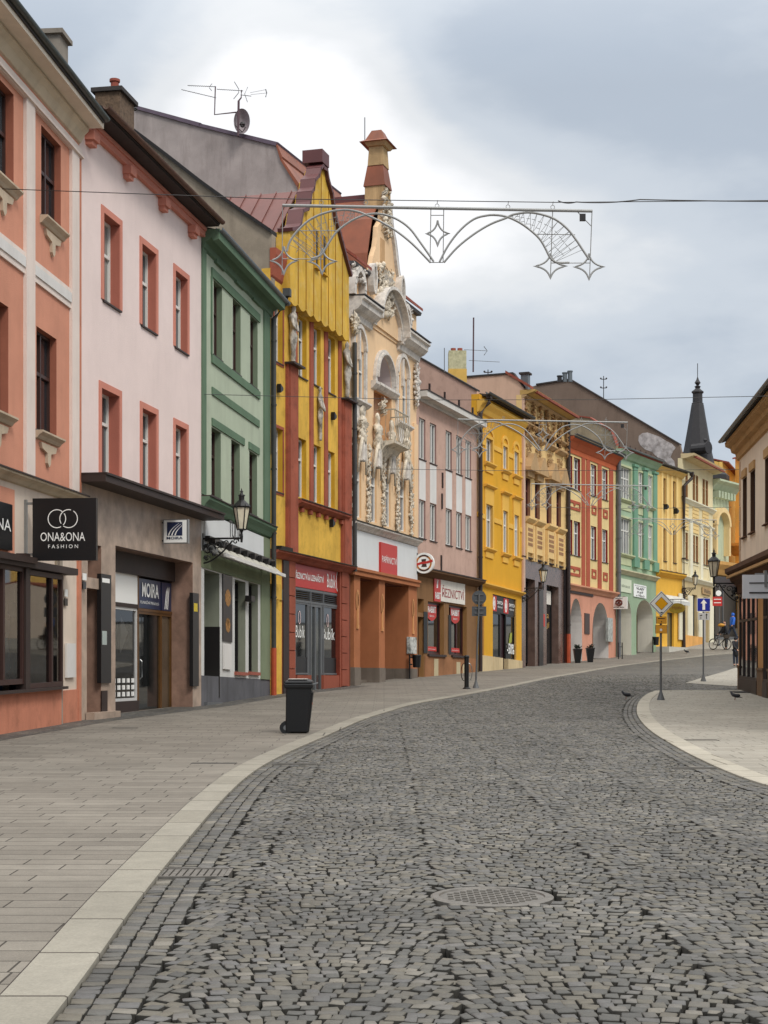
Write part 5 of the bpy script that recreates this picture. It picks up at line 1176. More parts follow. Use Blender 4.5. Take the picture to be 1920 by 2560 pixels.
for (x0_, x1_, y0, y1) in ((508, 576, 1030, 1085), (642, 668, 1065, 1118), (708, 733, 1090, 1140)):
    u0, u1, z0, z1 = H.r('Z5', x0_, y0, x1_, y1)
    for (dz) in (0, zl0-zt0):
        t = .16; 
        for bx_ in ((u0, u0+t, z0, z1), (u1-t, u1, z0, z1), (u0+t, u1-t, z0, z0+t), (u0+t, u1-t, z1-t, z1)): H.bx(mb, bx_[0], bx_[1], -.01, .045, bx_[2]+dz, bx_[3]+dz)
        if x0_ == 508: H.bx(mb, (u0+u1)/2-.12, (u0+u1)/2+.12, .0, .05, z0+dz+.25, z1+dz-.1)
mb.build('panel_frame', R9, H.root)
sf10 = None
H.body([(0, ze), (-4, ze+.6), (-9, ze)], plaster('weathered grey gable', (150, 136, 112), .3, .7), DKROOF, over=.55, thick=.1)
a1 = H.r('Z6', 335, 785, 415, 1200); a2 = H.r('Z6', 485, 812, 592, 1190)
zsp = 1.75
H.hole(a1[0], a1[1], .7, a1[3], 1.0, arch=zsp); H.hole(a2[0], a2[1], .8, a2[3], 1.0, arch=zsp)
H.wall('arcade_wall', 0, Wd, .3, zled-.03, P9, plaster('pale grey arch reveal', (232, 226, 220), .05, .2))
H.part('arcade_back', plaster('arcade back wall', (170, 160, 150)), [(0, Wd, -3.2, -3.0, .3, zled-.5)]); H.part('arcade_ceiling', plaster('arcade back wall', (170, 160, 150)), [(0, Wd, -3.0, -1.6, zled-1.0, zled-.8)])
H.part('ledge', plaster('pink ledge', (206, 148, 118)), profs=[(moulding(.3, Zv('Z6', 322, 740), zled-.03, 3), 0, Wd)])
H.part('wall_board', DKBR, [(U('Z6', 335), U('Z6', 485), .0, .06, Zv('Z6', 340, 745)-.1, Zv('Z6', 340, 738))])
plate(H, 'Z6', 435, 890, 467, 1028, .05, mat('bronze plaque', (60, 42, 36), .4), 'memorial_plaque', .05)
plate(H, 'A5', 1135, 1065, 1188, 1325, .16, mat('display cabinet glass', (170, 172, 166), .2, .5, 5), 'display_case', .15)
H.part('arcade_pavement', GRS, [(0, Wd, -3.0, -.02, .3, .78)])

# ============ 10 mint green house
C10 = plaster('mint green plaster', (160, 183, 154), .07, .18); T10 = plaster('teal green pilaster', (116, 156, 132), .07, .15); C10R = plaster('pale green reveal', (176, 186, 160)); CT = plaster('cream green trim', (190, 196, 158), .08, .25)
H = House('mint_house', 'mint green house with teal pilasters above a two-arch arcade', 1540.3, 95.8, 1640, 100.8, [(1543, 1123, 1651, 1162), (1543, 1420.5, 1638, 1443)])
H10 = H; H.fr = .25; Wd = H.W; U = lambda zm, x, n=0: H.px(zm, x, 0, n)[0]; Zv = lambda zm, x, y: H.px(zm, x, y)[1]
zt1, zt0 = Zv('Z5', 808, 838), Zv('Z5', 808, 1025); zl1, zl0 = Zv('B8', 240, 545), Zv('B8', 240, 985)
for (a, b_, mu) in ((808, 868, 3), (908, 935, 1), (965, 990, 1)):
    u0, u1 = U('Z5', a), U('Z5', b_)
    for (z0, z1) in ((zt0, zt1), (zl0, zl1)):
        H.win(u0, u1, z0, z1, .2, WF, mull=mu, trans=(.66,), glass=GLASSP); H.surround(u0, u1, z0, z1, .12, CT, .06, bottom=False)
        H.part('sill', CT, profs=[(moulding(.24, z0-.25, z0-.02, 2), u0-.22, u1+.22)]); H.part('sill_apron', CT, [(u0, u1, -.01, .05, z0-.7, z0-.25)])
zled = Zv('Z6', 650, 590); ze = Zv('Z5', 795, 745)
H.wall('upper_wall', 0, Wd, zled-.05, ze-.1, C10, C10R)
for (a, b_) in ((878, 900), (935, 957), (992, 1012)):
    a, b_ = U('Z5', a), U('Z5', b_); H.part('pilaster', T10, [(a, b_, -.01, .13, zled+.9, ze-.6), (a-.1, b_+.1, -.01, .22, zled+.3, zled+.9), (a-.06, b_+.06, -.01, .2, ze-.75, ze-.6)])
H.part('cornice', C10, profs=[(moulding(.45, ze-.5, ze, 3), 0, Wd)]); gutter(H, -.1, Wd, .58, ze+.1, ZINC)
sf = H.side(.02); P = [sf.px('S', x, y) for x, y in ((1528, 1078), (1475, 1046), (1440, 1038))]
gable_wall(H, [(0, ze-.2), (0, ze+.2), (P[0][0], P[0][1]), (P[1][0], P[1][1]), (P[2][0]-1.0, P[2][1]+.1), (P[2][0]-5, P[1][1]-2)], plaster('weathered grey gable', (150, 136, 112)), cap=TILE)
H.body([(0, ze+.05), (-4, ze+1.0), (-8, ze)], CT, TILE, over=.5, thick=.12, u0=.3)
H.part('roof_edge', mat('dark roof', (52, 47, 45)), [])  if False else None
mb = MB()
for k in range(8): H.bx(mb, .6+k*.8, .64+k*.8, -.1, -.05, ze+.1, ze+.55)
mb.build('snow_guard', DKBR, H.root)
a1 = H.r('Z6', 651, 768, 745, 1150); a2 = H.r('Z6', 779, 793, 890, 1140)
H.hole(a1[0], a1[1], 1.1, a1[3], 1.1, arch=1.3); H.hole(a2[0], a2[1], 1.2, a2[3], 1.1, arch=1.1)
G10 = plaster('sage arcade plaster', (150, 170, 142), .06, .2)
H.wall('arcade_wall', 0, Wd, .8, zled-.03, G10, plaster('cream arch reveal', (238, 232, 216), .05, .15))
H.part('arcade_back', plaster('arcade back wall', (170, 160, 150)), [(0, Wd, -3.2, -3.0, .8, zled-.5)]); H.part('arcade_ceiling', plaster('arcade back wall', (170, 160, 150)), [(0, Wd, -3.0, -1.6, zled-1.0, zled-.8)])
H.part('arcade_pavement', GRS, [(0, Wd, -3.0, -.02, .6, 1.15)])
H.part('ledge', plaster('cream ledge', (204, 196, 164)), profs=[(moulding(.3, Zv('Z6', 650, 625), zled-.03, 3), 0, Wd)])
plate(H, 'Z6', 648, 650, 746, 740, .05, plaster('pale green sign', (206, 212, 188), .04, .05), 'shop_sign', .04, 'ordinace', mat('sign grey green', (120, 128, 110), .5), (.12, .12, .35, .42))
o, _ = plate(H, 'Z6', 762, 692, 846, 778, .06, SIGNW, 'shop_sign', .04)
for k, t in enumerate(('VLASY', 'PLEŤ', 'a TĚLO')): w = _[1]-_[0]; h = _[3]-_[2]; H.text(t, _[0]+w*(.18+.04*(k == 1)*2), _[1]-w*(.18+.04*(k == 1)*2), _[3]-h*(.42+.26*k), _[3]-h*(.24+.26*k), .064, DF, o, bold=True)
H.text('Kosmetika', _[0]+.15, _[1]-.15, _[3]-h*.16, _[3]-h*.07, .064, GREY, o)
downpipe(H, -.02, ze-.2, 1.1, .2, .13, GREY)

# ============ 11 narrow yellow house
C11 = plaster('soft yellow plaster', (228, 190, 116), .06, .2); C11L = plaster('pale yellow strip', (238, 204, 134), .05, .12)
H = House('narrow_yellow_house', 'narrow soft yellow house with awning and yellow ground floor', 1640.3, 100.8, 1705, 105, [(1651, 1166, 1710, 1186), (1638, 1424, 1703.6, 1435)])
H11 = H; H.fr = .62; Wd = H.W; U = lambda zm, x, n=0: H.px(zm, x, 0, n)[0]; Zv = lambda zm, x, y: H.px(zm, x, y)[1]
zt1, zt0 = Zv('Z5', 1050, 907), Zv('Z5', 1050, 1060); zl1, zl0 = Zv('B8', 760, 680), Zv('B8', 760, 1080)
for (a, b_) in ((765, 806), (883, 925)):
    u0, u1 = U('B8', a), U('B8', b_)
    for (z0, z1) in ((zt0, zt1), (zl0, zl1)): H.win(u0, u1, z0, z1, .3, mat('tan window frame', (150, 106, 62), .6), mull=1, trans=(.66,), sill=1, sillm=DKBR)
    H.part('window_strip', C11L, [(u0-.35, u0-.0, -.01, .05, zl0-.6, zt1+.5), (u1, u1+.35, -.01, .05, zl0-.6, zt1+.5)])
zled = Zv('Z6', 905, 600); ze = Zv('Z5', 1022, 838)
H.wall('upper_wall', 0, Wd, zled-.05, ze, C11, C11)
H.part('cornice', C11, profs=[(moulding(.4, ze-.4, ze, 3), 0, Wd)]); gutter(H, 0, Wd+.6, .5, ze+.1, DP)
H.body([(0, ze), (-4, ze+.7), (-9, ze)], C11, DKROOF, over=.4)
H.part('ledge', plaster('deep yellow ledge', (222, 168, 62)), profs=[(moulding(.34, zled-.4, zled-.04, 2), 0, Wd)]); H.part('ledge_flashing', DKBR, [(0, Wd, -.02, .37, zled-.04, zled)])
dr = H.r('Z6', 985, 885, 1030, 1110)
H.hole(dr[0], dr[1], 1.4, dr[3], .25)
C11G = plaster('strong yellow plaster', (228, 176, 70), .05, .15); H.wall('shopfront_wall', 0, Wd, 1, zled-.05, C11G)
shopwin(H, dr[0], dr[1], 1.45, dr[3], -.15, DF, mat('lit shop glass', (110, 100, 70), .1), .09, name='shop_door')
mb = MB(); za = Zv('Z6', 960, 768); mb.hexa([H.p(.6, .0, za-.02), H.p(Wd-.05, .0, za-.02), H.p(Wd-.05, .6, za-.4), H.p(.6, .6, za-.4), H.p(.6, .0, za+.02), H.p(Wd-.05, .0, za+.02), H.p(Wd-.05, .6, za-.36), H.p(.6, .6, za-.36)]); H.bx(mb, .6, Wd-.05, .58, .6, za-.6, za-.38); mb.build('awning', plaster('white awning cloth', (206, 206, 200)), H.root)
downpipe(H, Wd-.05, ze-.4, 1.6, .16, .12, DKBR, kick=(Wd+.55, .5))
mb = MB()
for zm, x, y in (('B8', 770, 430), ('B8', 895, 485)): u, z = H.px(zm, x, y); H.prism(mb, [(u, z-.15), (u+.3, z), (u+.3, z+.1), (u, z+.2)], .0, .3)
mb.build('floodlight', BLACK, H.root)
H.part('stone_step', plaster('white step', (196, 192, 180)), [(0, dr[1]+.3, -.2, .9, 1, 1.75)])

# ============ 12 pale cream house
C12 = plaster('pale cream plaster', (222, 208, 168), .06, .2); C12Y = plaster('pale yellow field', (232, 202, 140), .05, .12); W12 = plaster('cream white pilaster', (226, 220, 196), .05, .12)
H = House('pale_cream_house', 'pale cream house with paired narrow windows between white pilasters', 1705.3, 105, 1782, 112.4, [(1703, 1226, 1806, 1270), (1703.6, 1441, 1780, 1461.6)])
H12 = H; H.fr = .5; Wd = H.W; U = lambda zm, x, n=0: H.px(zm, x, 0, n)[0]; Zv = lambda zm, x, y: H.px(zm, x, y)[1]
zt1, zt0 = Zv('B8', 1130, 20), Zv('B8', 1130, 350); zm1, zm0 = Zv('B8', 1003, 720), Zv('B8', 1003, 1050)
TF = mat('tan window frame', (150, 106, 62)); 
for (a, b_) in ((1000, 1030), (1042, 1072), (1130, 1160), (1168, 1198), (1250, 1280), (1288, 1318)):
    u0, u1 = U('B8', a), U('B8', b_); H.win(u0, u1, zt0, zt1, .35, TF, mull=0, trans=(.66,), glass=mat('brown curtained glass', (120, 100, 78), .2, .2, 3))
    u1 = min(u1, u0+1.1); H.win(u0, u1, zm0, zm1, .35, TF, mull=0, trans=(.66,), glass=mat('brown curtained glass', (120, 100, 78)), sill=.4, sillm=DKBR)
zled = Zv('B8', 1000, 1255); ze = Zv('Z5', 1150, 800)+.15
H.wall('upper_wall', 0, Wd, zled-.05, ze, C12, plaster('brown tan reveal', (170, 130, 90)))
zc = Zv('B8', 1005, 310); H.part('string_course', W12, profs=[(moulding(.3, zc-.35, zc, 3), 0, Wd)]); zc2 = Zv('B8', 1005, 545); H.part('window_head_course', W12, profs=[(moulding(.16, zc2-.2, zc2, 2), 0, Wd)])
for (a, b_) in ((1080, 1112), (1208, 1238), (1325, 1345)):
    a, b_ = U('B8', a), U('B8', b_); b_ = min(b_, Wd); H.part('pilaster', W12, [(a, b_, -.01, .14, zled, zc2-.1)])
mb = MB()
for (a, b_) in ((1000, 1075), (1128, 1200), (1248, 1320)):
    a, b_ = U('B8', a), U('B8', b_)
    for k in range(7): z = zm1+.15+k*.27; H.bx(mb, a, b_, -.01, .05, z, z+.22)
mb.build('banded_field', C12Y, H.root)
H.part('apron_panel', W12, [(U('B8', a), U('B8', b_), -.01, .05, zled+.9, zm0-.2) for a, b_ in ((1000, 1072), (1130, 1198), (1250, 1318))])
H.part('ledge', W12, profs=[(moulding(.3, zled-.35, zled-.04, 3), 0, Wd)])
H.part('eave', plaster('cream eave', (200, 180, 140)), profs=[([(-.1, ze-.05), (.3, ze), (.8, ze+.15), (.85, ze+.3), (-.1, ze+.3)], 0, Wd+.4)])
sf = H.side(.02); P = [sf.px('S', x, y) for x, y in ((1703, 1130), (1699, 1112), (1426, 950), (1341, 963))]
BG = plaster('brown grey gable', (122, 106, 94), .08, .25)
mb = MB(); pl = [(P[0][0], 5), P[0], P[1], P[2], P[3], (P[3][0]-2, P[3][1]-.4), (P[3][0]-2, 5)]; fill_poly(sf, mb, pl, .0, -.4); o = mb.build('gable_wall', BG, H.root)
# the patch where the render has fallen off
mb = MB(); pp = [sf.px('S', 1200+.434*x, 800+.434*y, .01) for x, y in ((915, 668), (935, 652), (965, 648), (1000, 660), (1040, 675), (1075, 698), (1105, 712), (1128, 735), (1110, 760), (1098, 790), (1120, 815), (1125, 850), (1090, 838), (1060, 805), (1020, 790), (990, 760), (950, 745), (925, 722), (912, 695))]
fill_poly(sf, mb, pp, .0, .02); mb.build('bare_render_patch', mat('bare pale render', (176, 170, 168), .9, .4, 3, .8, 12, dirt=(110, 102, 96), dirt_amt=.6), o)
mb = MB()
for (a, b_), (c, d) in ((P[1], P[2]), (P[2], P[3])): mb.hexa([sf.p(a, .1, b_), sf.p(c, .1, d), sf.p(c, -.5, d), sf.p(a, -.5, b_), sf.p(a, .1, b_+.1), sf.p(c, .1, d+.1), sf.p(c, -.5, d+.1), sf.p(a, -.5, b_+.1)])
mb.build('gable_cap', DKROOF, H.root)
H.body([(0, ze+.25), (-5, ze+1.5), (-10, ze)], BG, TILE, over=.9, thick=.12, u0=.45)
dr = [H.r('Z6', 1085, 755, 1108, 1040), H.r('Z6', 1152, 765, 1185, 1045), H.r('Z6', 1228, 780, 1262, 1095)]
for r_ in dr: H.hole(r_[0], r_[1], r_[2], r_[3], .3)
H.wall('shopfront_wall', 0, Wd, 1.2, zled-.2, plaster('pale tan shop wall', (196, 176, 134), .06, .2))
for i, r_ in enumerate(dr[:2]): shopwin(H, r_[0], r_[1], r_[2], r_[3], -.2, DF, GLASSP, .1)
H.part('house_door', plaster('light grey door', (176, 174, 174)), [(dr[2][0], dr[2][1], -.3, -.22, dr[2][2], dr[2][3])])
H.part('window_strip', W12, [(U('Z6', a), U('Z6', b_), .0, .08, 2.2, zled-1.3) for a, b_ in ((1060, 1082), (1118, 1150), (1190, 1222), (1264, 1290))])
H.part('wall_base', plaster('yellow orange base', (222, 166, 96)), [(0, U('Z6', 1220), -.01, .1, 1.2, Zv('Z6', 1085, 1035))])
o, _ = plate(H, 'Z6', 1222, 715, 1278, 760, .1, plaster('tan sign', (180, 150, 110)), 'shop_sign', .05, 'Vlněna', DF, (.15, .05, .15, .1))

# ============ 13 pale green corner house with arched bay and slate spire
H = House('spire_house', 'pale green corner house with arched yellow bay and dark slender spire', 1780, 113, 1822, 116)
H13 = H; Wd = H.W; G13 = plaster('pale grey green plaster', (186, 196, 168), .06, .2); Y13 = plaster('pale yellow bay plaster', (232, 204, 150), .06, .2)
Zv = lambda zm, x, y: H.px(zm, x, y)[1]; U = lambda zm, x, n=0: H.px(zm, x, 0, n)[0]
H.body([(0, Zv('Z5', 1340, 925)), (-4, Zv('Z5', 1340, 925)+.2), (-8, Zv('Z5', 1340, 925)-.3)], G13, DKROOF, over=.1)
ztc = Zv('Z5', 1345, 930)
H.win(U('Z5', 1345), U('Z5', 1372), Zv('B8', 1390, 960), Zv('B8', 1390, 580), .12, WF, mull=1, trans=(.6,), glass=GLASSP)
H.wall('upper_wall', 0, Wd, Zv('Z6', 1300, 600), ztc, G13, Y13)
H.part('cornice', G13, profs=[(moulding(.8, ztc-.7, ztc+.1, 4), -.5, Wd+1.2)])
mb = MB()
for k in range(6): H.bx(mb, .1+k*.65, .4+k*.65, .0, .5, ztc-1.2, ztc-.7)
mb.build('cornice_bracket', G13, H.root)
zb1 = Zv('B8', 1380, 400); mb = MB(); c = U('B8', 1440); archband(H, c, 1.2, .35, zb1-1.5, -.01, .5, mb, 14, ry=1.0)
for x in (c-1.5, c+1.2): H.bx(mb, x, x+.3, -.01, .45, Zv('B8', 1390, 960)-.3, zb1-1.5)
mb.build('bay_arch', Y13, H.root); H.part('storey_panel', W12, [(U('B8', 1385), U('B8', 1440), .0, .08, Zv('B8', 1385, 260), Zv('B8', 1385, 215))])
H.part('shopfront', mat('black shopfront', (18, 18, 20), .35), [(-.3, Wd+.5, -.2, .35, 1.5, Zv('Z6', 1300, 690)+.5)]); H.part('shopfront_fascia', plaster('ochre ledge', (196, 150, 88)), profs=[(moulding(.6, Zv('Z6', 1300, 690)+.5, Zv('Z6', 1300, 690)+1.6, 3), -.2, Wd+1)])
mb = MB(); H.bx(mb, 1.2, 1.32, .35, .4, 2.8, 6.2); H.bx(mb, -.3, Wd+.5, .35, .42, 2.3, 2.5); mb.build('shop_mullion', GREY, H.root); H.part('shop_plinth', plaster('grey plinth', (150, 144, 134)), [(-.3, Wd+.5, -.2, .4, 1, 2.3)])
# spire
Ys = 121.0; c = at(1744, 1200, Ys); SL = mat('dark slate', (42, 40, 42), .6, .25, 4, .3, 6, .2); k = Ys/F; zz = lambda y: CZ+(HY-(800+.434*y))*k; rr = lambda w: w*.434/2*k*1.12
prof = [(rr(212), zz(905)), (rr(205), zz(880)), (rr(172), zz(820)), (rr(142), zz(745)), (rr(112), zz(650)), (rr(84), zz(560)), (rr(64), zz(490)), (rr(60), zz(484)), (rr(62), zz(480)), (rr(52), zz(476)), (rr(50), zz(440)), (rr(50), zz(425)), (rr(62), zz(420)), (rr(62), zz(412)), (rr(34), zz(400)), (rr(22), zz(392)), (rr(34), zz(384)), (rr(12), zz(376)), (rr(32), zz(362)), (rr(14), zz(345)), (rr(4), zz(328))]
mb = MB(); mb.lathe((c.x, c.y, 0), [(a, b_) for a, b_ in prof], 8); sp = mb.build('spire', SL, H.root)
mb = MB(); mb.tube([(c.x, c.y, zz(330)), (c.x, c.y, zz(250))], .03, 5); mb.build('finial_rod', SL, sp)
e = at(1200+.434*1305, 800+.434*738, Ys-1.5); mb = MB(); mb.tube([e+Vector((-.9, .7, 0)), e+Vector((.05, -.2, 0))], .42, 12); mb.tube([e+Vector((.05, -.2, 0)), e+Vector((.12, -.27, 0))], .5, 12); mb.blob(e+Vector((-.1, 0, .6)), .16); mb.build('spire_dormer', SL, sp)
mb = MB(); mb.lathe((c.x, c.y, 0), [(rr(215), 9), (rr(215), zz(905))], 8); mb.build('tower_wall', G13, H.root)
mb = MB(); mb.lathe((c.x+.6, c.y, 0), [(rr(250), zz(925)), (rr(250), zz(900)), (rr(210), zz(880))], 8); mb.build('spire_skirt', SL, sp)

# ============ 14 yellow house beyond
H = House('far_yellow_house', 'tall bright yellow house closing the street beyond the spire house', 1806, 122, 1838, 132)
H14 = H; Wd = H.W; Zv = lambda zm, x, y: H.px(zm, x, y)[1]
zt = Zv('Z5', 1395, 815)
for (y0, y1) in ((940, 1015), (1085, 1175), (1285, 1370)):
    u0, u1 = H.px('Z5', 1415, 0)[0], H.px('Z5', 1432, 0)[0]; H.win(u0, u1, Zv('Z5', 1415, y1), Zv('Z5', 1415, y0), .1, DF, mull=1, trans=(.6,), glass=GLASSP)
YF = plaster('bright yellow plaster', (246, 200, 112), .04, .1); H.wall('upper_wall', 0, Wd, 2, zt, YF)
H.body([(0, zt), (-4, zt+1), (-9, zt)], YF, TILE, over=.5)
H2_ = House('far_orange_house', 'orange yellow wing of the far house beside the right corner', 1838, 126, 1905, 124)
zt = H2_.px('S', 1838, 1146)[1]
H2_.wall('upper_wall', 0, H2_.W, 2, zt, plaster('orange yellow plaster', (240, 188, 104), .04, .1)); H2_.body([(0, zt), (-4, zt+1), (-9, zt)], YF, TILE, over=.4)
H2_.part('ledge', plaster('orange ledge', (206, 150, 80)), profs=[(moulding(.7, 9.2, 10.2, 3), -.2, H2_.W)])

# ============ right-hand buildings
def right_house(name, label, x1, Y1, Y2, m, cat='house'):
    A = Vector(((x1-CX)/F*Y1, Y1, 0)); return A
VPX = 1390.0; A = Vector(((1849-CX)/F*56, 56, 0)); Dr = Vector((-(VPX-CX)/F, -1, 0)); L = 30.0
H = House.__new__(House); Frame.__init__(H, A, Dr); H.W = L; H.g = .1; H.g2 = 0; H.holes = []
H.root = thing('corner_shop_house', (A.x, A.y, .1), 'beige house on the right with brown cornices and timber shopfront', 'house'); HR = H
U = lambda zm, x, n=0: H.px(zm, x, 0, n)[0]; Zv = lambda zm, x, y, n=0: H.px(zm, x, y, n)[1]
BEI = plaster('beige plaster', (226, 208, 188), .05, .15); QUO = plaster('brown beige quoin', (192, 160, 128), .1, .2); BRC = plaster('brown cornice', (190, 152, 106), .1, .25); BRC2 = plaster('dark brown moulding', (96, 70, 54), .1, .25)
zled = Zv('Z6', 1478, 590); ztw = Zv('Z5', 1490, 775)
wz1 = Zv('Z5', 1515, 920); wz0 = Zv('Z5', 1515, 1255)
for (a, b_, y1, y0) in ((1514, 1537, 920, 1255), (1558, 1585, 882, 1232), (1642, 1672, 812, 1180)):
    u0, u1 = U('Z5', a), U('Z5', b_); H.win(u0, u1, wz0, wz1, .16, mat('dark plum shutter', (58, 34, 34), .6), mull=1, trans=(), glass=mat('dark plum shutter', (58, 34, 34)), sill=1, sillm=BRC2, sn=.1); H.part('window_head', BRC, [(u0-.05, u1+.05, -.01, .06, wz1+.02, wz1+.3)])
for k in range(6): u0 = 9.5+k*2.6; H.win(u0, u0+.95, wz0, wz1, .16, mat('dark plum shutter', (58, 34, 34)), mull=1, trans=(), glass=mat('dark plum shutter', (58, 34, 34)))
H.wall('upper_wall', 0, L, zled-.1, ztw+.1, BEI, BRC2)
mb = MB()
k = 0; z = .3
while z < ztw-.5: H.bx(mb, -.02, .38 if k % 2 else .28, -.3, .02, z, z+.5); z += .54; k += 1
mb.build('quoin', QUO, H.root)
zc = ztw
H.part('cornice', BRC, profs=[([(-.02, zc-.25), (.08, zc-.2), (.12, zc), (.26, zc+.06), (.3, zc+.2), (.48, zc+.28), (.5, zc+.42), (-.02, zc+.42)], -.3, L)])
mb = MB(); H.prism_u(mb, [(-4.5, zc+2.2), (.6, zc+.44), (.6, zc+.54), (-4.5, zc+2.3)], -.4, L); H.prism_u(mb, [(-4.5, zc+2.2), (-4.5, zc+2.3), (-9, zc+.5), (-9, zc+.4)], -.4, L); mb.build('roof', mat('slate roof', (50, 52, 54), .7, .3, 5), H.root, fix=False)
gutter(H, -.4, L, .66, zc+.5, ZINC, .07)
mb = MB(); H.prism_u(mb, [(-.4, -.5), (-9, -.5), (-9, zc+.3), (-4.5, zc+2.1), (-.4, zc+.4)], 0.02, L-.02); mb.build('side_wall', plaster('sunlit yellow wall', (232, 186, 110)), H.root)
H.part('ledge', BRC2, profs=[([(-.02, zled-1.0), (.08, zled-.9), (.12, zled-.6), (.3, zled-.45), (.36, zled-.25), (.5, zled-.15), (.5, zled), (-.02, zled+.02)], -.3, L)]); H.part('ledge_band', BRC, [(-.3, L, .35, .45, zled-.35, zled-.26)])
zsf = zled-1.0
H.wall('shopfront_wall', 0, L, -.3, zsf+.05, plaster('beige lower wall', (200, 176, 150)))
zg1 = Zv('Z6', 1500, 800); SHB = mat('brown black timber', (38, 28, 26), .5, .2, 4)
pier = MB(); GRP = plaster('tan stone pier', (176, 132, 84), .08, .2)
pv = [(0, .42), (U('Z6', 1600), U('Z6', 1640)), (U('Z6', 1600)+2.6, U('Z6', 1600)+3.1), (U('Z6', 1600)+6, U('Z6', 1600)+6.5), (U('Z6', 1600)+9.5, U('Z6', 1600)+10)]
for (a, b_) in pv:
    H.part('stone_pier', GRP, [(a, b_, -.02, .04, .95, zg1+.3)]); H.part('pier_base', plaster('pier base brown', (112, 90, 70)), [(a-.0, b_+.03, -.02, .08, -.1, .95), (a-.01, b_+.05, -.02, .11, .9, .98)])
for i in range(len(pv)-1):
    a, b_ = pv[i][1], pv[i+1][0]; n_ = 3 if b_-a < 4 else 4
    shopwin(H, a+.03, b_-.03, .55, zg1+.2, .07, SHB, SHOP, .09, mull=[a+(b_-a)*k/n_ for k in range(1, n_)], trans=(zg1-.75,), dp=.06); H.part('stall_riser', SHB, [(a+.02, b_-.02, -.02, .1, -.1, .55)])
H.part('door_step', mat('black mat', (24, 22, 22), .8), [(-.3, 1.2, .0, .75, .0, .13), (2.2, 3.8, .0, .6, .0, .12)])
# lower yellow annexe seen between the corner and the far houses
H = House('lane_house', 'pale house wall with tall dark windows seen past the right corner', 1829, 122, 1890, 117)
zt = 6.4
for x in (1834, 1846): u0 = H.px('S', x)[0]; H.win(u0, u0+.8, 3.2, 5.7, .1, mat('dull red window frame', (96, 44, 36)), mull=0, trans=(.6,))
H.wall('front_wall', 0, H.W, .5, zt, plaster('pale grey beige wall', (186, 174, 158), .05, .2)); H.body([(0, zt), (-3, zt+.5), (-6, zt)], BEI, TILE, over=.2)
# fix-ups of names used later
# ---------------------------------------------------------------- ground, road, pavements
def sett_mat(name, stones=True):
    m = bpy.data.materials.new(name); m.use_nodes = True; nt = m.node_tree; N = nt.nodes.new; L = nt.links.new; b = nt.nodes['Principled BSDF']
    b.inputs['Roughness'].default_value = .62; b.inputs['Specular IOR Level'].default_value = .45
    geo = N('ShaderNodeNewGeometry'); n1 = N('ShaderNodeTexNoise'); n1.inputs['Scale'].default_value = .6; n1.inputs['Detail'].default_value = 6; L(geo.outputs['Position'], n1.inputs['Vector'])
    cr = N('ShaderNodeValToRGB'); e = cr.color_ramp.elements; e[0].color = lin((76, 75, 72)); e[1].color = lin((118, 113, 103)); q1 = e.new(.3); q1.color = lin((85, 84, 80)); q2 = e.new(.6); q2.color = lin((98, 93, 82)); q3 = e.new(.85); q3.color = lin((92, 91, 90))
    if stones: L(geo.outputs['Random Per Island'], cr.inputs[0])
    else:
        mp = N('ShaderNodeMapping'); mp.inputs['Scale'].default_value = (9.5, 7.5, 0); L(geo.outputs['Position'], mp.inputs[0])
        v = N('ShaderNodeTexVoronoi'); v.inputs['Scale'].default_value = 1; v.inputs['Randomness'].default_value = .55; L(mp.outputs[0], v.inputs['Vector'])
        v2 = N('ShaderNodeTexVoronoi'); v2.feature = 'DISTANCE_TO_EDGE'; v2.inputs['Scale'].default_value = 1; v2.inputs['Randomness'].default_value = .55; L(mp.outputs[0], v2.inputs['Vector'])
        sp = N('ShaderNodeSeparateColor'); L(v.outputs['Color'], sp.inputs[0]); L(sp.outputs[0], cr.inputs[0])
    mr = N('ShaderNodeMapRange'); mr.inputs[1].default_value = .35; mr.inputs[2].default_value = .65; mr.inputs[3].default_value = .78; mr.inputs[4].default_value = 1.18; L(n1.outputs[0], mr.inputs[0])
    mx = N('ShaderNodeMix'); mx.data_type = 'RGBA'; mx.blend_type = 'MULTIPLY'; mx.inputs[0].default_value = 1; L(cr.outputs[0], mx.inputs[6]); L(mr.outputs[0], mx.inputs[7]); col = mx.outputs[2]
    n2 = N('ShaderNodeTexNoise'); n2.inputs['Scale'].default_value = 30; n2.inputs['Detail'].default_value = 6; n2.inputs['Roughness'].default_value = .7; L(geo.outputs['Position'], n2.inputs['Vector'])
    mr2 = N('ShaderNodeMapRange'); mr2.inputs[1].default_value = .3; mr2.inputs[2].default_value = .7; mr2.inputs[3].default_value = .82; mr2.inputs[4].default_value = 1.14; L(n2.outputs[0], mr2.inputs[0])
    mx2 = N('ShaderNodeMix'); mx2.data_type = 'RGBA'; mx2.blend_type = 'MULTIPLY'; mx2.inputs[0].default_value = 1; L(col, mx2.inputs[6]); L(mr2.outputs[0], mx2.inputs[7]); col = mx2.outputs[2]
    bp = N('ShaderNodeBump'); bp.inputs['Strength'].default_value = .5; bp.inputs['Distance'].default_value = .012; L(n2.outputs[0], bp.inputs['Height'])
    if not stones:
        mr3 = N('ShaderNodeMapRange'); mr3.inputs[1].default_value = .02; mr3.inputs[2].default_value = .12; mr3.inputs[3].default_value = .3; mr3.inputs[4].default_value = 1; L(v2.outputs[0], mr3.inputs[0])
        mx3 = N('ShaderNodeMix'); mx3.data_type = 'RGBA'; mx3.blend_type = 'MULTIPLY'; mx3.inputs[0].default_value = 1; L(col, mx3.inputs[6]); L(mr3.outputs[0], mx3.inputs[7]); col = mx3.outputs[2]
    L(col, b.inputs['Base Color']); L(bp.outputs[0], b.inputs['Normal']); return m
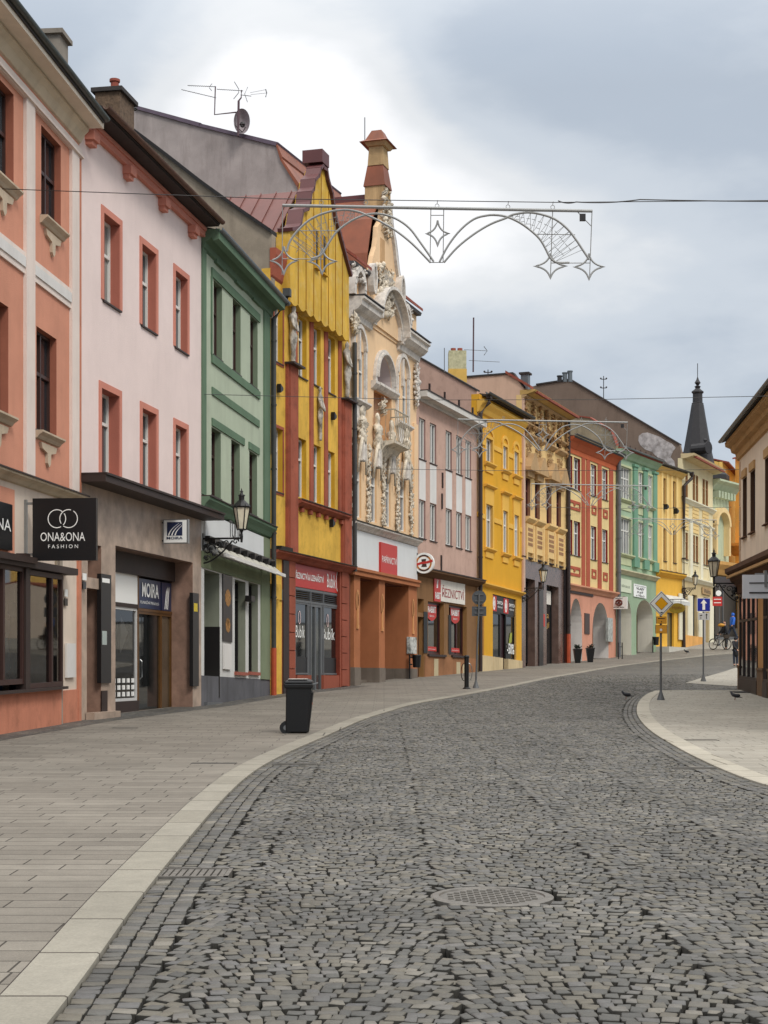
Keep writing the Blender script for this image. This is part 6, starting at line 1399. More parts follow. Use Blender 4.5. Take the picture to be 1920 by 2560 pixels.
SETT = sett_mat('basalt setts'); SETTF = sett_mat('basalt sett paving', False)
def slab_mat(name, c1, c2, mort, rw, rh, stain=.14, ms=.007):
    m = bpy.data.materials.new(name); m.use_nodes = True; nt = m.node_tree; N = nt.nodes.new; L = nt.links.new; b = nt.nodes['Principled BSDF']; b.inputs['Roughness'].default_value = .8; b.inputs['Specular IOR Level'].default_value = .3
    geo = N('ShaderNodeNewGeometry')
    br = N('ShaderNodeTexBrick'); br.offset = .37; br.offset_frequency = 2; br.squash = .78; br.squash_frequency = 3
    br.inputs['Color1'].default_value = lin(c1); br.inputs['Color2'].default_value = lin(c2); br.inputs['Mortar'].default_value = lin(mort)
    br.inputs['Scale'].default_value = 1; br.inputs['Mortar Size'].default_value = ms; br.inputs['Mortar Smooth'].default_value = .2; br.inputs['Bias'].default_value = 0; br.inputs['Brick Width'].default_value = rw; br.inputs['Row Height'].default_value = rh
    L(geo.outputs['Position'], br.inputs['Vector'])
    col = br.outputs[0]
    for sc_, lo, hi, dt in ((.35, 1-stain, 1+stain*.5, 7), (5, .9, 1.07, 8), (70, .88, 1.1, 3)):
        n = N('ShaderNodeTexNoise'); n.inputs['Scale'].default_value = sc_; n.inputs['Detail'].default_value = dt; n.inputs['Roughness'].default_value = .65; L(geo.outputs['Position'], n.inputs['Vector'])
        mr = N('ShaderNodeMapRange'); mr.inputs[1].default_value = .32; mr.inputs[2].default_value = .68; mr.inputs[3].default_value = lo; mr.inputs[4].default_value = hi; L(n.outputs[0], mr.inputs[0])
        mx = N('ShaderNodeMix'); mx.data_type = 'RGBA'; mx.blend_type = 'MULTIPLY'; mx.inputs[0].default_value = 1; L(col, mx.inputs[6]); L(mr.outputs[0], mx.inputs[7]); col = mx.outputs[2]
    L(col, b.inputs['Base Color'])
    bp = N('ShaderNodeBump'); bp.inputs['Strength'].default_value = .6; bp.inputs['Distance'].default_value = .01; bp.invert = True; L(br.outputs['Fac'], bp.inputs['Height']); L(bp.outputs[0], b.inputs['Normal'])
    return m
SLAB = slab_mat('concrete slabs', (132, 126, 116), (116, 110, 101), (60, 56, 50), .78, .27, .2)
SLABR = slab_mat('pale concrete slabs', (162, 157, 146), (150, 145, 134), (96, 91, 82), .6, .3, .12, .009)
KERBM = slab_mat('granite kerb', (148, 143, 131), (138, 133, 121), (84, 78, 70), 3.0, 1.0, .16, .014)
JOINT = mat('mossy joint sand', (24, 22, 18), .95, .5, 3, .5, 60, dirt=(48, 52, 24), dirt_amt=.5)
YS = sorted(set(list(np.arange(-60, 43, 6.0))+[float(y) for y in GY if y < 900]+list(np.arange(43, 172, 1.5))+[300, 600, 1500, 3000]))
def sheet(name, xl, xr, ys, dz, m, kind='structure', nx=1, parent=None):
    mb = MB()
    for i in range(len(ys)-1):
        y0, y1 = ys[i], ys[i+1]
        for k in range(nx):
            a, b_ = k/nx, (k+1)/nx; f = lambda y, t: xl(y)+(xr(y)-xl(y))*t
            mb.face([(f(y0, a), y0, G(y0)+dz), (f(y0, b_), y0, G(y0)+dz), (f(y1, b_), y1, G(y1)+dz), (f(y1, a), y1, G(y1)+dz)])
    o = mb.build(name, m)
    if kind: o['kind'] = kind
    return o
sheet('ground', lambda y: -1500, lambda y: 1500, YS, -.06, JOINT)
LK = [gp(x, y) for x, y in ((145, 2560), (240, 2400), (347, 2248), (504, 2060), (567, 1988), (627, 1933), (675, 1904), (736, 1875), (800, 1848), (906, 1800), (1026, 1762), (1180, 1735), (1280, 1716), (1390, 1693), (1487, 1676), (1560, 1664), (1636, 1654), (1735, 1643), (1834, 1632))]
LK = [Vector((LK[0].x-.05, 3.0, 0)), Vector((LK[0].x, 5.5, 0))]+LK+[Vector((LK[-1].x+14, LK[-1].y+4, 0))]
ky = [p.y for p in LK]; kx = [p.x for p in LK]
# smooth the kerb line
yy = np.linspace(ky[0], ky[-1], 220); xx = np.interp(yy, ky, kx); ker = np.ones(9)/9; xs_ = np.convolve(np.pad(xx, 4, 'edge'), ker, 'valid'); XK = lambda y: float(np.interp(y, yy, xs_))
fx = [(H1.O.x, H1.O.y)]+[(h.O.x, h.O.y) for h in (H2, H3, H4, H5, H6, H7, H8, H9, H10, H11, H12)]+[(H12.p(H12.W, 0, 0).x, H12.p(H12.W, 0, 0).y)]
fx = [(fx[0][0]-1.5, 3.0)]+fx+[(fx[-1][0]+8, fx[-1][1]+8), (fx[-1][0]+30, fx[-1][1]+30)]
XF = lambda y: float(np.interp(y, [a[1] for a in fx], [a[0] for a in fx]))
ysl = list(np.arange(3, 104, 1.0))
sheet('pavement_left', lambda y: XF(y)-.6, lambda y: XK(y)-.05, ysl+[float(ky[-1])-.5], .012, SLAB)
sheet('pavement_far', lambda y: XF(y)-.6, lambda y: XF(y)+40, list(np.arange(102.9, 150, 1.5)), .010, SLABR)
def kerb(name, pts, w, side, dz=.022, m=KERBM):
    """band of kerb stone laid along pts (road side), on the given side"""
    P = [Vector((p[0], p[1], 0)) for p in pts]; mb = MB(); Q = []
    for i, p in enumerate(P):
        d = (P[min(i+1, len(P)-1)]-P[max(i-1, 0)]).normalized(); n_ = Vector((-d.y, d.x, 0))*side; Q.append(p+n_*w)
    z = lambda p, o: Vector((p.x, p.y, G(p.y)+o))
    for i in range(len(P)-1):
        mb.face([z(P[i], dz-.006), z(P[i+1], dz-.006), z(P[i+1]+(Q[i+1]-P[i+1])*.04, dz), z(P[i]+(Q[i]-P[i])*.04, dz)])
        mb.face([z(P[i]+(Q[i]-P[i])*.04, dz), z(P[i+1]+(Q[i+1]-P[i+1])*.04, dz), z(Q[i+1], dz), z(Q[i], dz)])
        mb.face([z(P[i], -.1), z(P[i+1], -.1), z(P[i+1], dz-.006), z(P[i], dz-.006)]); mb.face([z(Q[i], -.1), z(Q[i], dz), z(Q[i+1], dz), z(Q[i+1], -.1)])
    o = mb.build(name, m); o['kind'] = 'structure'; return o, Q
kl = [(XK(y), y) for y in np.arange(3.2, float(ky[-1])-2, .5)]
_, QL = kerb('kerb_left', kl, .31, 1)
# thin dark joint between kerb and slabs
def strip(name, pts, w, dz, m):
    mb = MB()
    for i in range(len(pts)-1):
        a, b_ = pts[i], pts[i+1]; mb.face([(a.x-w, a.y, G(a.y)+dz), (a.x, a.y, G(a.y)+dz), (b_.x, b_.y, G(b_.y)+dz), (b_.x-w, b_.y, G(b_.y)+dz)])
    o = mb.build(name, m); o['kind'] = 'structure'; return o
strip('kerb_joint_left', QL, .012, .0165, DF)
strip('mosaic_strip', [Vector((XF(y)+.75+.15*math.sin(y*1.7)*0, y, 0)) for y in np.arange(20, 60, 1.0)], 1.2, .016, SETTF)
RK = [gp(x, y) for x, y in ((1920, 1970), (1862, 1948), (1804, 1926), (1715, 1883), (1642, 1840), (1616, 1820), (1601, 1802), (1593, 1788), (1591, 1774), (1594, 1760), (1603, 1747), (1618, 1735), (1640, 1727))]
RK = [Vector((7.5, 8, 0)), Vector((5.3, 12.5, 0))]+RK
Y1e = RK[-1].y; tipx = RK[-1].x
edge = [(p.x, p.y) for p in RK]
# resample smoothly
def resample(pts, n):
    d = [0]
    for i in range(1, len(pts)): d.append(d[-1]+math.hypot(pts[i][0]-pts[i-1][0], pts[i][1]-pts[i-1][1]))
    t = np.linspace(0, d[-1], n); X = np.interp(t, d, [p[0] for p in pts]); Y = np.interp(t, d, [p[1] for p in pts]); k = np.ones(5)/5
    X2 = np.convolve(np.pad(X, 2, 'edge'), k, 'valid'); Y2 = np.convolve(np.pad(Y, 2, 'edge'), k, 'valid'); return list(zip(X2, Y2))
edge = resample(edge, 90); edge2 = edge+[(tipx+1.2, Y1e+.15), (tipx+4, Y1e+.3), (20, Y1e+.3)]
XR = lambda y: float(np.interp(y, [p[1] for p in sorted(edge, key=lambda t: t[1])], [p[0] for p in sorted(edge, key=lambda t: t[1])]))
yr = list(np.arange(8, Y1e, .8))+[Y1e]
sheet('pavement_right', lambda y: XR(y)+.04, lambda y: 22, yr, .012, SLABR)
_, QR = kerb('kerb_right', edge2, .33, -1, m=slab_mat('pale granite kerb', (176, 170, 156), (168, 162, 148), (104, 98, 86), 3, 1, .12, .014))
strip('kerb_joint_right', [q_ for q_ in QR if q_.y < Y1e-.2][:84], .012, .0165, mat('grey joint', (96, 90, 80), .9))
p0 = gp(1713, 1708); p1 = gp(1855, 1664); p2 = gp(1850, 1715)
ed3 = resample([(30, p2.y-.3), (p2.x, p2.y-.3), (p0.x+1.2, p2.y), (p0.x, p0.y), (p1.x, p1.y), (p1.x+8, p1.y+8)], 80)
X3 = lambda y: float(np.interp(y, [p2.y-.2, p0.y, p1.y, p1.y+8], [p0.x+1.2, p0.x, p1.x, p1.x+8]))
sheet('pavement_corner', X3, lambda y: 40, list(np.arange(p2.y-.2, p1.y+7, .7)), .012, SLABR)
sheet('road_far', lambda y: -8, lambda y: 45, list(np.arange(71.5, 112, 1.0)), -.004, SETTF)

# setts laid one by one in segmental arcs, with three straight rows along each kerb
MH = gp(1230, 2238); GR = gp(472, 2181)
def setts():
    P = []   # x, y, angle, half length, half width
    CW = 1.25
    for c in range(-4, 18):
        xc = c*CW-.3
        RP = .088; n = int((72.5-4)/RP)
        for k in range(n):
            y0 = 4+k*RP; t = -CW/2+rng.uniform(0, .05)
            while t < CW/2-.03:
                w = rng.uniform(.056, .102); u = (t+w/2)/(CW/2); x = xc+t+w/2; y = y0+.15*(1-u*u)+.02*math.sin(x*5+c)+.03*math.sin(y0*1.3+c*2.1)+rng.normal(0, .006)
                ang = math.atan2(-.15*2*u/(CW/2), 1)*.8
                P.append((x+rng.normal(0, .004), y, ang+rng.normal(0, .09), w/2-.0035-abs(rng.normal(0, .0014)), RP/2-.0036-abs(rng.normal(0, .0016)))); t += w
    P = np.array(P)
    xk = np.interp(P[:, 1], yy, xs_); sl = np.gradient(xs_, yy); s = np.sqrt(1+np.interp(P[:, 1], yy, sl)**2)
    er = np.array(sorted(edge, key=lambda t: t[1])); xr = np.interp(P[:, 1], er[:, 1], er[:, 0])
    sr = np.sqrt(1+np.interp(P[:, 1], er[:, 1], np.gradient(er[:, 0], er[:, 1]))**2)
    ok = (P[:, 0] > xk+.365*s) & (P[:, 0] < np.where(P[:, 1] < Y1e, xr-.365*np.minimum(sr, 3), 99)) & (P[:, 0] > -.25*P[:, 1]-3.0) & (P[:, 0] < .25*P[:, 1]+3.2) & (P[:, 1] < 72)
    ok &= np.hypot(P[:, 0]-MH.x, P[:, 1]-MH.y) > .44
    ok &= ~((abs(P[:, 0]-GR.x) < .33) & (abs(P[:, 1]-GR.y) < .26))
    P = P[ok]; rows = []
    for line, sd in ((kl, -1), ([e_ for e_ in edge], 1)):
        d = [0]
        for i in range(1, len(line)): d.append(d[-1]+math.hypot(line[i][0]-line[i-1][0], line[i][1]-line[i-1][1]))
        lx = [p[0] for p in line]; ly = [p[1] for p in line]
        for r in range(3):
            t = .1
            while t < d[-1]-.2:
                w = rng.uniform(.08, .12); x, y = np.interp(t+w/2, d, lx), np.interp(t+w/2, d, ly); x2, y2 = np.interp(t+w/2+.05, d, lx), np.interp(t+w/2+.05, d, ly)
                a = math.atan2(y2-y, x2-x); off = .062+r*.112; nx_, ny_ = -math.sin(a)*(1 if sd > 0 else -1), math.cos(a)*(1 if sd > 0 else -1)
                X, Y = x+nx_*off, y+ny_*off
                if Y < 72 and abs(X) < .25*Y+3.2 and not (abs(X-GR.x) < .33 and abs(Y-GR.y) < .26): rows.append((X, Y, a+rng.normal(0, .03), w/2-.008, .056-.006))
                t += w
    P = np.vstack([P, np.array(rows)]); n = len(P)
    gz = np.interp(P[:, 1], GY, GZ)
    crown = .0
    sx = np.array([-1, 1, 1, -1]); sy = np.array([-1, -1, 1, 1])
    V = np.zeros((n, 12, 3)); ca, sa = np.cos(P[:, 2])[:, None], np.sin(P[:, 2])[:, None]
    tx = rng.normal(0, .03, (n, 1)); ty = rng.normal(0, .035, (n, 1)); h = rng.normal(-.002, .0028, (n, 1)); h[-len(rows):] *= .45
    cj = rng.normal(0, .0045, (n, 4)); cj2 = rng.normal(0, .0042, (n, 4))
    for lv, (ins, z) in enumerate(((-.002, -.07), (.0, -.0045), (.004, .0))):
        ox = sx[None]*(P[:, 3:4]-ins)+cj; oy = sy[None]*(P[:, 4:5]-ins)+cj2
        V[:, lv*4:lv*4+4, 0] = P[:, 0:1]+ox*ca-oy*sa; V[:, lv*4:lv*4+4, 1] = P[:, 1:2]+ox*sa+oy*ca
        V[:, lv*4:lv*4+4, 2] = gz[:, None]+z+(h+ox*tx+oy*ty if lv else 0)
    q4 = []
    for a in (0, 4):
        for k in range(4): q4.append((a+k, a+(k+1) % 4, a+4+(k+1) % 4, a+4+k))
    q4.append((8, 9, 10, 11)); q4 = np.array(q4)
    Fc = (q4[None]+(np.arange(n)*12)[:, None, None]).reshape(-1, 4)
    me = bpy.data.meshes.new('cobbled_road'); me.vertices.add(n*12); me.vertices.foreach_set('co', V.reshape(-1)); me.loops.add(len(Fc)*4); me.loops.foreach_set('vertex_index', Fc.reshape(-1).astype(np.int32))
    me.polygons.add(len(Fc)); me.polygons.foreach_set('loop_start', np.arange(len(Fc), dtype=np.int32)*4); me.polygons.foreach_set('loop_total', np.full(len(Fc), 4, dtype=np.int32)); me.update(calc_edges=True); me.validate()
    me.materials.append(SETT); me.materials.append(mat('dark sett flank', (40, 38, 33), .95, .3, 20)); mi_ = np.tile(np.array([1, 1, 1, 1, 0, 0, 0, 0, 0], dtype=np.int32), n); me.polygons.foreach_set('material_index', mi_); o = bpy.data.objects.new('cobbled_road', me); COL.objects.link(o); o['kind'] = 'structure'; print('setts', n)  # flanks of each sett coloured darker than its top, so the joints read black
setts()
# ---------------------------------------------------------------- things lying in the ground
CAST = mat('cast iron', (112, 108, 102), .55, .3, 12, metal=.3)
t = thing('manhole_cover', (MH.x, MH.y, 0), 'round cast iron manhole cover set in the cobbled road, in the foreground', 'manhole cover')
mb = MB(); mb.lathe((MH.x, MH.y, -.062), [(.40, 0), (.40, .055), (.385, .06), (.345, .06), (.34, .05), (.30, .05)], 40); mb.build('frame_ring', CAST, t)
mb = MB(); mb.lathe((MH.x, MH.y, -.062), [(.335, 0), (.335, .046), (.0, .046)], 40); mb.build('lid_plate', mat('dark iron', (58, 56, 53), .7, .3, 12), t); mb = MB()
for i in range(-7, 8):
    for j in range(-7, 8):
        x, y = i*.045, j*.045
        if math.hypot(x, y) < .31 and (i+j) % 2 == 0: mb.box((MH.x+x-.017, MH.y+y-.012, -.012), (MH.x+x+.017, MH.y+y+.012, -.002))
mb.build('lid', CAST, t)
t = thing('gully_grate', (GR.x, GR.y, 0), 'rectangular iron gully grate among the setts beside the kerb', 'drain grate')
mb = MB(); a, b_ = .3, .22
for (x0, x1, y0, y1) in ((-a, a, -b_, -b_+.03), (-a, a, b_-.03, b_), (-a, -a+.03, -b_, b_), (a-.03, a, -b_, b_)): mb.box((GR.x+x0, GR.y+y0, -.05), (GR.x+x1, GR.y+y1, .004))
mb.build('frame', CAST, t); mb = MB()
for k in range(11): x = GR.x-a+.035+k*.049; mb.box((x, GR.y-b_+.03, -.04), (x+.036, GR.y+b_-.03, -.004))
mb.build('grate', CAST, t)
def slot(x0, x1, y, label, m=DF, w=.09, name='slot_drain'):
    a = gp(x0, y); b_ = gp(x1, y); t = thing(name, (a.x, a.y, a.z), label, 'drain'); mb = MB(); mb.box((a.x, a.y-w/2, a.z-.02), (b_.x, a.y+w/2, a.z+.017)); mb.build('slot', m, t); mb = MB(); mb.box((a.x, a.y-w/2-.02, a.z-.02), (b_.x, a.y-w/2, a.z+.021)); mb.box((a.x, a.y+w/2, a.z-.02), (b_.x, a.y+w/2+.02, a.z+.021)); mb.build('slot_edge', CAST, t)
slot(478, 592, 1911, 'dark slot drain across the left pavement slabs, near the bin'); slot(680, 790, 1912, 'narrow metal slot drain in the road beside the left kerb', CAST, .05)
slot(280, 345, 1822, 'small dark slot in the pavement below the pink house', DF, .06); slot(1705, 1795, 1852, 'rough cracked slot in the right pavement behind its kerb', mat('cracked concrete', (110, 104, 92), .9, .5, 20), .2)
slot(1680, 1790, 1922, 'thin metal channel in the road beside the right kerb', CAST, .05)

# ---------------------------------------------------------------- wheelie bin
p = gp(743, 1834); t = thing('wheelie_bin', (p.x, p.y, 0), 'black two-wheeled rubbish bin standing on the left pavement by the kerb', 'rubbish bin')
def fr4(mb, z0, r0, z1, r1): mb.hexa([(p.x+r0[0], p.y+r0[2], z0), (p.x+r0[1], p.y+r0[2], z0), (p.x+r0[1], p.y+r0[3], z0), (p.x+r0[0], p.y+r0[3], z0), (p.x+r1[0], p.y+r1[2], z1), (p.x+r1[1], p.y+r1[2], z1), (p.x+r1[1], p.y+r1[3], z1), (p.x+r1[0], p.y+r1[3], z1)])
B0 = (-.21, .2, -.2, .24); B1 = (-.2, .29, -.27, .3)
mb = MB(); fr4(mb, .03, B0, .92, (-.195, .285, -.265, .295)); fr4(mb, .86, (-.23, .30, -.29, .32), .95, (-.235, .31, -.30, .33))
fr4(mb, .03, (.17, .225, -.12, .1), .8, (.24, .31, -.18, .16)); body = mb.build('body', BLACKP, t)
bv = body.modifiers.new('bevel', 'BEVEL'); bv.width = .02; bv.segments = 2
mb = MB(); fr4(mb, .955, (-.23, .30, -.29, .32), .99, (-.22, .29, -.28, .31)); fr4(mb, .99, (-.22, .29, -.28, .31), 1.03, (-.15, .22, -.2, .2))
lid = mb.build('lid', BLACKP, t); bv = lid.modifiers.new('bevel', 'BEVEL'); bv.width = .012
mb = MB(); mb.box((p.x-.16, p.y-.24, 1.03), (p.x+.2, p.y+.1, 1.036)); mb.build('paper_scrap', plaster('paper white', (205, 200, 192)), lid)
mb = MB(); mb.tube([(p.x+.29, p.y-.22, .93), (p.x+.37, p.y-.22, .95), (p.x+.37, p.y+.25, .95), (p.x+.29, p.y+.25, .93)], .016, 6); mb.build('handle', GREY, t)
for yy_ in (-.16, .22):
    mb = MB(); c = Vector((p.x-.2, p.y+yy_, .12)); mb.tube([c+Vector((0, -.03, 0)), c+Vector((0, .03, 0))], .12, 18); w_ = mb.build('wheel', BLACKP, t); mb = MB(); mb.tube([c+Vector((0, -.034, 0)), c+Vector((0, .034, 0))], .05, 10); mb.build('hub', GREY, w_)
mb = MB(); mb.box((p.x+.2, p.y-.06, .55), (p.x+.287, p.y+.05, .7)); mb.build('sticker', mat('orange sticker', (190, 90, 50), .5), t)

# ---------------------------------------------------------------- lamps
LG = mat('lantern glass', (222, 214, 190), .2, .15, 4, spec=.6)
def lantern(fr, a0, ac, zb, s, label, loc, zarm):
    """fr: plane square to the wall; bracket from a0 at the wall to ac"""
    t = thing('street_lamp', tuple(fr.p(a0, 0, zarm)), label, 'street lamp', 'iron wall lanterns along the street'); P = lambda a, n, z: fr.p(a, n, z)
    sg = 1 if ac > a0 else -1; Ls = abs(ac-a0); c = P(ac, 0, 0)
    mb = MB(); mb.lathe((c.x, c.y, zb), [(.14*s, -.03*s), (.14*s, 0)], 6); mb.build('lamp_base', BLACK, t); mb = MB(); mb.lathe((c.x, c.y, zb+.62*s), [(.25*s, 0), (.265*s, .03*s), (.25*s, .05*s), (.19*s, .12*s), (.1*s, .2*s), (.08*s, .22*s), (.08*s, .32*s), (.105*s, .34*s), (.1*s, .36*s), (.05*s, .38*s), (.035*s, .43*s), (.05*s, .46*s), (.02*s, .5*s), (.004, .57*s)], 12)
    mb.build('lamp_roof', BLACK, t)
    mb = MB()
    for k in range(6): A = math.pi*2*k/6; mb.tube([(c.x+.13*s*math.cos(A), c.y+.13*s*math.sin(A), zb), (c.x+.24*s*math.cos(A), c.y+.24*s*math.sin(A), zb+.62*s)], .016*s, 4)
    for k in range(6): A = math.pi*2*k/6; mb.tube([(c.x+.25*s*math.cos(A), c.y+.25*s*math.sin(A), zb+.62*s), (c.x+.26*s*math.cos(A), c.y+.26*s*math.sin(A), zb+.72*s)], [.02*s, .004], 4)
    mb.build('lantern_frame', BLACK, t)
    mb = MB(); mb.lathe((c.x, c.y, zb), [(.118*s, .01), (.225*s, .61*s)], 6); mb.build('lantern_glass', LG, t)
    mb = MB(); mb.tube([P(ac, 0, zarm-.12*s), P(ac, 0, zarm+.05), P(ac, 0, zb-.1*s), P(ac, 0, zb)], [.03*s, .045*s, .03*s, .07*s], 8); mb.build('stem', BLACK, t)
    mb = MB(); mb.tube([P(a0, 0, zarm), P(ac, 0, zarm)], .03, 6); mb.tube([P(a0, 0, zarm+.15), P(a0, 0, zarm-.75)], .03, 6)
    K = 10; mb.tube([P(a0+sg*Ls*(.02+.75*k/K), 0, zarm-.68+.62*(k/K)**1.7) for k in range(K+1)], .024, 6)
    for (fc, zc_, r_) in ((.16, -.3, .2), (.4, -.2, .13), (.6, -.12, .07), (.85, -.09, .09), (.12, -.55, .09)):
        pts = [P(a0+sg*Ls*fc+math.cos(T_)*r_*(1-.07*i_), 0, zarm+zc_+math.sin(T_)*r_*(1-.07*i_)) for i_, T_ in enumerate(np.linspace(0, 2.2*math.pi, 12))]; mb.tube(pts, .019, 5)
    for k in range(7): mb.blob(P(a0+sg*Ls*(.08+.07*(k % 4)), .02*(k % 3), zarm-.2-.08*(k % 5)), .06)
    mb.build('bracket', BLACK, t); return t
def lamp_on(Hs, u, zmc, x, yb, ytop, yarm, label, a0=0):
    fr = Hs.side(u); a, zb = fr.px(zmc, x, yb); _, zt_ = fr.px(zmc, x, ytop); _, za_ = fr.px(zmc, x, yarm); return lantern(fr, a0, a, zb, (zt_-zb)/1.19, label, None, za_)
lamp_on(H3, .12, 'A2', 885, 412, 65, 488, 'black iron lantern on a scrolled bracket beside the green house fascia')
lamp_on(H8, .15, 'Z6', 155, 680, 540, 722, 'black iron lantern on a bracket before the brown stone shopfront')
lamp_on(H12, .1, 'Z6', 1172, 700, 598, 722, 'small black iron lantern on the pale cream house by the blue sign')
cA = HR.p(0, 0, 0); frR = Frame(cA, -HR.N); frR.N = Vector((frR.U.y, -frR.U.x, 0))
a, zb = frR.px('Z6', 1297, 645); _, zt_ = frR.px('Z6', 1297, 455); _, za_ = frR.px('Z6', 1297, 692)
lantern(frR, .0, a, zb, (zt_-zb)/1.19, 'large black iron lantern on the corner of the beige right-hand house', None, za_)

# ---------------------------------------------------------------- projecting signs
BK = mat('sign black', (14, 14, 16), .4)
def pbox(fr, z, xl, yt, xr, yb, th=.12):
    a, z1 = fr.px(z, xl, yt); b_, z0 = fr.px(z, xr, yb); return min(a, b_), max(a, b_), z0, z1
fr = H1.side(H1.px('S', 60, 0)[0]); a, b_, z0, z1 = pbox(fr, 'Z2', 190, 798, 556, 1154)
t = thing('projecting_sign', tuple(fr.p(0, 0, z0)), 'square black sign with two linked rings and thin white lettering, on a steel bracket', 'shop sign')
mb = MB(); fr.bx(mb, a, b_, -.09, .03, z0, z1); bd = mb.build('sign_box', BK, t); w, h = b_-a, z1-z0
def cring(fr, mb, u, z, n, r, th, a0=0, a1=2*math.pi, K=30, ry=None):
    ry = ry or r
    for k in range(K):
        A = a0+(a1-a0)*k/K; B = a0+(a1-a0)*(k+1)/K
        mb.face([fr.p(u+r*math.cos(A), n, z+ry*math.sin(A)), fr.p(u+r*math.cos(B), n, z+ry*math.sin(B)), fr.p(u+(r-th)*math.cos(B), n, z+(ry-th)*math.sin(B)), fr.p(u+(r-th)*math.cos(A), n, z+(ry-th)*math.sin(A))])
mb = MB(); cring(fr, mb, a+w*.385, z0+h*.67, .034, w*.145, .017, .9, 5.2); cring(fr, mb, a+w*.385, z0+h*.67, .034, w*.145, .017, 5.5, 6.9); cring(fr, mb, a+w*.57, z0+h*.67, .036, w*.145, .017, -2.2, 1.0); cring(fr, mb, a+w*.57, z0+h*.67, .036, w*.145, .017, 1.3, 3.7); mb.build('ring_emblem', SIGNW, bd, fix=False)
fr.text('ONA&ONA', a+w*.13, a+w*.83, z0+h*.31, z0+h*.45, .034, SIGNW, bd); fr.text('F A S H I O N', a+w*.25, a+w*.72, z0+h*.195, z0+h*.255, .034, SIGNW, bd)
mb = MB(); fr.bx(mb, .0, .05, -.08, .0, z0+.05, z1-.02); fr.bx(mb, .0, a, -.06, -.03, z1-.12, z1-.07); fr.bx(mb, .0, a, -.06, -.03, z0+.1, z0+.15); mb.build('bracket', STEEL, t)
fr = H2.side(H2.px('Z2', 930, 0)[0]); a, b_, z0, z1 = pbox(fr, 'Z2', 940, 918, 1082, 1056)
t = thing('projecting_sign', tuple(fr.p(0, 0, z0)), 'small white lightbox with a navy arc emblem above the stone shop', 'shop sign'); mb = MB(); fr.bx(mb, a, b_, -.14, .0, z0, z1); bd = mb.build('sign_box', STEEL, t)
w, h = b_-a, z1-z0; mb = MB(); fr.bx(mb, a+w*.03, b_-w*.05, .0, .005, z0+h*.04, z1-h*.04); fc = mb.build('sign_face', SIGNW, bd)
mb = MB(); fr.bx(mb, a+w*.16, b_-w*.22, .005, .009, z0+h*.32, z1-h*.12); nv = mb.build('emblem_field', NAVY, bd); mb = MB()
for k in range(3):
    pts = []; K = 8
    for i in range(K+1): T_ = i/K; pts.append((a+w*(.2+.13*k+.38*T_*T_*.9+.1*T_), z0+h*(.33+.5*T_)))
    for i in range(K): (x0, y0), (x1, y1) = pts[i], pts[i+1]; tk = w*.055*(1-.7*i/K); tk1 = w*.055*(1-.7*(i+1)/K); mb.face([fr.p(x0, .012, y0), fr.p(x0+tk, .012, y0), fr.p(min(x1+tk1, b_-w*.23), .012, y1), fr.p(min(x1, b_-w*.23), .012, y1)])
mb.build('arc_emblem', SIGNW, nv, fix=False); fr.text('MOIRA', a+w*.15, b_-w*.2, z0+h*.17, z0+h*.28, .008, NAVY, fc, bold=True)
mb = MB()
for z in (z0+.06, z1-.1): fr.bx(mb, -.02, a, -.1, -.05, z, z+.04)
mb.build('bracket', DF, t)
# round beer-style sign
fr = H5.side(H5.W-.12); a, z = fr.px('S', 1059.5, 1407.5); rad = 26/3850*66.8
t = thing('projecting_sign', tuple(fr.p(0, 0, z)), 'round white lightbox with gold ring and red banner between stucco and pink houses', 'shop sign'); mb = MB()
K = 28
def disk(mb, u, z, n0, n1, r, ry=None):
    ry = ry or r; A = [fr.p(u+r*math.cos(2*math.pi*k/K), n0, z+ry*math.sin(2*math.pi*k/K)) for k in range(K)]; B = [fr.p(u+r*math.cos(2*math.pi*k/K), n1, z+ry*math.sin(2*math.pi*k/K)) for k in range(K)]
    mb.face(A); mb.face(B)
    for k in range(K): mb.face([A[k], A[(k+1) % K], B[(k+1) % K], B[k]])
disk(mb, a, z, -.16, .0, rad); bd = mb.build('sign_box', SIGNW, t)
mb = MB(); cring(fr, mb, a, z, .006, rad*.8, rad*.17, K=28); mb.build('gold_ring', mat('gold ochre', (182, 112, 40), .5), bd, fix=False)
mb = MB(); cring(fr, mb, a, z, .008, rad*.8, rad*.14, .9, 2.3, 10); cring(fr, mb, a, z, .008, rad*.8, rad*.14, 4.0, 5.5, 10); fr.prism(mb, [(a-rad*.25, z-rad*.38), (a+rad*.3, z-rad*.38), (a+rad*.26, z-rad*.1), (a-rad*.14, z-rad*.1)], .003, .008); fr.prism(mb, [(a-rad*.2, z+.1*rad), (a+rad*.2, z+.14*rad), (a+rad*.24, z+rad*.4), (a-rad*.24, z+rad*.36)], .003, .008); mb.build('dark_mark', mat('dark brown paint', (60, 34, 22), .5), bd, fix=False)
mb = MB(); fr.prism(mb, [(a-rad*.85, z-rad*.32), (a-rad*.3, z-rad*.12), (a+rad*.35, z-rad*.05), (a+rad*.9, z+rad*.1), (a+rad*.88, z+rad*.33), (a+rad*.3, z+rad*.17), (a-rad*.3, z+rad*.1), (a-rad*.88, z-rad*.08)], .004, .012); mb.build('red_banner', RED, bd)
mb = MB(); fr.bx(mb, -.0, a-rad+.05, -.1, -.05, z+.25, z+.3); fr.bx(mb, -.0, a-rad+.08, -.1, -.05, z-.28, z-.23); fr.bx(mb, .0, .06, -.16, .0, z-.45, z+.45); mb.build('bracket', GREY, t)
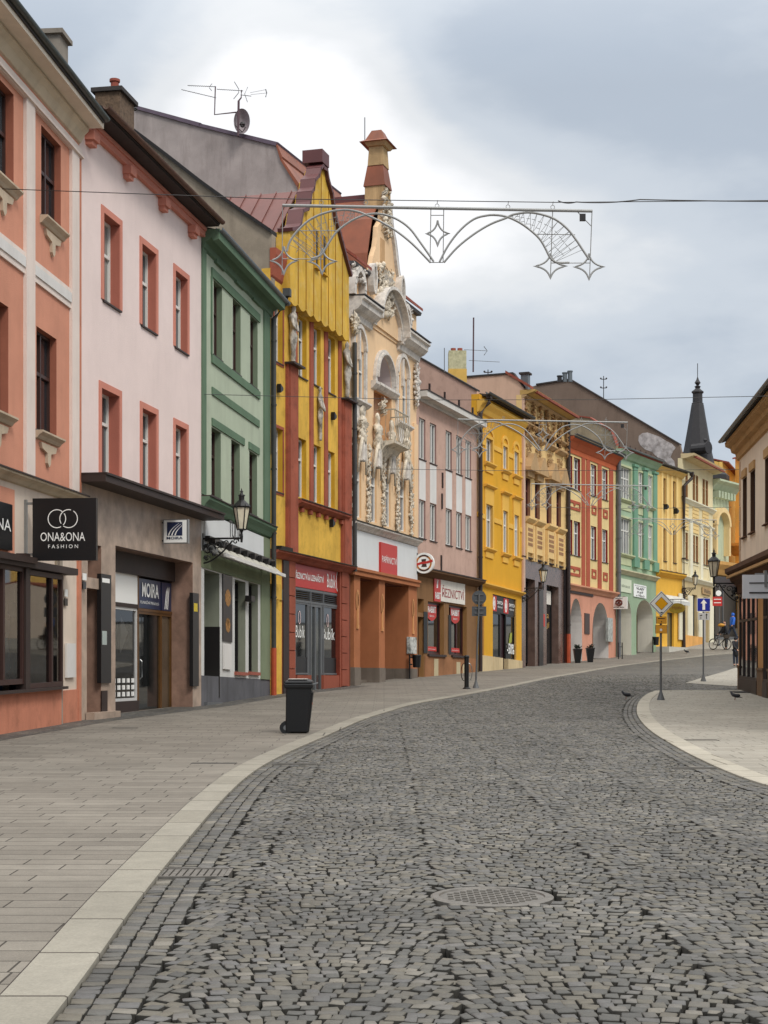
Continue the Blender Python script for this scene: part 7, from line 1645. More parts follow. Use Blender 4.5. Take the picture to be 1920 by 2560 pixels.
# pretzel sign
fr = H9.side(H9.W-.45); a, b_, z0, z1 = pbox(fr, 'Z6', 614, 783, 716, 862)
t = thing('projecting_sign', tuple(fr.p(0, 0, z0)), 'white projecting sign with a brown pretzel, beside the pink arcade', 'shop sign'); mb = MB(); fr.bx(mb, a, b_, -.1, .0, z0, z1); bd = mb.build('sign_box', SIGNW, t)
w, h = b_-a, z1-z0; c, cz = a+w*.48, z0+h*.52; mb = MB()
pts = [fr.p(c+math.sin(T_)*w*.2*(1 if True else 1), .03, cz+math.cos(T_)*h*.22) for T_ in np.linspace(.0, 2*math.pi, 20)]; mb.tube(pts, .05, 6); mb.tube([fr.p(c-w*.14, .03, cz-h*.15), fr.p(c+w*.02, .03, cz+h*.02), fr.p(c+w*.09, .03, cz+h*.16)], .035, 5); mb.tube([fr.p(c+w*.14, .03, cz-h*.15), fr.p(c-w*.02, .03, cz+h*.02), fr.p(c-w*.09, .03, cz+h*.16)], .035, 5)
mb.build('pretzel_emblem', mat('pretzel brown', (104, 42, 30), .5), bd, smooth=True); fr.text('Pekařství', a+w*.25, a+w*.72, z0+h*.84, z0+h*.95, .004, DF, bd, bold=True); fr.text('HOSTINEC, MASNA', a+w*.12, a+w*.82, z0+h*.07, z0+h*.19, .004, DF, bd, bold=True)
# oval sign
fr = H11.side(.35); a, z = fr.px('Z6', 1050, 858); rx = 20.5/3850*103; ry = 12.5/3850*103
t = thing('projecting_sign', tuple(fr.p(0, 0, z)), 'oval olive yellow sign hanging from an iron rod on the narrow yellow house', 'shop sign'); mb = MB(); disk(mb, a, z, -.05, .0, rx, ry); bd = mb.build('sign_board', mat('olive gold paint', (150, 122, 34), .5, .2, 4), t)
fr.text('Mýdla', a-rx*.6, a+rx*.6, z-.1, z+.12, .004, mat('brown paint', (120, 70, 30), .5), bd)
mb = MB(); mb.tube([fr.p(0, 0, z+ry+.25), fr.p(a+rx*1.4, 0, z+ry+.25)], .025, 5); mb.tube([fr.p(a-rx*.5, 0, z+ry+.25), fr.p(a-rx*.5, 0, z+ry*.8)], .015, 4); mb.tube([fr.p(a+rx*.5, 0, z+ry+.25), fr.p(a+rx*.5, 0, z+ry*.8)], .015, 4); mb.build('hanging_rod', BLACK, t)
# grey lightbox on the right-hand house
us = HR.px('S', 1975, 0)[0]; O2 = HR.p(us, 0, 0); fr = Frame(O2, -HR.N); fr.N = Vector((fr.U.y, -fr.U.x, 0)); a, z1 = fr.px('S', 1857, 1437); _, z0 = fr.px('S', 1857, 1496)
t = thing('lightbox_sign', tuple(O2), 'blank grey-white lightbox sign projecting from the beige right-hand house', 'shop sign'); mb = MB(); fr.bx(mb, a, -.05, -.16, .0, z0, z1); bd = mb.build('sign_box', mat('off lightbox', (214, 217, 222), .45, .06, 2), t)
mb = MB(); fr.bx(mb, a+.18, -.1, .0, .02, z1-.25, z1-.22); fr.bx(mb, a+.18, -.1, .0, .02, z0+.14, z0+.18); mb.build('rail', DF, bd)
mb = MB(); fr.bx(mb, a+.6, a+.68, -.2, .04, z1-.35, z1+.12); fr.bx(mb, a+.35, -.0, -.1, -.05, z1, z1+.05); mb.build('bracket', STEEL, t)

# ---------------------------------------------------------------- posts and signs
def post(base, top, r=.035, tx=0):
    mb = MB(); mb.lathe((base.x, base.y, base.z), [(.13, 0), (.12, .03), (.055, .22), (.045, .26), (r, .3)], 12); mb.tube([(base.x, base.y, base.z+.28), (base.x+tx, base.y, top)], r, 10); return mb
TH = Frame
def vface(c): return Frame(Vector((c.x, c.y, 0)), (1, 0, 0))
def diamond(fr, mb, u, z, n0, n1, R): fr.prism(mb, [(u-R, z), (u, z-R), (u+R, z), (u, z+R)], n0, n1)
b0 = gp(1652, 1751); Yp = b0.y; sc_ = F/Yp; zc = CZ+(HY-1509)/sc_; R = 31.5/sc_
fr = Frame((b0.x, b0.y, 0), (1, .06, 0)); t = thing('road_sign', tuple(b0), 'priority road sign, white-edged yellow diamond above two yellow plates on a grey post', 'road sign')
post(b0, zc+R*.8).build('post', GREY, t)
mb = MB(); diamond(fr, mb, 0, zc, .05, .075, R); pl = mb.build('diamond_plate', SIGNW, t); mb = MB(); diamond(fr, mb, 0, zc, .075, .079, R*.93); bb_ = mb.build('black_border', DF, pl); mb = MB(); diamond(fr, mb, 0, zc, .079, .083, R*.87); mb.build('white_field', SIGNW, pl); mb = MB(); diamond(fr, mb, 0, zc, .083, .087, R*.53); mb.build('inner_border', DF, pl); mb = MB(); diamond(fr, mb, 0, zc, .087, .091, R*.495); mb.build('yellow_field', mat('traffic yellow', (240, 172, 10), .4), pl)
mb = MB(); fr.prism(mb, [(-.05, zc-R*.72), (.0, zc-R*.78), (.05, zc-R*.70), (.02, zc-R*.66), (-.02, zc-R*.68)], .083, .088); mb.build('sticker_mark', DF, pl)
YP = mat('yellow plate', (226, 160, 50), .45)
for (yt, yb, hw, tx) in ((1541.5, 1559, 13, 1), (1563, 1583.5, 15, 2)):
    z1, z0 = CZ+(HY-yt)/sc_, CZ+(HY-yb)/sc_; w = hw/sc_*1.0; mb = MB(); fr.bx(mb, -w, w, .05, .07, z0, z1); o = mb.build('plate', mat('brown rim', (120, 70, 20), .5), t); mb = MB(); fr.bx(mb, -w+.012, w-.012, .07, .074, z0+.012, z1-.012); o2 = mb.build('plate_face', YP, o)
    mb = MB()
    if tx == 1: fr.bx(mb, -w*.65, w*.65, .074, .078, z1-.07, z1-.045); fr.bx(mb, -.01, .02, .074, .078, z0+.04, z0+.07); mb.build('plate_text', DF, o)
    else: fr.prism(mb, [(-.05, z0+.08), (.0, z0+.06), (.03, z0+.1), (.0, z0+.15), (-.04, z0+.14)], .074, .078); mb.build('sticker', SIGNW, o)
b0 = gp(1758.5, 1704); sc_ = F/b0.y; fr = Frame((b0.x, b0.y, 0), (1, 0, 0)); t = thing('road_sign', tuple(b0), 'blue one-way sign with white arrow above a small white plate', 'road sign')
z1, z0 = CZ+(HY-1495)/sc_, CZ+(HY-1529)/sc_; post(b0, z1-.05).build('post', GREY, t); w = 16.8/sc_
mb = MB(); fr.bx(mb, -w, w, .05, .07, z0, z1); pl = mb.build('square_plate', SIGNW, t); mb = MB(); fr.bx(mb, -w+.02, w-.02, .07, .074, z0+.02, z1-.02); mb.build('blue_field', mat('traffic blue', (10, 40, 150), .4), pl)
h = z1-z0; mb = MB(); fr.prism(mb, [(-.055, z0+h*.13), (.055, z0+h*.13), (.055, z0+h*.6), (-.055, z0+h*.6)], .074, .08); fr.prism(mb, [(-.13, z0+h*.6), (.13, z0+h*.6), (0, z0+h*.9)], .074, .08); mb.build('arrow', SIGNW, pl)
z1, z0 = CZ+(HY-1532.5)/sc_, CZ+(HY-1550)/sc_; w = 14.5/sc_; mb = MB(); fr.bx(mb, -w, w, .05, .07, z0, z1); pl = mb.build('small_plate', plaster('plate white grey', (196, 198, 198)), t)
mb = MB(); fr.bx(mb, .1, .13, .07, .075, z0+.04, z1-.09); fr.prism(mb, [(.07, z1-.09), (.16, z1-.09), (.115, z1-.02)], .07, .075); fr.bx(mb, -.13, -.11, .07, .075, z0+.04, z1-.16); fr.prism(mb, [(-.18, z1-.12), (-.13, z1-.08), (-.07, z1-.07), (-.06, z1-.1), (-.12, z1-.13)], .07, .075); mb.build('small_arrows', DF, pl)
# sign seen from behind
b0 = gp(1190, 1721); sc_ = F/b0.y; t = thing('road_sign', tuple(b0), 'back of a round grey road sign over a small plate, on a leaning post', 'road sign'); fr = Frame((b0.x+8/sc_, b0.y, 0), (1, 0, 0)); zc = CZ+(HY-1494)/sc_
post(b0, zc+.15, tx=8/sc_).build('post', GREY, t); mb = MB(); K = 24; disk(mb, 0, zc, -.07, -.05, 18/sc_); 
mb.build('round_plate', mat('grey sign back', (72, 76, 80), .5), t); mb = MB(); fr.bx(mb, -18/sc_, 18/sc_, -.07, -.05, CZ+(HY-1540)/sc_, CZ+(HY-1516)/sc_); mb.build('small_plate', mat('grey sign back', (72, 76, 80)), t)
mb = MB()
for z in (zc+.12, zc-.12, CZ+(HY-1533)/sc_, CZ+(HY-1522)/sc_): fr.bx(mb, -.16, .16, -.05, -.02, z-.02, z+.02)
mb.build('clamp', GREY, t)
b0 = at(1798, 1606, 107); b0.z = G(107)+.0; sc_ = F/107; t = thing('road_sign', tuple(b0), 'small red rectangular sign with white lines under a round white sign, far up the street', 'road sign'); fr = Frame((b0.x, b0.y, 0), (1, 0, 0)); z1, z0 = CZ+(HY-1492)/sc_, CZ+(HY-1515)/sc_
post(b0, z1+.7).build('post', GREY, t); mb = MB(); fr.bx(mb, -17/sc_, 7/sc_, .05, .08, z0, z1); pl = mb.build('red_plate', RED, t); mb = MB(); fr.bx(mb, -14/sc_, 4/sc_, .08, .086, z1-.2, z1-.15); fr.bx(mb, -14/sc_, 4/sc_, .08, .086, z0+.2, z0+.25); mb.build('white_line', SIGNW, pl); mb = MB(); K = 24; disk(mb, -2/sc_, CZ+(HY-1483)/sc_, .04, .06, 7/sc_); mb.build('round_plate', SIGNW, t)
# ring bollard
b0 = gp(1166.5, 1723); sc_ = F/b0.y; t = thing('cycle_bollard', tuple(b0), 'black bollard with two metal rings for locking bicycles', 'bollard'); mb = MB(); hb = 85/sc_; mb.lathe((b0.x, b0.y, b0.z), [(.15, 0), (.14, .04), (.085, .08), (.08, .3), (.085, hb*.55), (.085, hb-.1), (.1, hb-.08), (.1, hb-.04), (.06, hb)], 14); mb.build('bollard_post', BLACK, t)
for sgn in (-1, 1):
    mb = MB(); mb.tube([(b0.x+sgn*(.08+.12*math.sin(T_)), b0.y-.0, b0.z+.62+.32*math.cos(T_)) for T_ in np.linspace(0, math.pi, 12)], .016, 6); mb.build('locking_ring', STEEL if sgn > 0 else BLACK, t)
# litter bins
def litter(x, y, bx, label, w=.38):
    b0 = gp(x, y); t = thing('litter_bin', tuple(b0), label, 'litter bin', 'black litter bins on posts'); mb = MB(); mb.tube([(b0.x, b0.y, b0.z), (b0.x, b0.y, b0.z+1.05)], .035, 8); mb.lathe((b0.x, b0.y, b0.z), [(.1, 0), (.1, .02), (.04, .04)], 10); mb.build('bin_post', BLACK, t)
    mb = MB(); c = (b0.x+bx, b0.y, b0.z+.5); mb.lathe(c, [(w*.42, 0), (w*.5, .5), (w*.54, .52), (w*.5, .54), (w*.46, .5), (w*.4, .05)], 14, squash=.85); mb.build('bin_body', BLACKP, t)
    mb = MB(); mb.box((b0.x+min(0, bx*.4), b0.y-.02, b0.z+.6), (b0.x+max(0, bx*.4), b0.y+.02, b0.z+.66)); mb.box((b0.x+min(0, bx*.4), b0.y-.02, b0.z+.9), (b0.x+max(0, bx*.4), b0.y+.02, b0.z+.96)); mb.build('bin_bracket', BLACK, t); return t
litter(1024, 1698, .3, 'black litter bin on a post by the sprayed white cabinet'); litter(1632, 1632, .22, 'black litter bin between the mint house and narrow yellow house')
b0 = gp(1551, 1648); t = thing('hoop_stand', tuple(b0), 'narrow black metal hoop stand before the mint green arcade', 'bollard'); mb = MB(); mb.tube([(b0.x-.11, b0.y, b0.z), (b0.x-.11, b0.y, b0.z+1.0), (b0.x+.11, b0.y, b0.z+1.0), (b0.x+.11, b0.y, b0.z)], .035, 6); mb.build('hoop', BLACK, t); mb = MB(); mb.tube([(b0.x-.11, b0.y, b0.z+.75), (b0.x+.11, b0.y, b0.z+.75)], .025, 6); mb.build('crossbar', BLACK, t)
# planters
def planter(x, y, hgt, label, seed):
    b0 = gp(x, y); r = random.Random(seed); t = thing('planter', tuple(b0), label, 'planter', 'black planters before the arcade'); mb = MB(); mb.hexa([(b0.x-.14, b0.y-.14, b0.z), (b0.x+.14, b0.y-.14, b0.z), (b0.x+.14, b0.y+.14, b0.z), (b0.x-.14, b0.y+.14, b0.z), (b0.x-.24, b0.y-.24, b0.z+hgt), (b0.x+.24, b0.y-.24, b0.z+hgt), (b0.x+.24, b0.y+.24, b0.z+hgt), (b0.x-.24, b0.y+.24, b0.z+hgt)]); mb.box((b0.x-.25, b0.y-.25, b0.z+hgt-.06), (b0.x+.25, b0.y+.25, b0.z+hgt)); mb.build('pot', BLACKP, t)
    mb = MB(); top = Vector((b0.x, b0.y, b0.z+hgt))
    for k in range(46):
        A = r.uniform(0, 6.28); l = r.uniform(.15, .42); e = r.uniform(.1, 1.3); d = Vector((math.cos(A)*math.cos(e), math.sin(A)*math.cos(e), math.sin(e))); p0 = top+Vector((r.uniform(-.12, .12), r.uniform(-.12, .12), 0)); p1 = p0+d*l*.6; p2 = p0+d*l+Vector((0, 0, -.08)); s = d.cross(Vector((0, 0, 1))).normalized()*.04
        mb.face([p0, p1+s, p2, p1-s])
    mb.build('foliage', mat('dark green leaves', (36, 48, 34), .6, .3, 8), t, fix=False); return t
planter(1444, 1658, .82, 'tapered black planter with leafy plant, left of the pair before the pink arches', 1); planter(1475.5, 1656, .84, 'tapered black planter with leafy plant, right of the pair before the pink arches', 2); planter(1432, 1650, 1.35, 'tall dark planter just behind the pair, inside the left arch', 3)

# ---------------------------------------------------------------- garlands
ZM['C1'] = (660, 480, .2652); ZM['C2'] = (1060, 480, .2773)
Yg = 27.0; fg = Frame((0, Yg, 0), (1, 0, 0)); gc = fg.px('S', 944, 449)
TUB = mat('dull aluminium tube', (150, 150, 148), .5, .1, 6, metal=.25)
garl = thing('light_garland', (gc[0], Yg, gc[1]), 'unlit light garland of twin arches with stars, nearest and highest over the street', 'light garland', 'unlit light garlands across the street')
def gl_pts(zm, pts): return [fg.p(*(lambda t: (t[0], 0, t[1]))(fg.px(zm, x, y))) for x, y in pts]
def spline(P, n=4):
    out = []
    for i in range(len(P)-1):
        p0, p1, p2, p3 = P[max(i-1, 0)], P[i], P[i+1], P[min(i+2, len(P)-1)]
        for k in range(n):
            t = k/n; out.append(.5*((2*p1)+(-p0+p2)*t+(2*p0-5*p1+4*p2-p3)*t*t+(-p0+3*p1-3*p2+p3)*t**3))
    return out+[P[-1]]
A = gl_pts('C1', [(175, 127)])[0]; B = gl_pts('C2', [(1518, 172)])[0]; mb = MB(); mb.tube([A, B], .028, 6); mb.build('top_bar', TUB, garl)
arcs = [('C1', [(215, 560), (245, 465), (330, 350), (450, 250), (600, 190), (760, 168), (880, 185), (960, 215), (1100, 280), (1250, 370), (1400, 490), (1570, 665)]),
        ('C1', [(450, 628), (530, 600), (575, 540), (620, 465), (690, 370), (800, 285), (900, 235), (1000, 207), (1120, 210), (1250, 255), (1370, 340), (1470, 470), (1600, 655)]),
        ('C2', [(140, 630), (220, 480), (330, 340), (450, 245), (560, 213), (650, 208), (750, 225), (860, 275), (960, 345), (1040, 420), (1090, 500), (1140, 595), (1200, 635), (1310, 637)]),
        ('C2', [(180, 635), (300, 500), (450, 380), (600, 290), (740, 235), (800, 205), (930, 185), (1050, 200), (1180, 245), (1290, 330), (1370, 430), (1430, 520), (1490, 610)])]
APT = []
for zm, pts in arcs:
    S = spline(gl_pts(zm, pts)); APT.append(S); mb = MB(); mb.tube(S, .02, 6); mb.build('arch_tube', TUB, garl)
mb = MB()
for zm, a, b_ in (('C1', (175, 127), (170, 780)), ('C2', (1515, 172), (1492, 790)), ('C1', (540, 130), (533, 770)), ('C2', (1160, 172), (1140, 775)), ('C2', (62, 160), (55, 635)), ('C2', (178, 160), (172, 635)), ('C2', (62, 210), (178, 210)), ('C2', (1010, 380), (1362, 385)), ('C2', (1145, 640), (1495, 640)), ('C1', (335, 365), (690, 365)), ('C1', (175, 630), (560, 632)), ('C2', (52, 635), (175, 635)), ('C2', (1385, 180), (1505, 305)), ('C1', (275, 455), (450, 625))):
    mb = MB(); mb.tube(gl_pts(zm, [a, b_]), .008, 4); mb.build('frame_wire', TUB, garl)
def star4(zm, cx, cy, rx, ry):
    pts = []; 
    for k in range(4):
        A = math.pi/2*k; B = A+math.pi/2; p0 = (cx+rx*math.sin(A), cy-ry*math.cos(A)); p2 = (cx+rx*math.sin(B), cy-ry*math.cos(B)); ctl = (cx+(p0[0]+p2[0]-2*cx)*.12, cy+(p0[1]+p2[1]-2*cy)*.12)
        for i in range(7): t = i/7; pts.append(((1-t)**2*p0[0]+2*t*(1-t)*ctl[0]+t*t*p2[0], (1-t)**2*p0[1]+2*t*(1-t)*ctl[1]+t*t*p2[1]))
    pts.append(pts[0]); mb = MB(); mb.tube(gl_pts(zm, pts), .017, 5, caps=False); return mb.build('star', TUB, garl)
star4('C1', 188, 648, 135, 135); star4('C1', 548, 655, 140, 125); star4('C2', 123, 375, 108, 118); star4('C2', 1140, 668, 150, 115); star4('C2', 1488, 675, 140, 120)
mb = MB()
def zig(P, Q, n, s0, s1, e0, e1):
    for k in range(n):
        t = k/n; a = P[int((s0+(s1-s0)*t)*(len(P)-1))]; b_ = Q[int((e0+(e1-e0)*min(t+.5/n, 1))*(len(Q)-1))]; c = P[int((s0+(s1-s0)*min(t+1/n, 1))*(len(P)-1))]
        mb.tube([a, b_], .0045, 3); mb.tube([b_, c], .0045, 3)
        for f_ in (.35, .65): m_ = a+(b_-a)*f_; d = (b_-a).normalized(); mb.tube([m_, m_+Vector((d.z, 0, -d.x))*.07], .006, 3)
zig(APT[3], APT[2], 13, .42, .93, .5, .93); zig(APT[0], APT[1], 13, .08, .58, .03, .48)
mb.build('zigzag_lights', mat('bulb string', (120, 120, 118), .5), garl, fix=False)
for x in (540, 960): 
    c = gl_pts('C1', [(x, 100)])[0]; mb = MB(); mb.tube([c+Vector((.035*math.cos(k), 0, .035*math.sin(k))) for k in np.linspace(0, 6.28, 10)], .006, 4); mb.build('hanger_ring', TUB, garl)
for x, y in ((118, 125), (757, 133), (1160, 137)):
    c = gl_pts('C2', [(x, y)])[0]; mb = MB(); mb.tube([c+Vector((.035*math.cos(k), 0, .035*math.sin(k))) for k in np.linspace(0, 6.28, 10)], .006, 4); mb.tube([c+Vector((0, 0, .035)), c+Vector((.01, 0, .1))], .006, 4); mb.build('hanger_ring', TUB, garl)
c = gl_pts('C2', [(1430, 230)])[0]; mb = MB(); mb.box((c.x-.05, c.y-.03, c.z-.06), (c.x+.05, c.y+.03, c.z+.06)); mb.build('junction_box', DF, garl)
GL = []
for (x, y, Yq, lb) in ((1275, 1013, 49.3, 'unlit light garland of twin arches over the ochre house, second from the front'), (1419, 1185, 71.0, 'unlit light garland over the striped house, third from the front'), (1640, 1278, 96, 'unlit light garland before the mint house, farthest and lowest')):
    c = copy_tree(garl); c.location = at(x, y, Yq); c['label'] = lb; GL.append(c)
def wire(name, pts, label, r=.008, sag=0):
    P = [Vector(p) for p in pts]; t = thing(name, tuple(P[0]), label, 'overhead wire'); mb = MB(); out = []
    for i in range(len(P)-1):
        for k in range(8): tt = k/8; q_ = P[i]+(P[i+1]-P[i])*tt; q_.z -= sag*4*tt*(1-tt); out.append(q_)
    out.append(P[-1]); mb.tube(out, r, 5); mb.build('wire', DF, t); return t
def rw(px_, py_):     # where a sight line meets the wall of the right-hand house
    k = (px_-CX)/F; Hh = HR; a = (k*Hh.O.y-Hh.O.x)/(Hh.U.x-k*Hh.U.y); Y = Hh.O.y+a*Hh.U.y; return Vector((k*Y, Y, CZ+(HY-py_)/F*Y))
wire('span_wire', [H1.p(H1.px('S', 0, 472)[0], .0, H1.px('S', 0, 472)[1]), at(690, 497, 27), at(1390, 506, 27), rw(2290, 498)], 'dark wire carrying the nearest garland, tied to the salmon house', .008)
wire('span_wire', [H3.p(.1, .0, H3.px('S', 505, 985)[1]), at(1075, 1000, 49.3), at(1480, 999, 49.3), rw(2030, 988)], 'thin wire carrying the second garland, tied to the green house', .009)
wire('span_wire', [H5.p(H5.px('S', 925)[0], .1, H5.px('S', 925, 1172)[1]), at(1280, 1177, 71), at(1560, 1176, 71), at(1846, 1172, 71)+Vector((3, 0, 0))], 'thin wire carrying the third garland, tied to the stucco house', .011)
wire('span_wire', [H8.p(.2, .0, H8.px('S', 1310, 1268)[1]), at(1540, 1271, 96), at(1720, 1270, 96), at(1828, 1268, 98)], 'thin wire carrying the farthest garland, tied to the pediment house', .013)
wire('power_cable', [at(1395, 502, 27.1), at(1440, 505, 27.1), at(1600, 499, 27.2), rw(2295, 500)], 'twisted black cable running from the nearest garland to the right', .011, .03)

# ---------------------------------------------------------------- aerials and roof bits
def yagi(mb, a, b_, n, l, up=None):
    a, b_ = Vector(a), Vector(b_); mb.tube([a, b_], .012, 4); s = up or Vector((.3, .95, 0))
    for k in range(n): c = a+(b_-a)*(k+.5)/n; mb.tube([c-s*l/2, c+s*l/2], .006, 3)
Yr = 61.5; ZM['C6'] = (440, 180, .1567); c6 = lambda x, y, dy=0: at(440+.1567*x, 180+.1567*y, Yr+dy)
t = thing('roof_antenna', tuple(c6(990, 1010)), 'aerial mast with grey satellite dish and several antennas on the grey gable', 'antenna')
mb = MB(); mb.tube([c6(990, 1020), c6(1000, 460)], .05, 6); mb.tube([c6(1000, 460), c6(1040, 410), c6(1045, 290)], .03, 6); mb.tube([c6(960, 642), c6(615, 680), c6(628, 230)], .028, 6); mb.build('mast', mat('rusty mast', (82, 60, 66), .6), t)
mb = MB(); cD = c6(1050, 785, .15); K = 24; rx, rz = 130*.1567/F*Yr, 205*.1567/F*Yr
rings = [[cD+Vector((rx*f_*math.cos(A), .28*(1-f_*f_), rz*f_*math.sin(A))) for A in np.linspace(0, 2*math.pi, K, endpoint=False)] for f_ in (1, .75, .45, .1)]
for i in range(3):
    for k in range(K): mb.face([rings[i][k], rings[i][(k+1) % K], rings[i+1][(k+1) % K], rings[i+1][k]])
mb.face(rings[3]); mb.build('dish', mat('grey dish', (150, 140, 142), .6), t, smooth=True)
mb = MB(); mb.tube([c6(940, 850), c6(1060, 960)], .015, 4); mb.tube([c6(1060, 960), c6(1110, 880)], .015, 4); mb.blob(c6(1060, 840), .12); mb.build('dish_arm', DF, t)
mb = MB(); yagi(mb, c6(185, 215), c6(640, 235), 14, .16); yagi(mb, c6(85, 280), c6(640, 412), 14, .16); mb.tube([c6(530, 240), c6(575, 185)], .012, 4); mb.tube([c6(530, 250), c6(570, 300)], .012, 4); mb.build('yagi_antenna', GREY, t)
mb = MB(); yagi(mb, c6(650, 275), c6(1070, 300), 12, .14); mb.tube([c6(930, 155), c6(1000, 270), c6(1000, 330), c6(920, 430)], .014, 4); mb.build('yagi_antenna', GREY, t)
mb = MB(); mb.tube([c6(1030, 365), c6(1200, 385)], .014, 4); mb.tube([c6(1145, 240), c6(1095, 350), c6(1140, 480)], .012, 4); mb.tube([c6(1180, 330), c6(1440, 280)], .008, 3); mb.tube([c6(1190, 360), c6(1445, 335)], .008, 3); mb.tube([c6(1430, 275), c6(1448, 335), c6(1430, 400)], .02, 4); mb.build('log_antenna', GREY, t)
def xpole(name, x, y0, y1, Y, arms, label, cat='pole', r=.03):
    t = thing(name, tuple(at(x, y0, Y)), label, cat); mb = MB(); mb.tube([at(x, y0, Y), at(x, y1, Y)], r, 6); mb.build('pole_shaft', DF, t); mb = MB()
    for (ya, w_) in arms: mb.tube([at(x-w_, ya, Y), at(x+w_, ya, Y)], r, 5); mb.blob(at(x-w_, ya-2, Y), r*2.2); mb.blob(at(x+w_, ya-2, Y), r*2.2)
    mb.build('crossarm', DF, t); return t
xpole('insulator_pole', 325, 312, 272, 44, [(274, 13)], 'small crossarm with white insulators on the roof behind the pink house', 'insulator pole')
xpole('insulator_pole', 1220, 946, 924, 88, [(931, 9)], 'small black cross-shaped insulator pole on the tan gable ridge', 'insulator pole')
xpole('insulator_pole', 1509, 1003, 940, 108, [(948, 7), (970, 7)], 'tall double-armed insulator pole on the brown gable roof', 'insulator pole')
t = thing('roof_antenna', tuple(at(1184, 925, 80)), 'tall thin mast with two yagi aerials beside the mossy white chimney', 'antenna'); mb = MB(); mb.tube([at(1183, 930, 80), at(1184, 794, 80)], .045, 6); mb.build('mast', mat('rusty mast', (82, 60, 66)), t)
mb = MB(); yagi(mb, at(1160, 874, 80), at(1215, 877, 80), 10, .15); mb.tube([at(1210, 866, 80), at(1218, 877, 80), at(1210, 888, 80)], .02, 4); mb.build('yagi_antenna', GREY, t); mb = MB(); yagi(mb, at(1172, 901, 80), at(1249, 905, 80), 12, .12); mb.build('yagi_antenna', GREY, t)
for (x, y0, y1, Yq, lb) in ((1111, 930, 870, 72, 'thin lightning rod on the dusky pink roof'), (1744.5, 0, 0, 0, '')):
    if lb: t = thing('lightning_rod', tuple(at(x, y0, Yq)), lb, 'lightning rod'); mb = MB(); mb.tube([at(x, y0, Yq), at(x, y1, Yq)], .02, 5); mb.build('rod', GREY, t)
# mossy chimney behind the dusky pink house
Hc = H6; Yc = 78.0; A = at(1122, 948, Yc); B = at(1166, 876, Yc); mb = MB(); mb.box((A.x, Yc, A.z-3), (B.x, Yc+1.0, B.z)); MOSS = mat('mossy whitewashed render', (188, 184, 150), .9, .3, 5, .6, 25, dirt=(110, 116, 70), dirt_amt=.7)
o = mb.build('chimney', MOSS, H6.root); mb = MB(); zz_ = at(0, 922, Yc).z; mb.box((A.x-.02, Yc-.02, A.z-3), (B.x+.02, Yc+1.02, zz_)); mb.build('chimney_base', plaster('ochre chimney render', (204, 168, 92), .1, .3), o); mb = MB()
for f_ in (.28, .66): mb.lathe((A.x+(B.x-A.x)*f_, Yc+.5, B.z), [(.13, 0), (.13, .2)], 10)
mb.build('chimney_pot', mat('terracotta', (140, 70, 55)), o)
# flue pipes on the brown gable and the pediment house
for i, (x, y1) in enumerate(((1399, 942), (1412, 934), (1425, 930))):
    A = at(x, 955, 107); B = at(x, y1, 107); mb = MB(); mb.lathe((A.x, A.y, A.z), [(.16, 0), (.16, B.z-A.z)] , 10); mb.lathe((A.x, A.y, B.z), [(.2, 0), (.2, .08)], 10); mb.build('flue_pipe', ZINC if i else DF, H12.root)

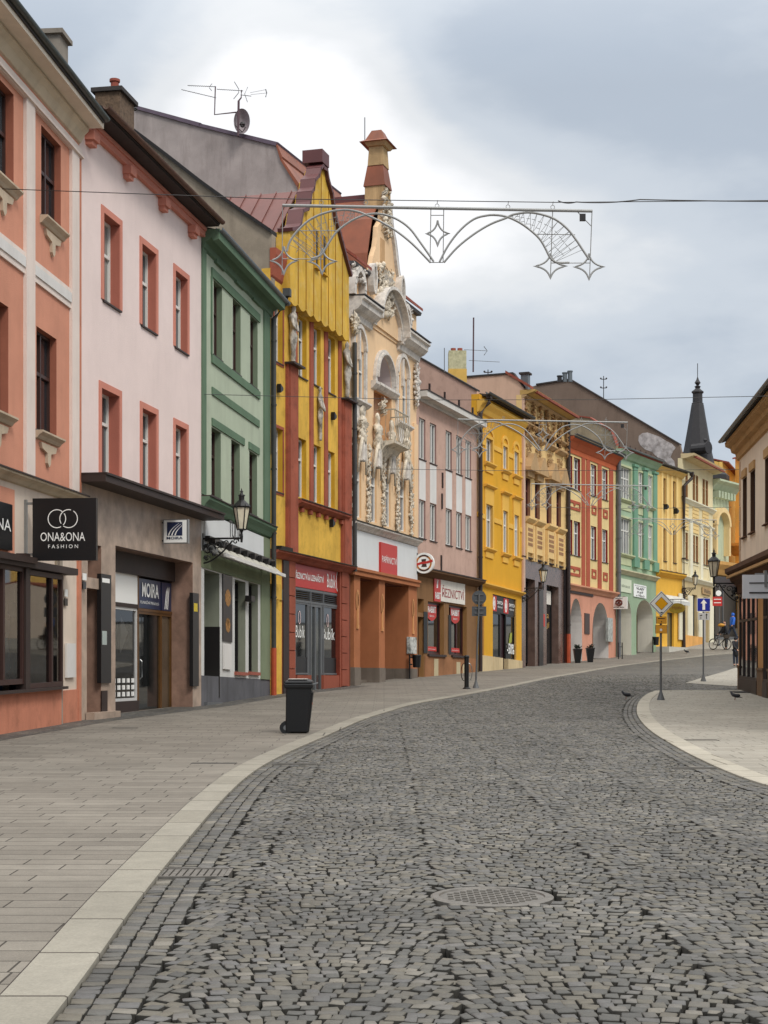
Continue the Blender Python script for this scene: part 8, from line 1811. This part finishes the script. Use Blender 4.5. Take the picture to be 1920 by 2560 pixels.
# ---------------------------------------------------------------- people, bicycle, pigeons
def skin(name, joints, edges, m, parent, root=0, sub=2, org=None):
    me = bpy.data.meshes.new(name); me.from_pydata([tuple(j[0]) for j in joints], edges, []); me.materials.append(m)
    o = bpy.data.objects.new(name, me); COL.objects.link(o); o.parent = parent; o['_o'] = tuple(parent['_o'])
    md = o.modifiers.new('skin', 'SKIN'); md.use_smooth_shade = True
    sv_ = me.skin_vertices[0].data
    for i, j in enumerate(joints):
        r = j[1]; sv_[i].radius = (r, r) if not isinstance(r, tuple) else r
        sv_[i].use_root = (i == root)
    s = o.modifiers.new('sub', 'SUBSURF'); s.levels = sub; s.render_levels = sub
    return o
SKN = mat('skin', (196, 150, 126), .6)
def person(base, hgt, rot, label, jacket, trou, hood=False, stride=.0, coat=False, armf=(.25, .25), lean=0., backpack=None, hairc=(50, 38, 30)):
    t = thing('person', tuple(base), label, 'person'); s = hgt/1.75; t.rotation_euler.z = rot; t['_o'] = (0, 0, 0)
    V3 = lambda x, y, z: Vector((x*s, (y+lean*max(z-.9, 0))*s, z*s))
    hip, ch, nk, hd = V3(0, 0, .95), V3(0, 0, 1.3), V3(0, 0, 1.5), V3(0, .01, 1.64)
    J = [(hip, .12*s), (V3(0, 0, 1.12), .115*s), (ch, .13*s), (nk, .05*s), (hd, .085*s), (V3(0, .01, 1.7), .06*s)]; E = [(0, 1), (1, 2), (2, 3), (3, 4), (4, 5)]
    def limb(par, pts):
        k = par
        for p_, r_ in pts: J.append((p_, r_*s)); E.append((k, len(J)-1)); k = len(J)-1
    LA = []
    for i, sg in enumerate((-1, 1)):
        af = armf[i]; A_ = [(V3(sg*.19, 0, 1.4), .05), (V3(sg*.25, af*.5, 1.15), .04), (V3(sg*.25, af*1.3, .95), .03), (V3(sg*.25, af*1.5, .88), .035)]; LA.append(A_); limb(2, A_)
    LL = []
    for sg in (-1, 1):
        st = stride*sg; L_ = [(V3(sg*.09, 0, .88), .075), (V3(sg*.1, st*.45, .5), .055), (V3(sg*.1, st-(.08 if st < 0 else 0), .1+(.05 if st < -.1 else 0)), .04), (V3(sg*.1, st+.12, .04), .035)]; LL.append(L_); limb(0, L_)
    skin('body', J, E, SKN, t)
    # clothing
    J = [(V3(0, 0, .8 if not coat else .5), (.16 if not coat else .2)*s), (V3(0, 0, 1.1), .15*s), (ch, .165*s), (V3(0, 0, 1.46), .08*s)]; E = [(0, 1), (1, 2), (2, 3)]
    for A_ in LA:
        k = 2
        for p_, r_ in A_[:3]: J.append((p_, (r_+.028)*s)); E.append((k, len(J)-1)); k = len(J)-1
    jk = skin('coat' if coat else 'jacket', J, E, jacket, t)
    if hood: J = [(V3(0, -.02, 1.5), .1*s), (V3(0, -.01, 1.64), .115*s), (V3(0, -.0, 1.72), .085*s)]; skin('hood', J, [(0, 1), (1, 2)], jacket, t)
    else:
        J = [(V3(0, -.02, 1.66), .092*s), (V3(0, -.02, 1.74), .07*s)]; skin('hair', J, [(0, 1)], mat('hair%d' % hairc[0], hairc, .8), t)
    J = [(V3(0, 0, .93), .135*s)]; E = []
    for L_ in LL:
        k = 0
        for p_, r_ in L_[:3]: J.append((p_, (r_+.02)*s)); E.append((k, len(J)-1)); k = len(J)-1
    skin('trousers', J, E, trou, t)
    for L_ in LL:
        a_, b2 = L_[2][0], L_[3][0]; skin('shoe', [(a_+Vector((0, -.04*s, -.05*s)), .045*s), (b2, .045*s)], [(0, 1)], mat('black shoe', (22, 20, 20), .5), t)
    if backpack: bp_ = MB(); c = V3(0, -.26, 1.25); bp_.blob(c, .2*s, n=10, sz=1.3, sy=.7); o = bp_.build('backpack', backpack, t, smooth=True)
    return t
BLKC = mat('black cloth', (20, 21, 26), .85); NVY = mat('dark jeans', (38, 46, 62), .85); BLU = mat('bright blue jacket', (24, 96, 196), .6, .1, 8)
b0 = gp(1839, 1665); person(b0, 1.62, math.radians(200), 'person in a long black hooded coat standing by the right corner', BLKC, NVY, hood=True, coat=True, armf=(.1, .45))
b0 = gp(1827, 1612); person(at(1830, 1602, 108), 2.0, math.radians(-75), 'person in a bright blue hooded jacket striding up the street', BLU, NVY, hood=True, stride=.34, armf=(.2, -.1), lean=.1)
b0 = at(1815.5, 1624, 103); person(b0, 1.95, math.radians(60), 'person in dark clothes standing beside a bicycle, light blue sleeve raised', BLKC, BLKC, armf=(.3, .3), lean=.15, hairc=(30, 26, 24))
t = thing('shoulder_bag', tuple(at(1803, 1563, 102.8)), 'mustard bag held up beside the bicycle', 'bag'); c_ = at(1803, 1563, 102.8); mb = MB(); mb.blob(c_, .2, n=10, sx=1.2, sz=.6); mb.build('bag_body', mat('mustard bag', (188, 134, 40), .7), t, smooth=True); mb = MB(); mb.tube([c_+Vector((-.2, 0, .05)), c_+Vector((0, 0, .25)), c_+Vector((.25, 0, .1))], .02, 5); mb.build('strap', BLACK, t)
# bicycle
b0 = at(1800, 1624.5, 102.3); t = thing('bicycle', tuple(b0), 'black city bicycle standing in the street beside the dark-clothed person', 'bicycle'); d = Vector((.62, -.78, 0)).normalized(); P = lambda a, z: b0+d*a+Vector((0, 0, z)); s = 1.08
def torus(mb, c, R, r, K=26):
    mb.tube([c+d*R*math.cos(A)+Vector((0, 0, R*math.sin(A))) for A in np.linspace(0, 2*math.pi, K+1)], r, 6, caps=False)
for a in (-.53, .53):
    mb = MB(); c = P(a*s, .35*s); torus(mb, c, .33*s, .025); w_ = mb.build('wheel', BLACKP, t); mb = MB(); torus(mb, c, .3*s, .012)
    for k in range(12): A = math.pi*k/6; mb.tube([c, c+d*.3*s*math.cos(A)+Vector((0, 0, .3*s*math.sin(A)))], .004, 3)
    mb.build('rim', STEEL, w_)
mb = MB(); fpts = {'bb': P(-.08, .3), 'seat': P(-.22, .82), 'head': P(.36, .88), 'head2': P(.39, .74), 'rw': P(-.57, .38), 'fw': P(.57, .38)}
for a, b_ in (('bb', 'seat'), ('bb', 'head2'), ('seat', 'head'), ('rw', 'bb'), ('rw', 'seat'), ('head', 'fw')): mb.tube([fpts[a], fpts[b_]], .02, 6)
mb.build('frame', BLACK, t); mb = MB(); mb.blob(P(-.25, .96), .13, sz=.4); mb.tube([P(-.22, .82), P(-.25, .95)], .015, 5); mb.build('saddle', BLACK, t)
sd_ = Vector((d.y, -d.x, 0)); mb = MB(); mb.tube([P(.36, .88), P(.33, 1.05)], .015, 5); mb.tube([P(.22, 1.1)+sd_*.28, P(.33, 1.06)+sd_*.1, P(.33, 1.06)-sd_*.1, P(.22, 1.1)-sd_*.28], .015, 5); mb.build('handlebar', BLACK, t)
mb = MB(); mb.box(tuple(P(.55, .75)-Vector((.16, .14, 0))), tuple(P(.55, 1.0)+Vector((.16, .14, 0)))); mb.build('basket', mat('wicker', (60, 50, 40), .8), t)
def pigeon(px_, py_, rot, label, sc=1.0, walk=True):
    b0 = gp(px_, py_); t = thing('pigeon', tuple(b0), label, 'pigeon', 'pigeons on the ground'); t.rotation_euler.z = rot; t['_o'] = (0, 0, 0); s = sc; PG = mat('slate grey feathers', (46, 48, 54), .7, .3, 20)
    J = [((0, 0, .13*s), .055*s), ((.07*s, 0, .16*s), .05*s), ((.11*s, 0, .21*s), .03*s), ((.135*s, 0, .255*s), .026*s), ((-.08*s, 0, .11*s), .04*s), ((-.15*s, 0, .09*s), (.025*s, .012*s)), ((-.21*s, 0, .075*s), (.02*s, .006*s))]
    skin('body', J, [(0, 1), (1, 2), (2, 3), (0, 4), (4, 5), (5, 6)], PG, t)
    for sg in (-1, 1):
        mb = MB(); mb.blob((-.03*s, sg*.05*s, .14*s), .06*s, n=10, sx=1.7, sy=.35, sz=.7); mb.build('wing', mat('dark wing', (34, 35, 40), .7), t, smooth=True)
        mb = MB(); mb.tube([(0, sg*.025*s, .09*s), (.01*s, sg*.025*s, .01*s), (.05*s, sg*.025*s, .003)], .006*s, 5); mb.build('leg', mat('pink leg', (140, 80, 70), .6), t)
    mb = MB(); mb.tube([(.155*s, 0, .257*s), (.18*s, 0, .25*s)], [.008*s, .002], 5); mb.build('beak', BLACK, t); return t
pigeon(1566, 1748, math.radians(165), 'dark pigeon walking on the setts just left of the right kerb', 1.05); pigeon(1838, 1751, math.radians(150), 'dark pigeon standing on the pale right pavement near the doorway', 1.1); pigeon(1716, 1635, math.radians(140), 'small dark pigeon on the far pavement in front of the yellow base', 1.2)
# scattered litter and leaves on the road
KEEP = {'lettering', 'sign_emblem', 'ring_emblem', 'stucco_figure', 'stucco_relief', 'foliage', 'zigzag_lights', 'frame_wire', 'frame', 'grate', 'lid', 'lantern_frame', 'lamp_roof', 'window', 'pane', 'shop_window', 'roof', 'vent_grille', 'fretted_panel', 'window_grid_sticker', 'quoin', 'grille_frame', 'wheel', 'rim', 'bracket', 'yagi_antenna', 'log_antenna', 'dish_arm', 'wall', 'side_wall', 'surround', 'small_arrows', 'plate_text', 'food_picture', 'dark_mark', 'stem', 'downpipe', 'mast', 'crossarm', 'bicycle', 'ground', 'balcony_railing', 'firewall_coping', 'gable_coping', 'gable_cap', 'gable_edge', 'gable_band', 'loggia_arch', 'window_surround', 'arch_tube', 'slot_edge', 'pretzel_emblem', 'saddle', 'handlebar', 'pylon', 'swag', 'drapery', 'banded_field', 'shop_mullion', 'leg'}
def split_pieces():
    for o in list(bpy.data.objects):
        if o.type != 'MESH' or o.parent is None or o.children or o.modifiers or len(o.data.polygons) > 400: continue
        nm = o.name.split('.')[0]
        if nm in KEEP or 'relief' in nm or 'wall' in nm and 'bracket' not in nm and 'board' not in nm or 'lettering' in nm or nm in ('bust_drapery', 'coat_of_arms', 'swag_drop', 'corner_console', 'balcony_cartouche', 'emblem'): continue
        me = o.data; n = len(me.vertices); par = list(range(n))
        def find(a):
            while par[a] != a: par[a] = par[par[a]]; a = par[a]
            return a
        for e in me.edges: a, b_ = find(e.vertices[0]), find(e.vertices[1]); par[a] = b_
        comp = {}
        for i in range(n): comp.setdefault(find(i), []).append(i)
        if len(comp) < 2 or len(comp) > 60: continue
        cs = list(comp.values()); bbs = []
        for c in cs:
            co = np.array([me.vertices[i].co[:] for i in c]); bbs.append((co.min(0)-.03, co.max(0)+.03))
        g = list(range(len(cs)))
        def fg_(a):
            while g[a] != a: a = g[a]
            return a
        for i in range(len(cs)):
            for j in range(i):
                if all(bbs[i][0][k] < bbs[j][1][k] and bbs[j][0][k] < bbs[i][1][k] for k in range(3)): g[fg_(i)] = fg_(j)
        groups = {}
        for i in range(len(cs)): groups.setdefault(fg_(i), []).extend(cs[i])
        if len(groups) < 2: continue
        for vs in groups.values():
            mp = {v: k for k, v in enumerate(vs)}; me2 = bpy.data.meshes.new(nm); fs = [p for p in me.polygons if p.vertices[0] in mp]
            me2.from_pydata([me.vertices[v].co[:] for v in vs], [], [[mp[v] for v in p.vertices] for p in fs])
            for m_ in me.materials: me2.materials.append(m_)
            me2.polygons.foreach_set('material_index', [p.material_index for p in fs]); me2.update()
            c = bpy.data.objects.new(nm, me2); COL.objects.link(c); c.parent = o.parent
            if 'label' in o.keys(): c['label'] = o['label']
        bpy.data.objects.remove(o)
split_pieces()
for o in list(bpy.data.objects):
    if '_o' in o.keys(): del o['_o']
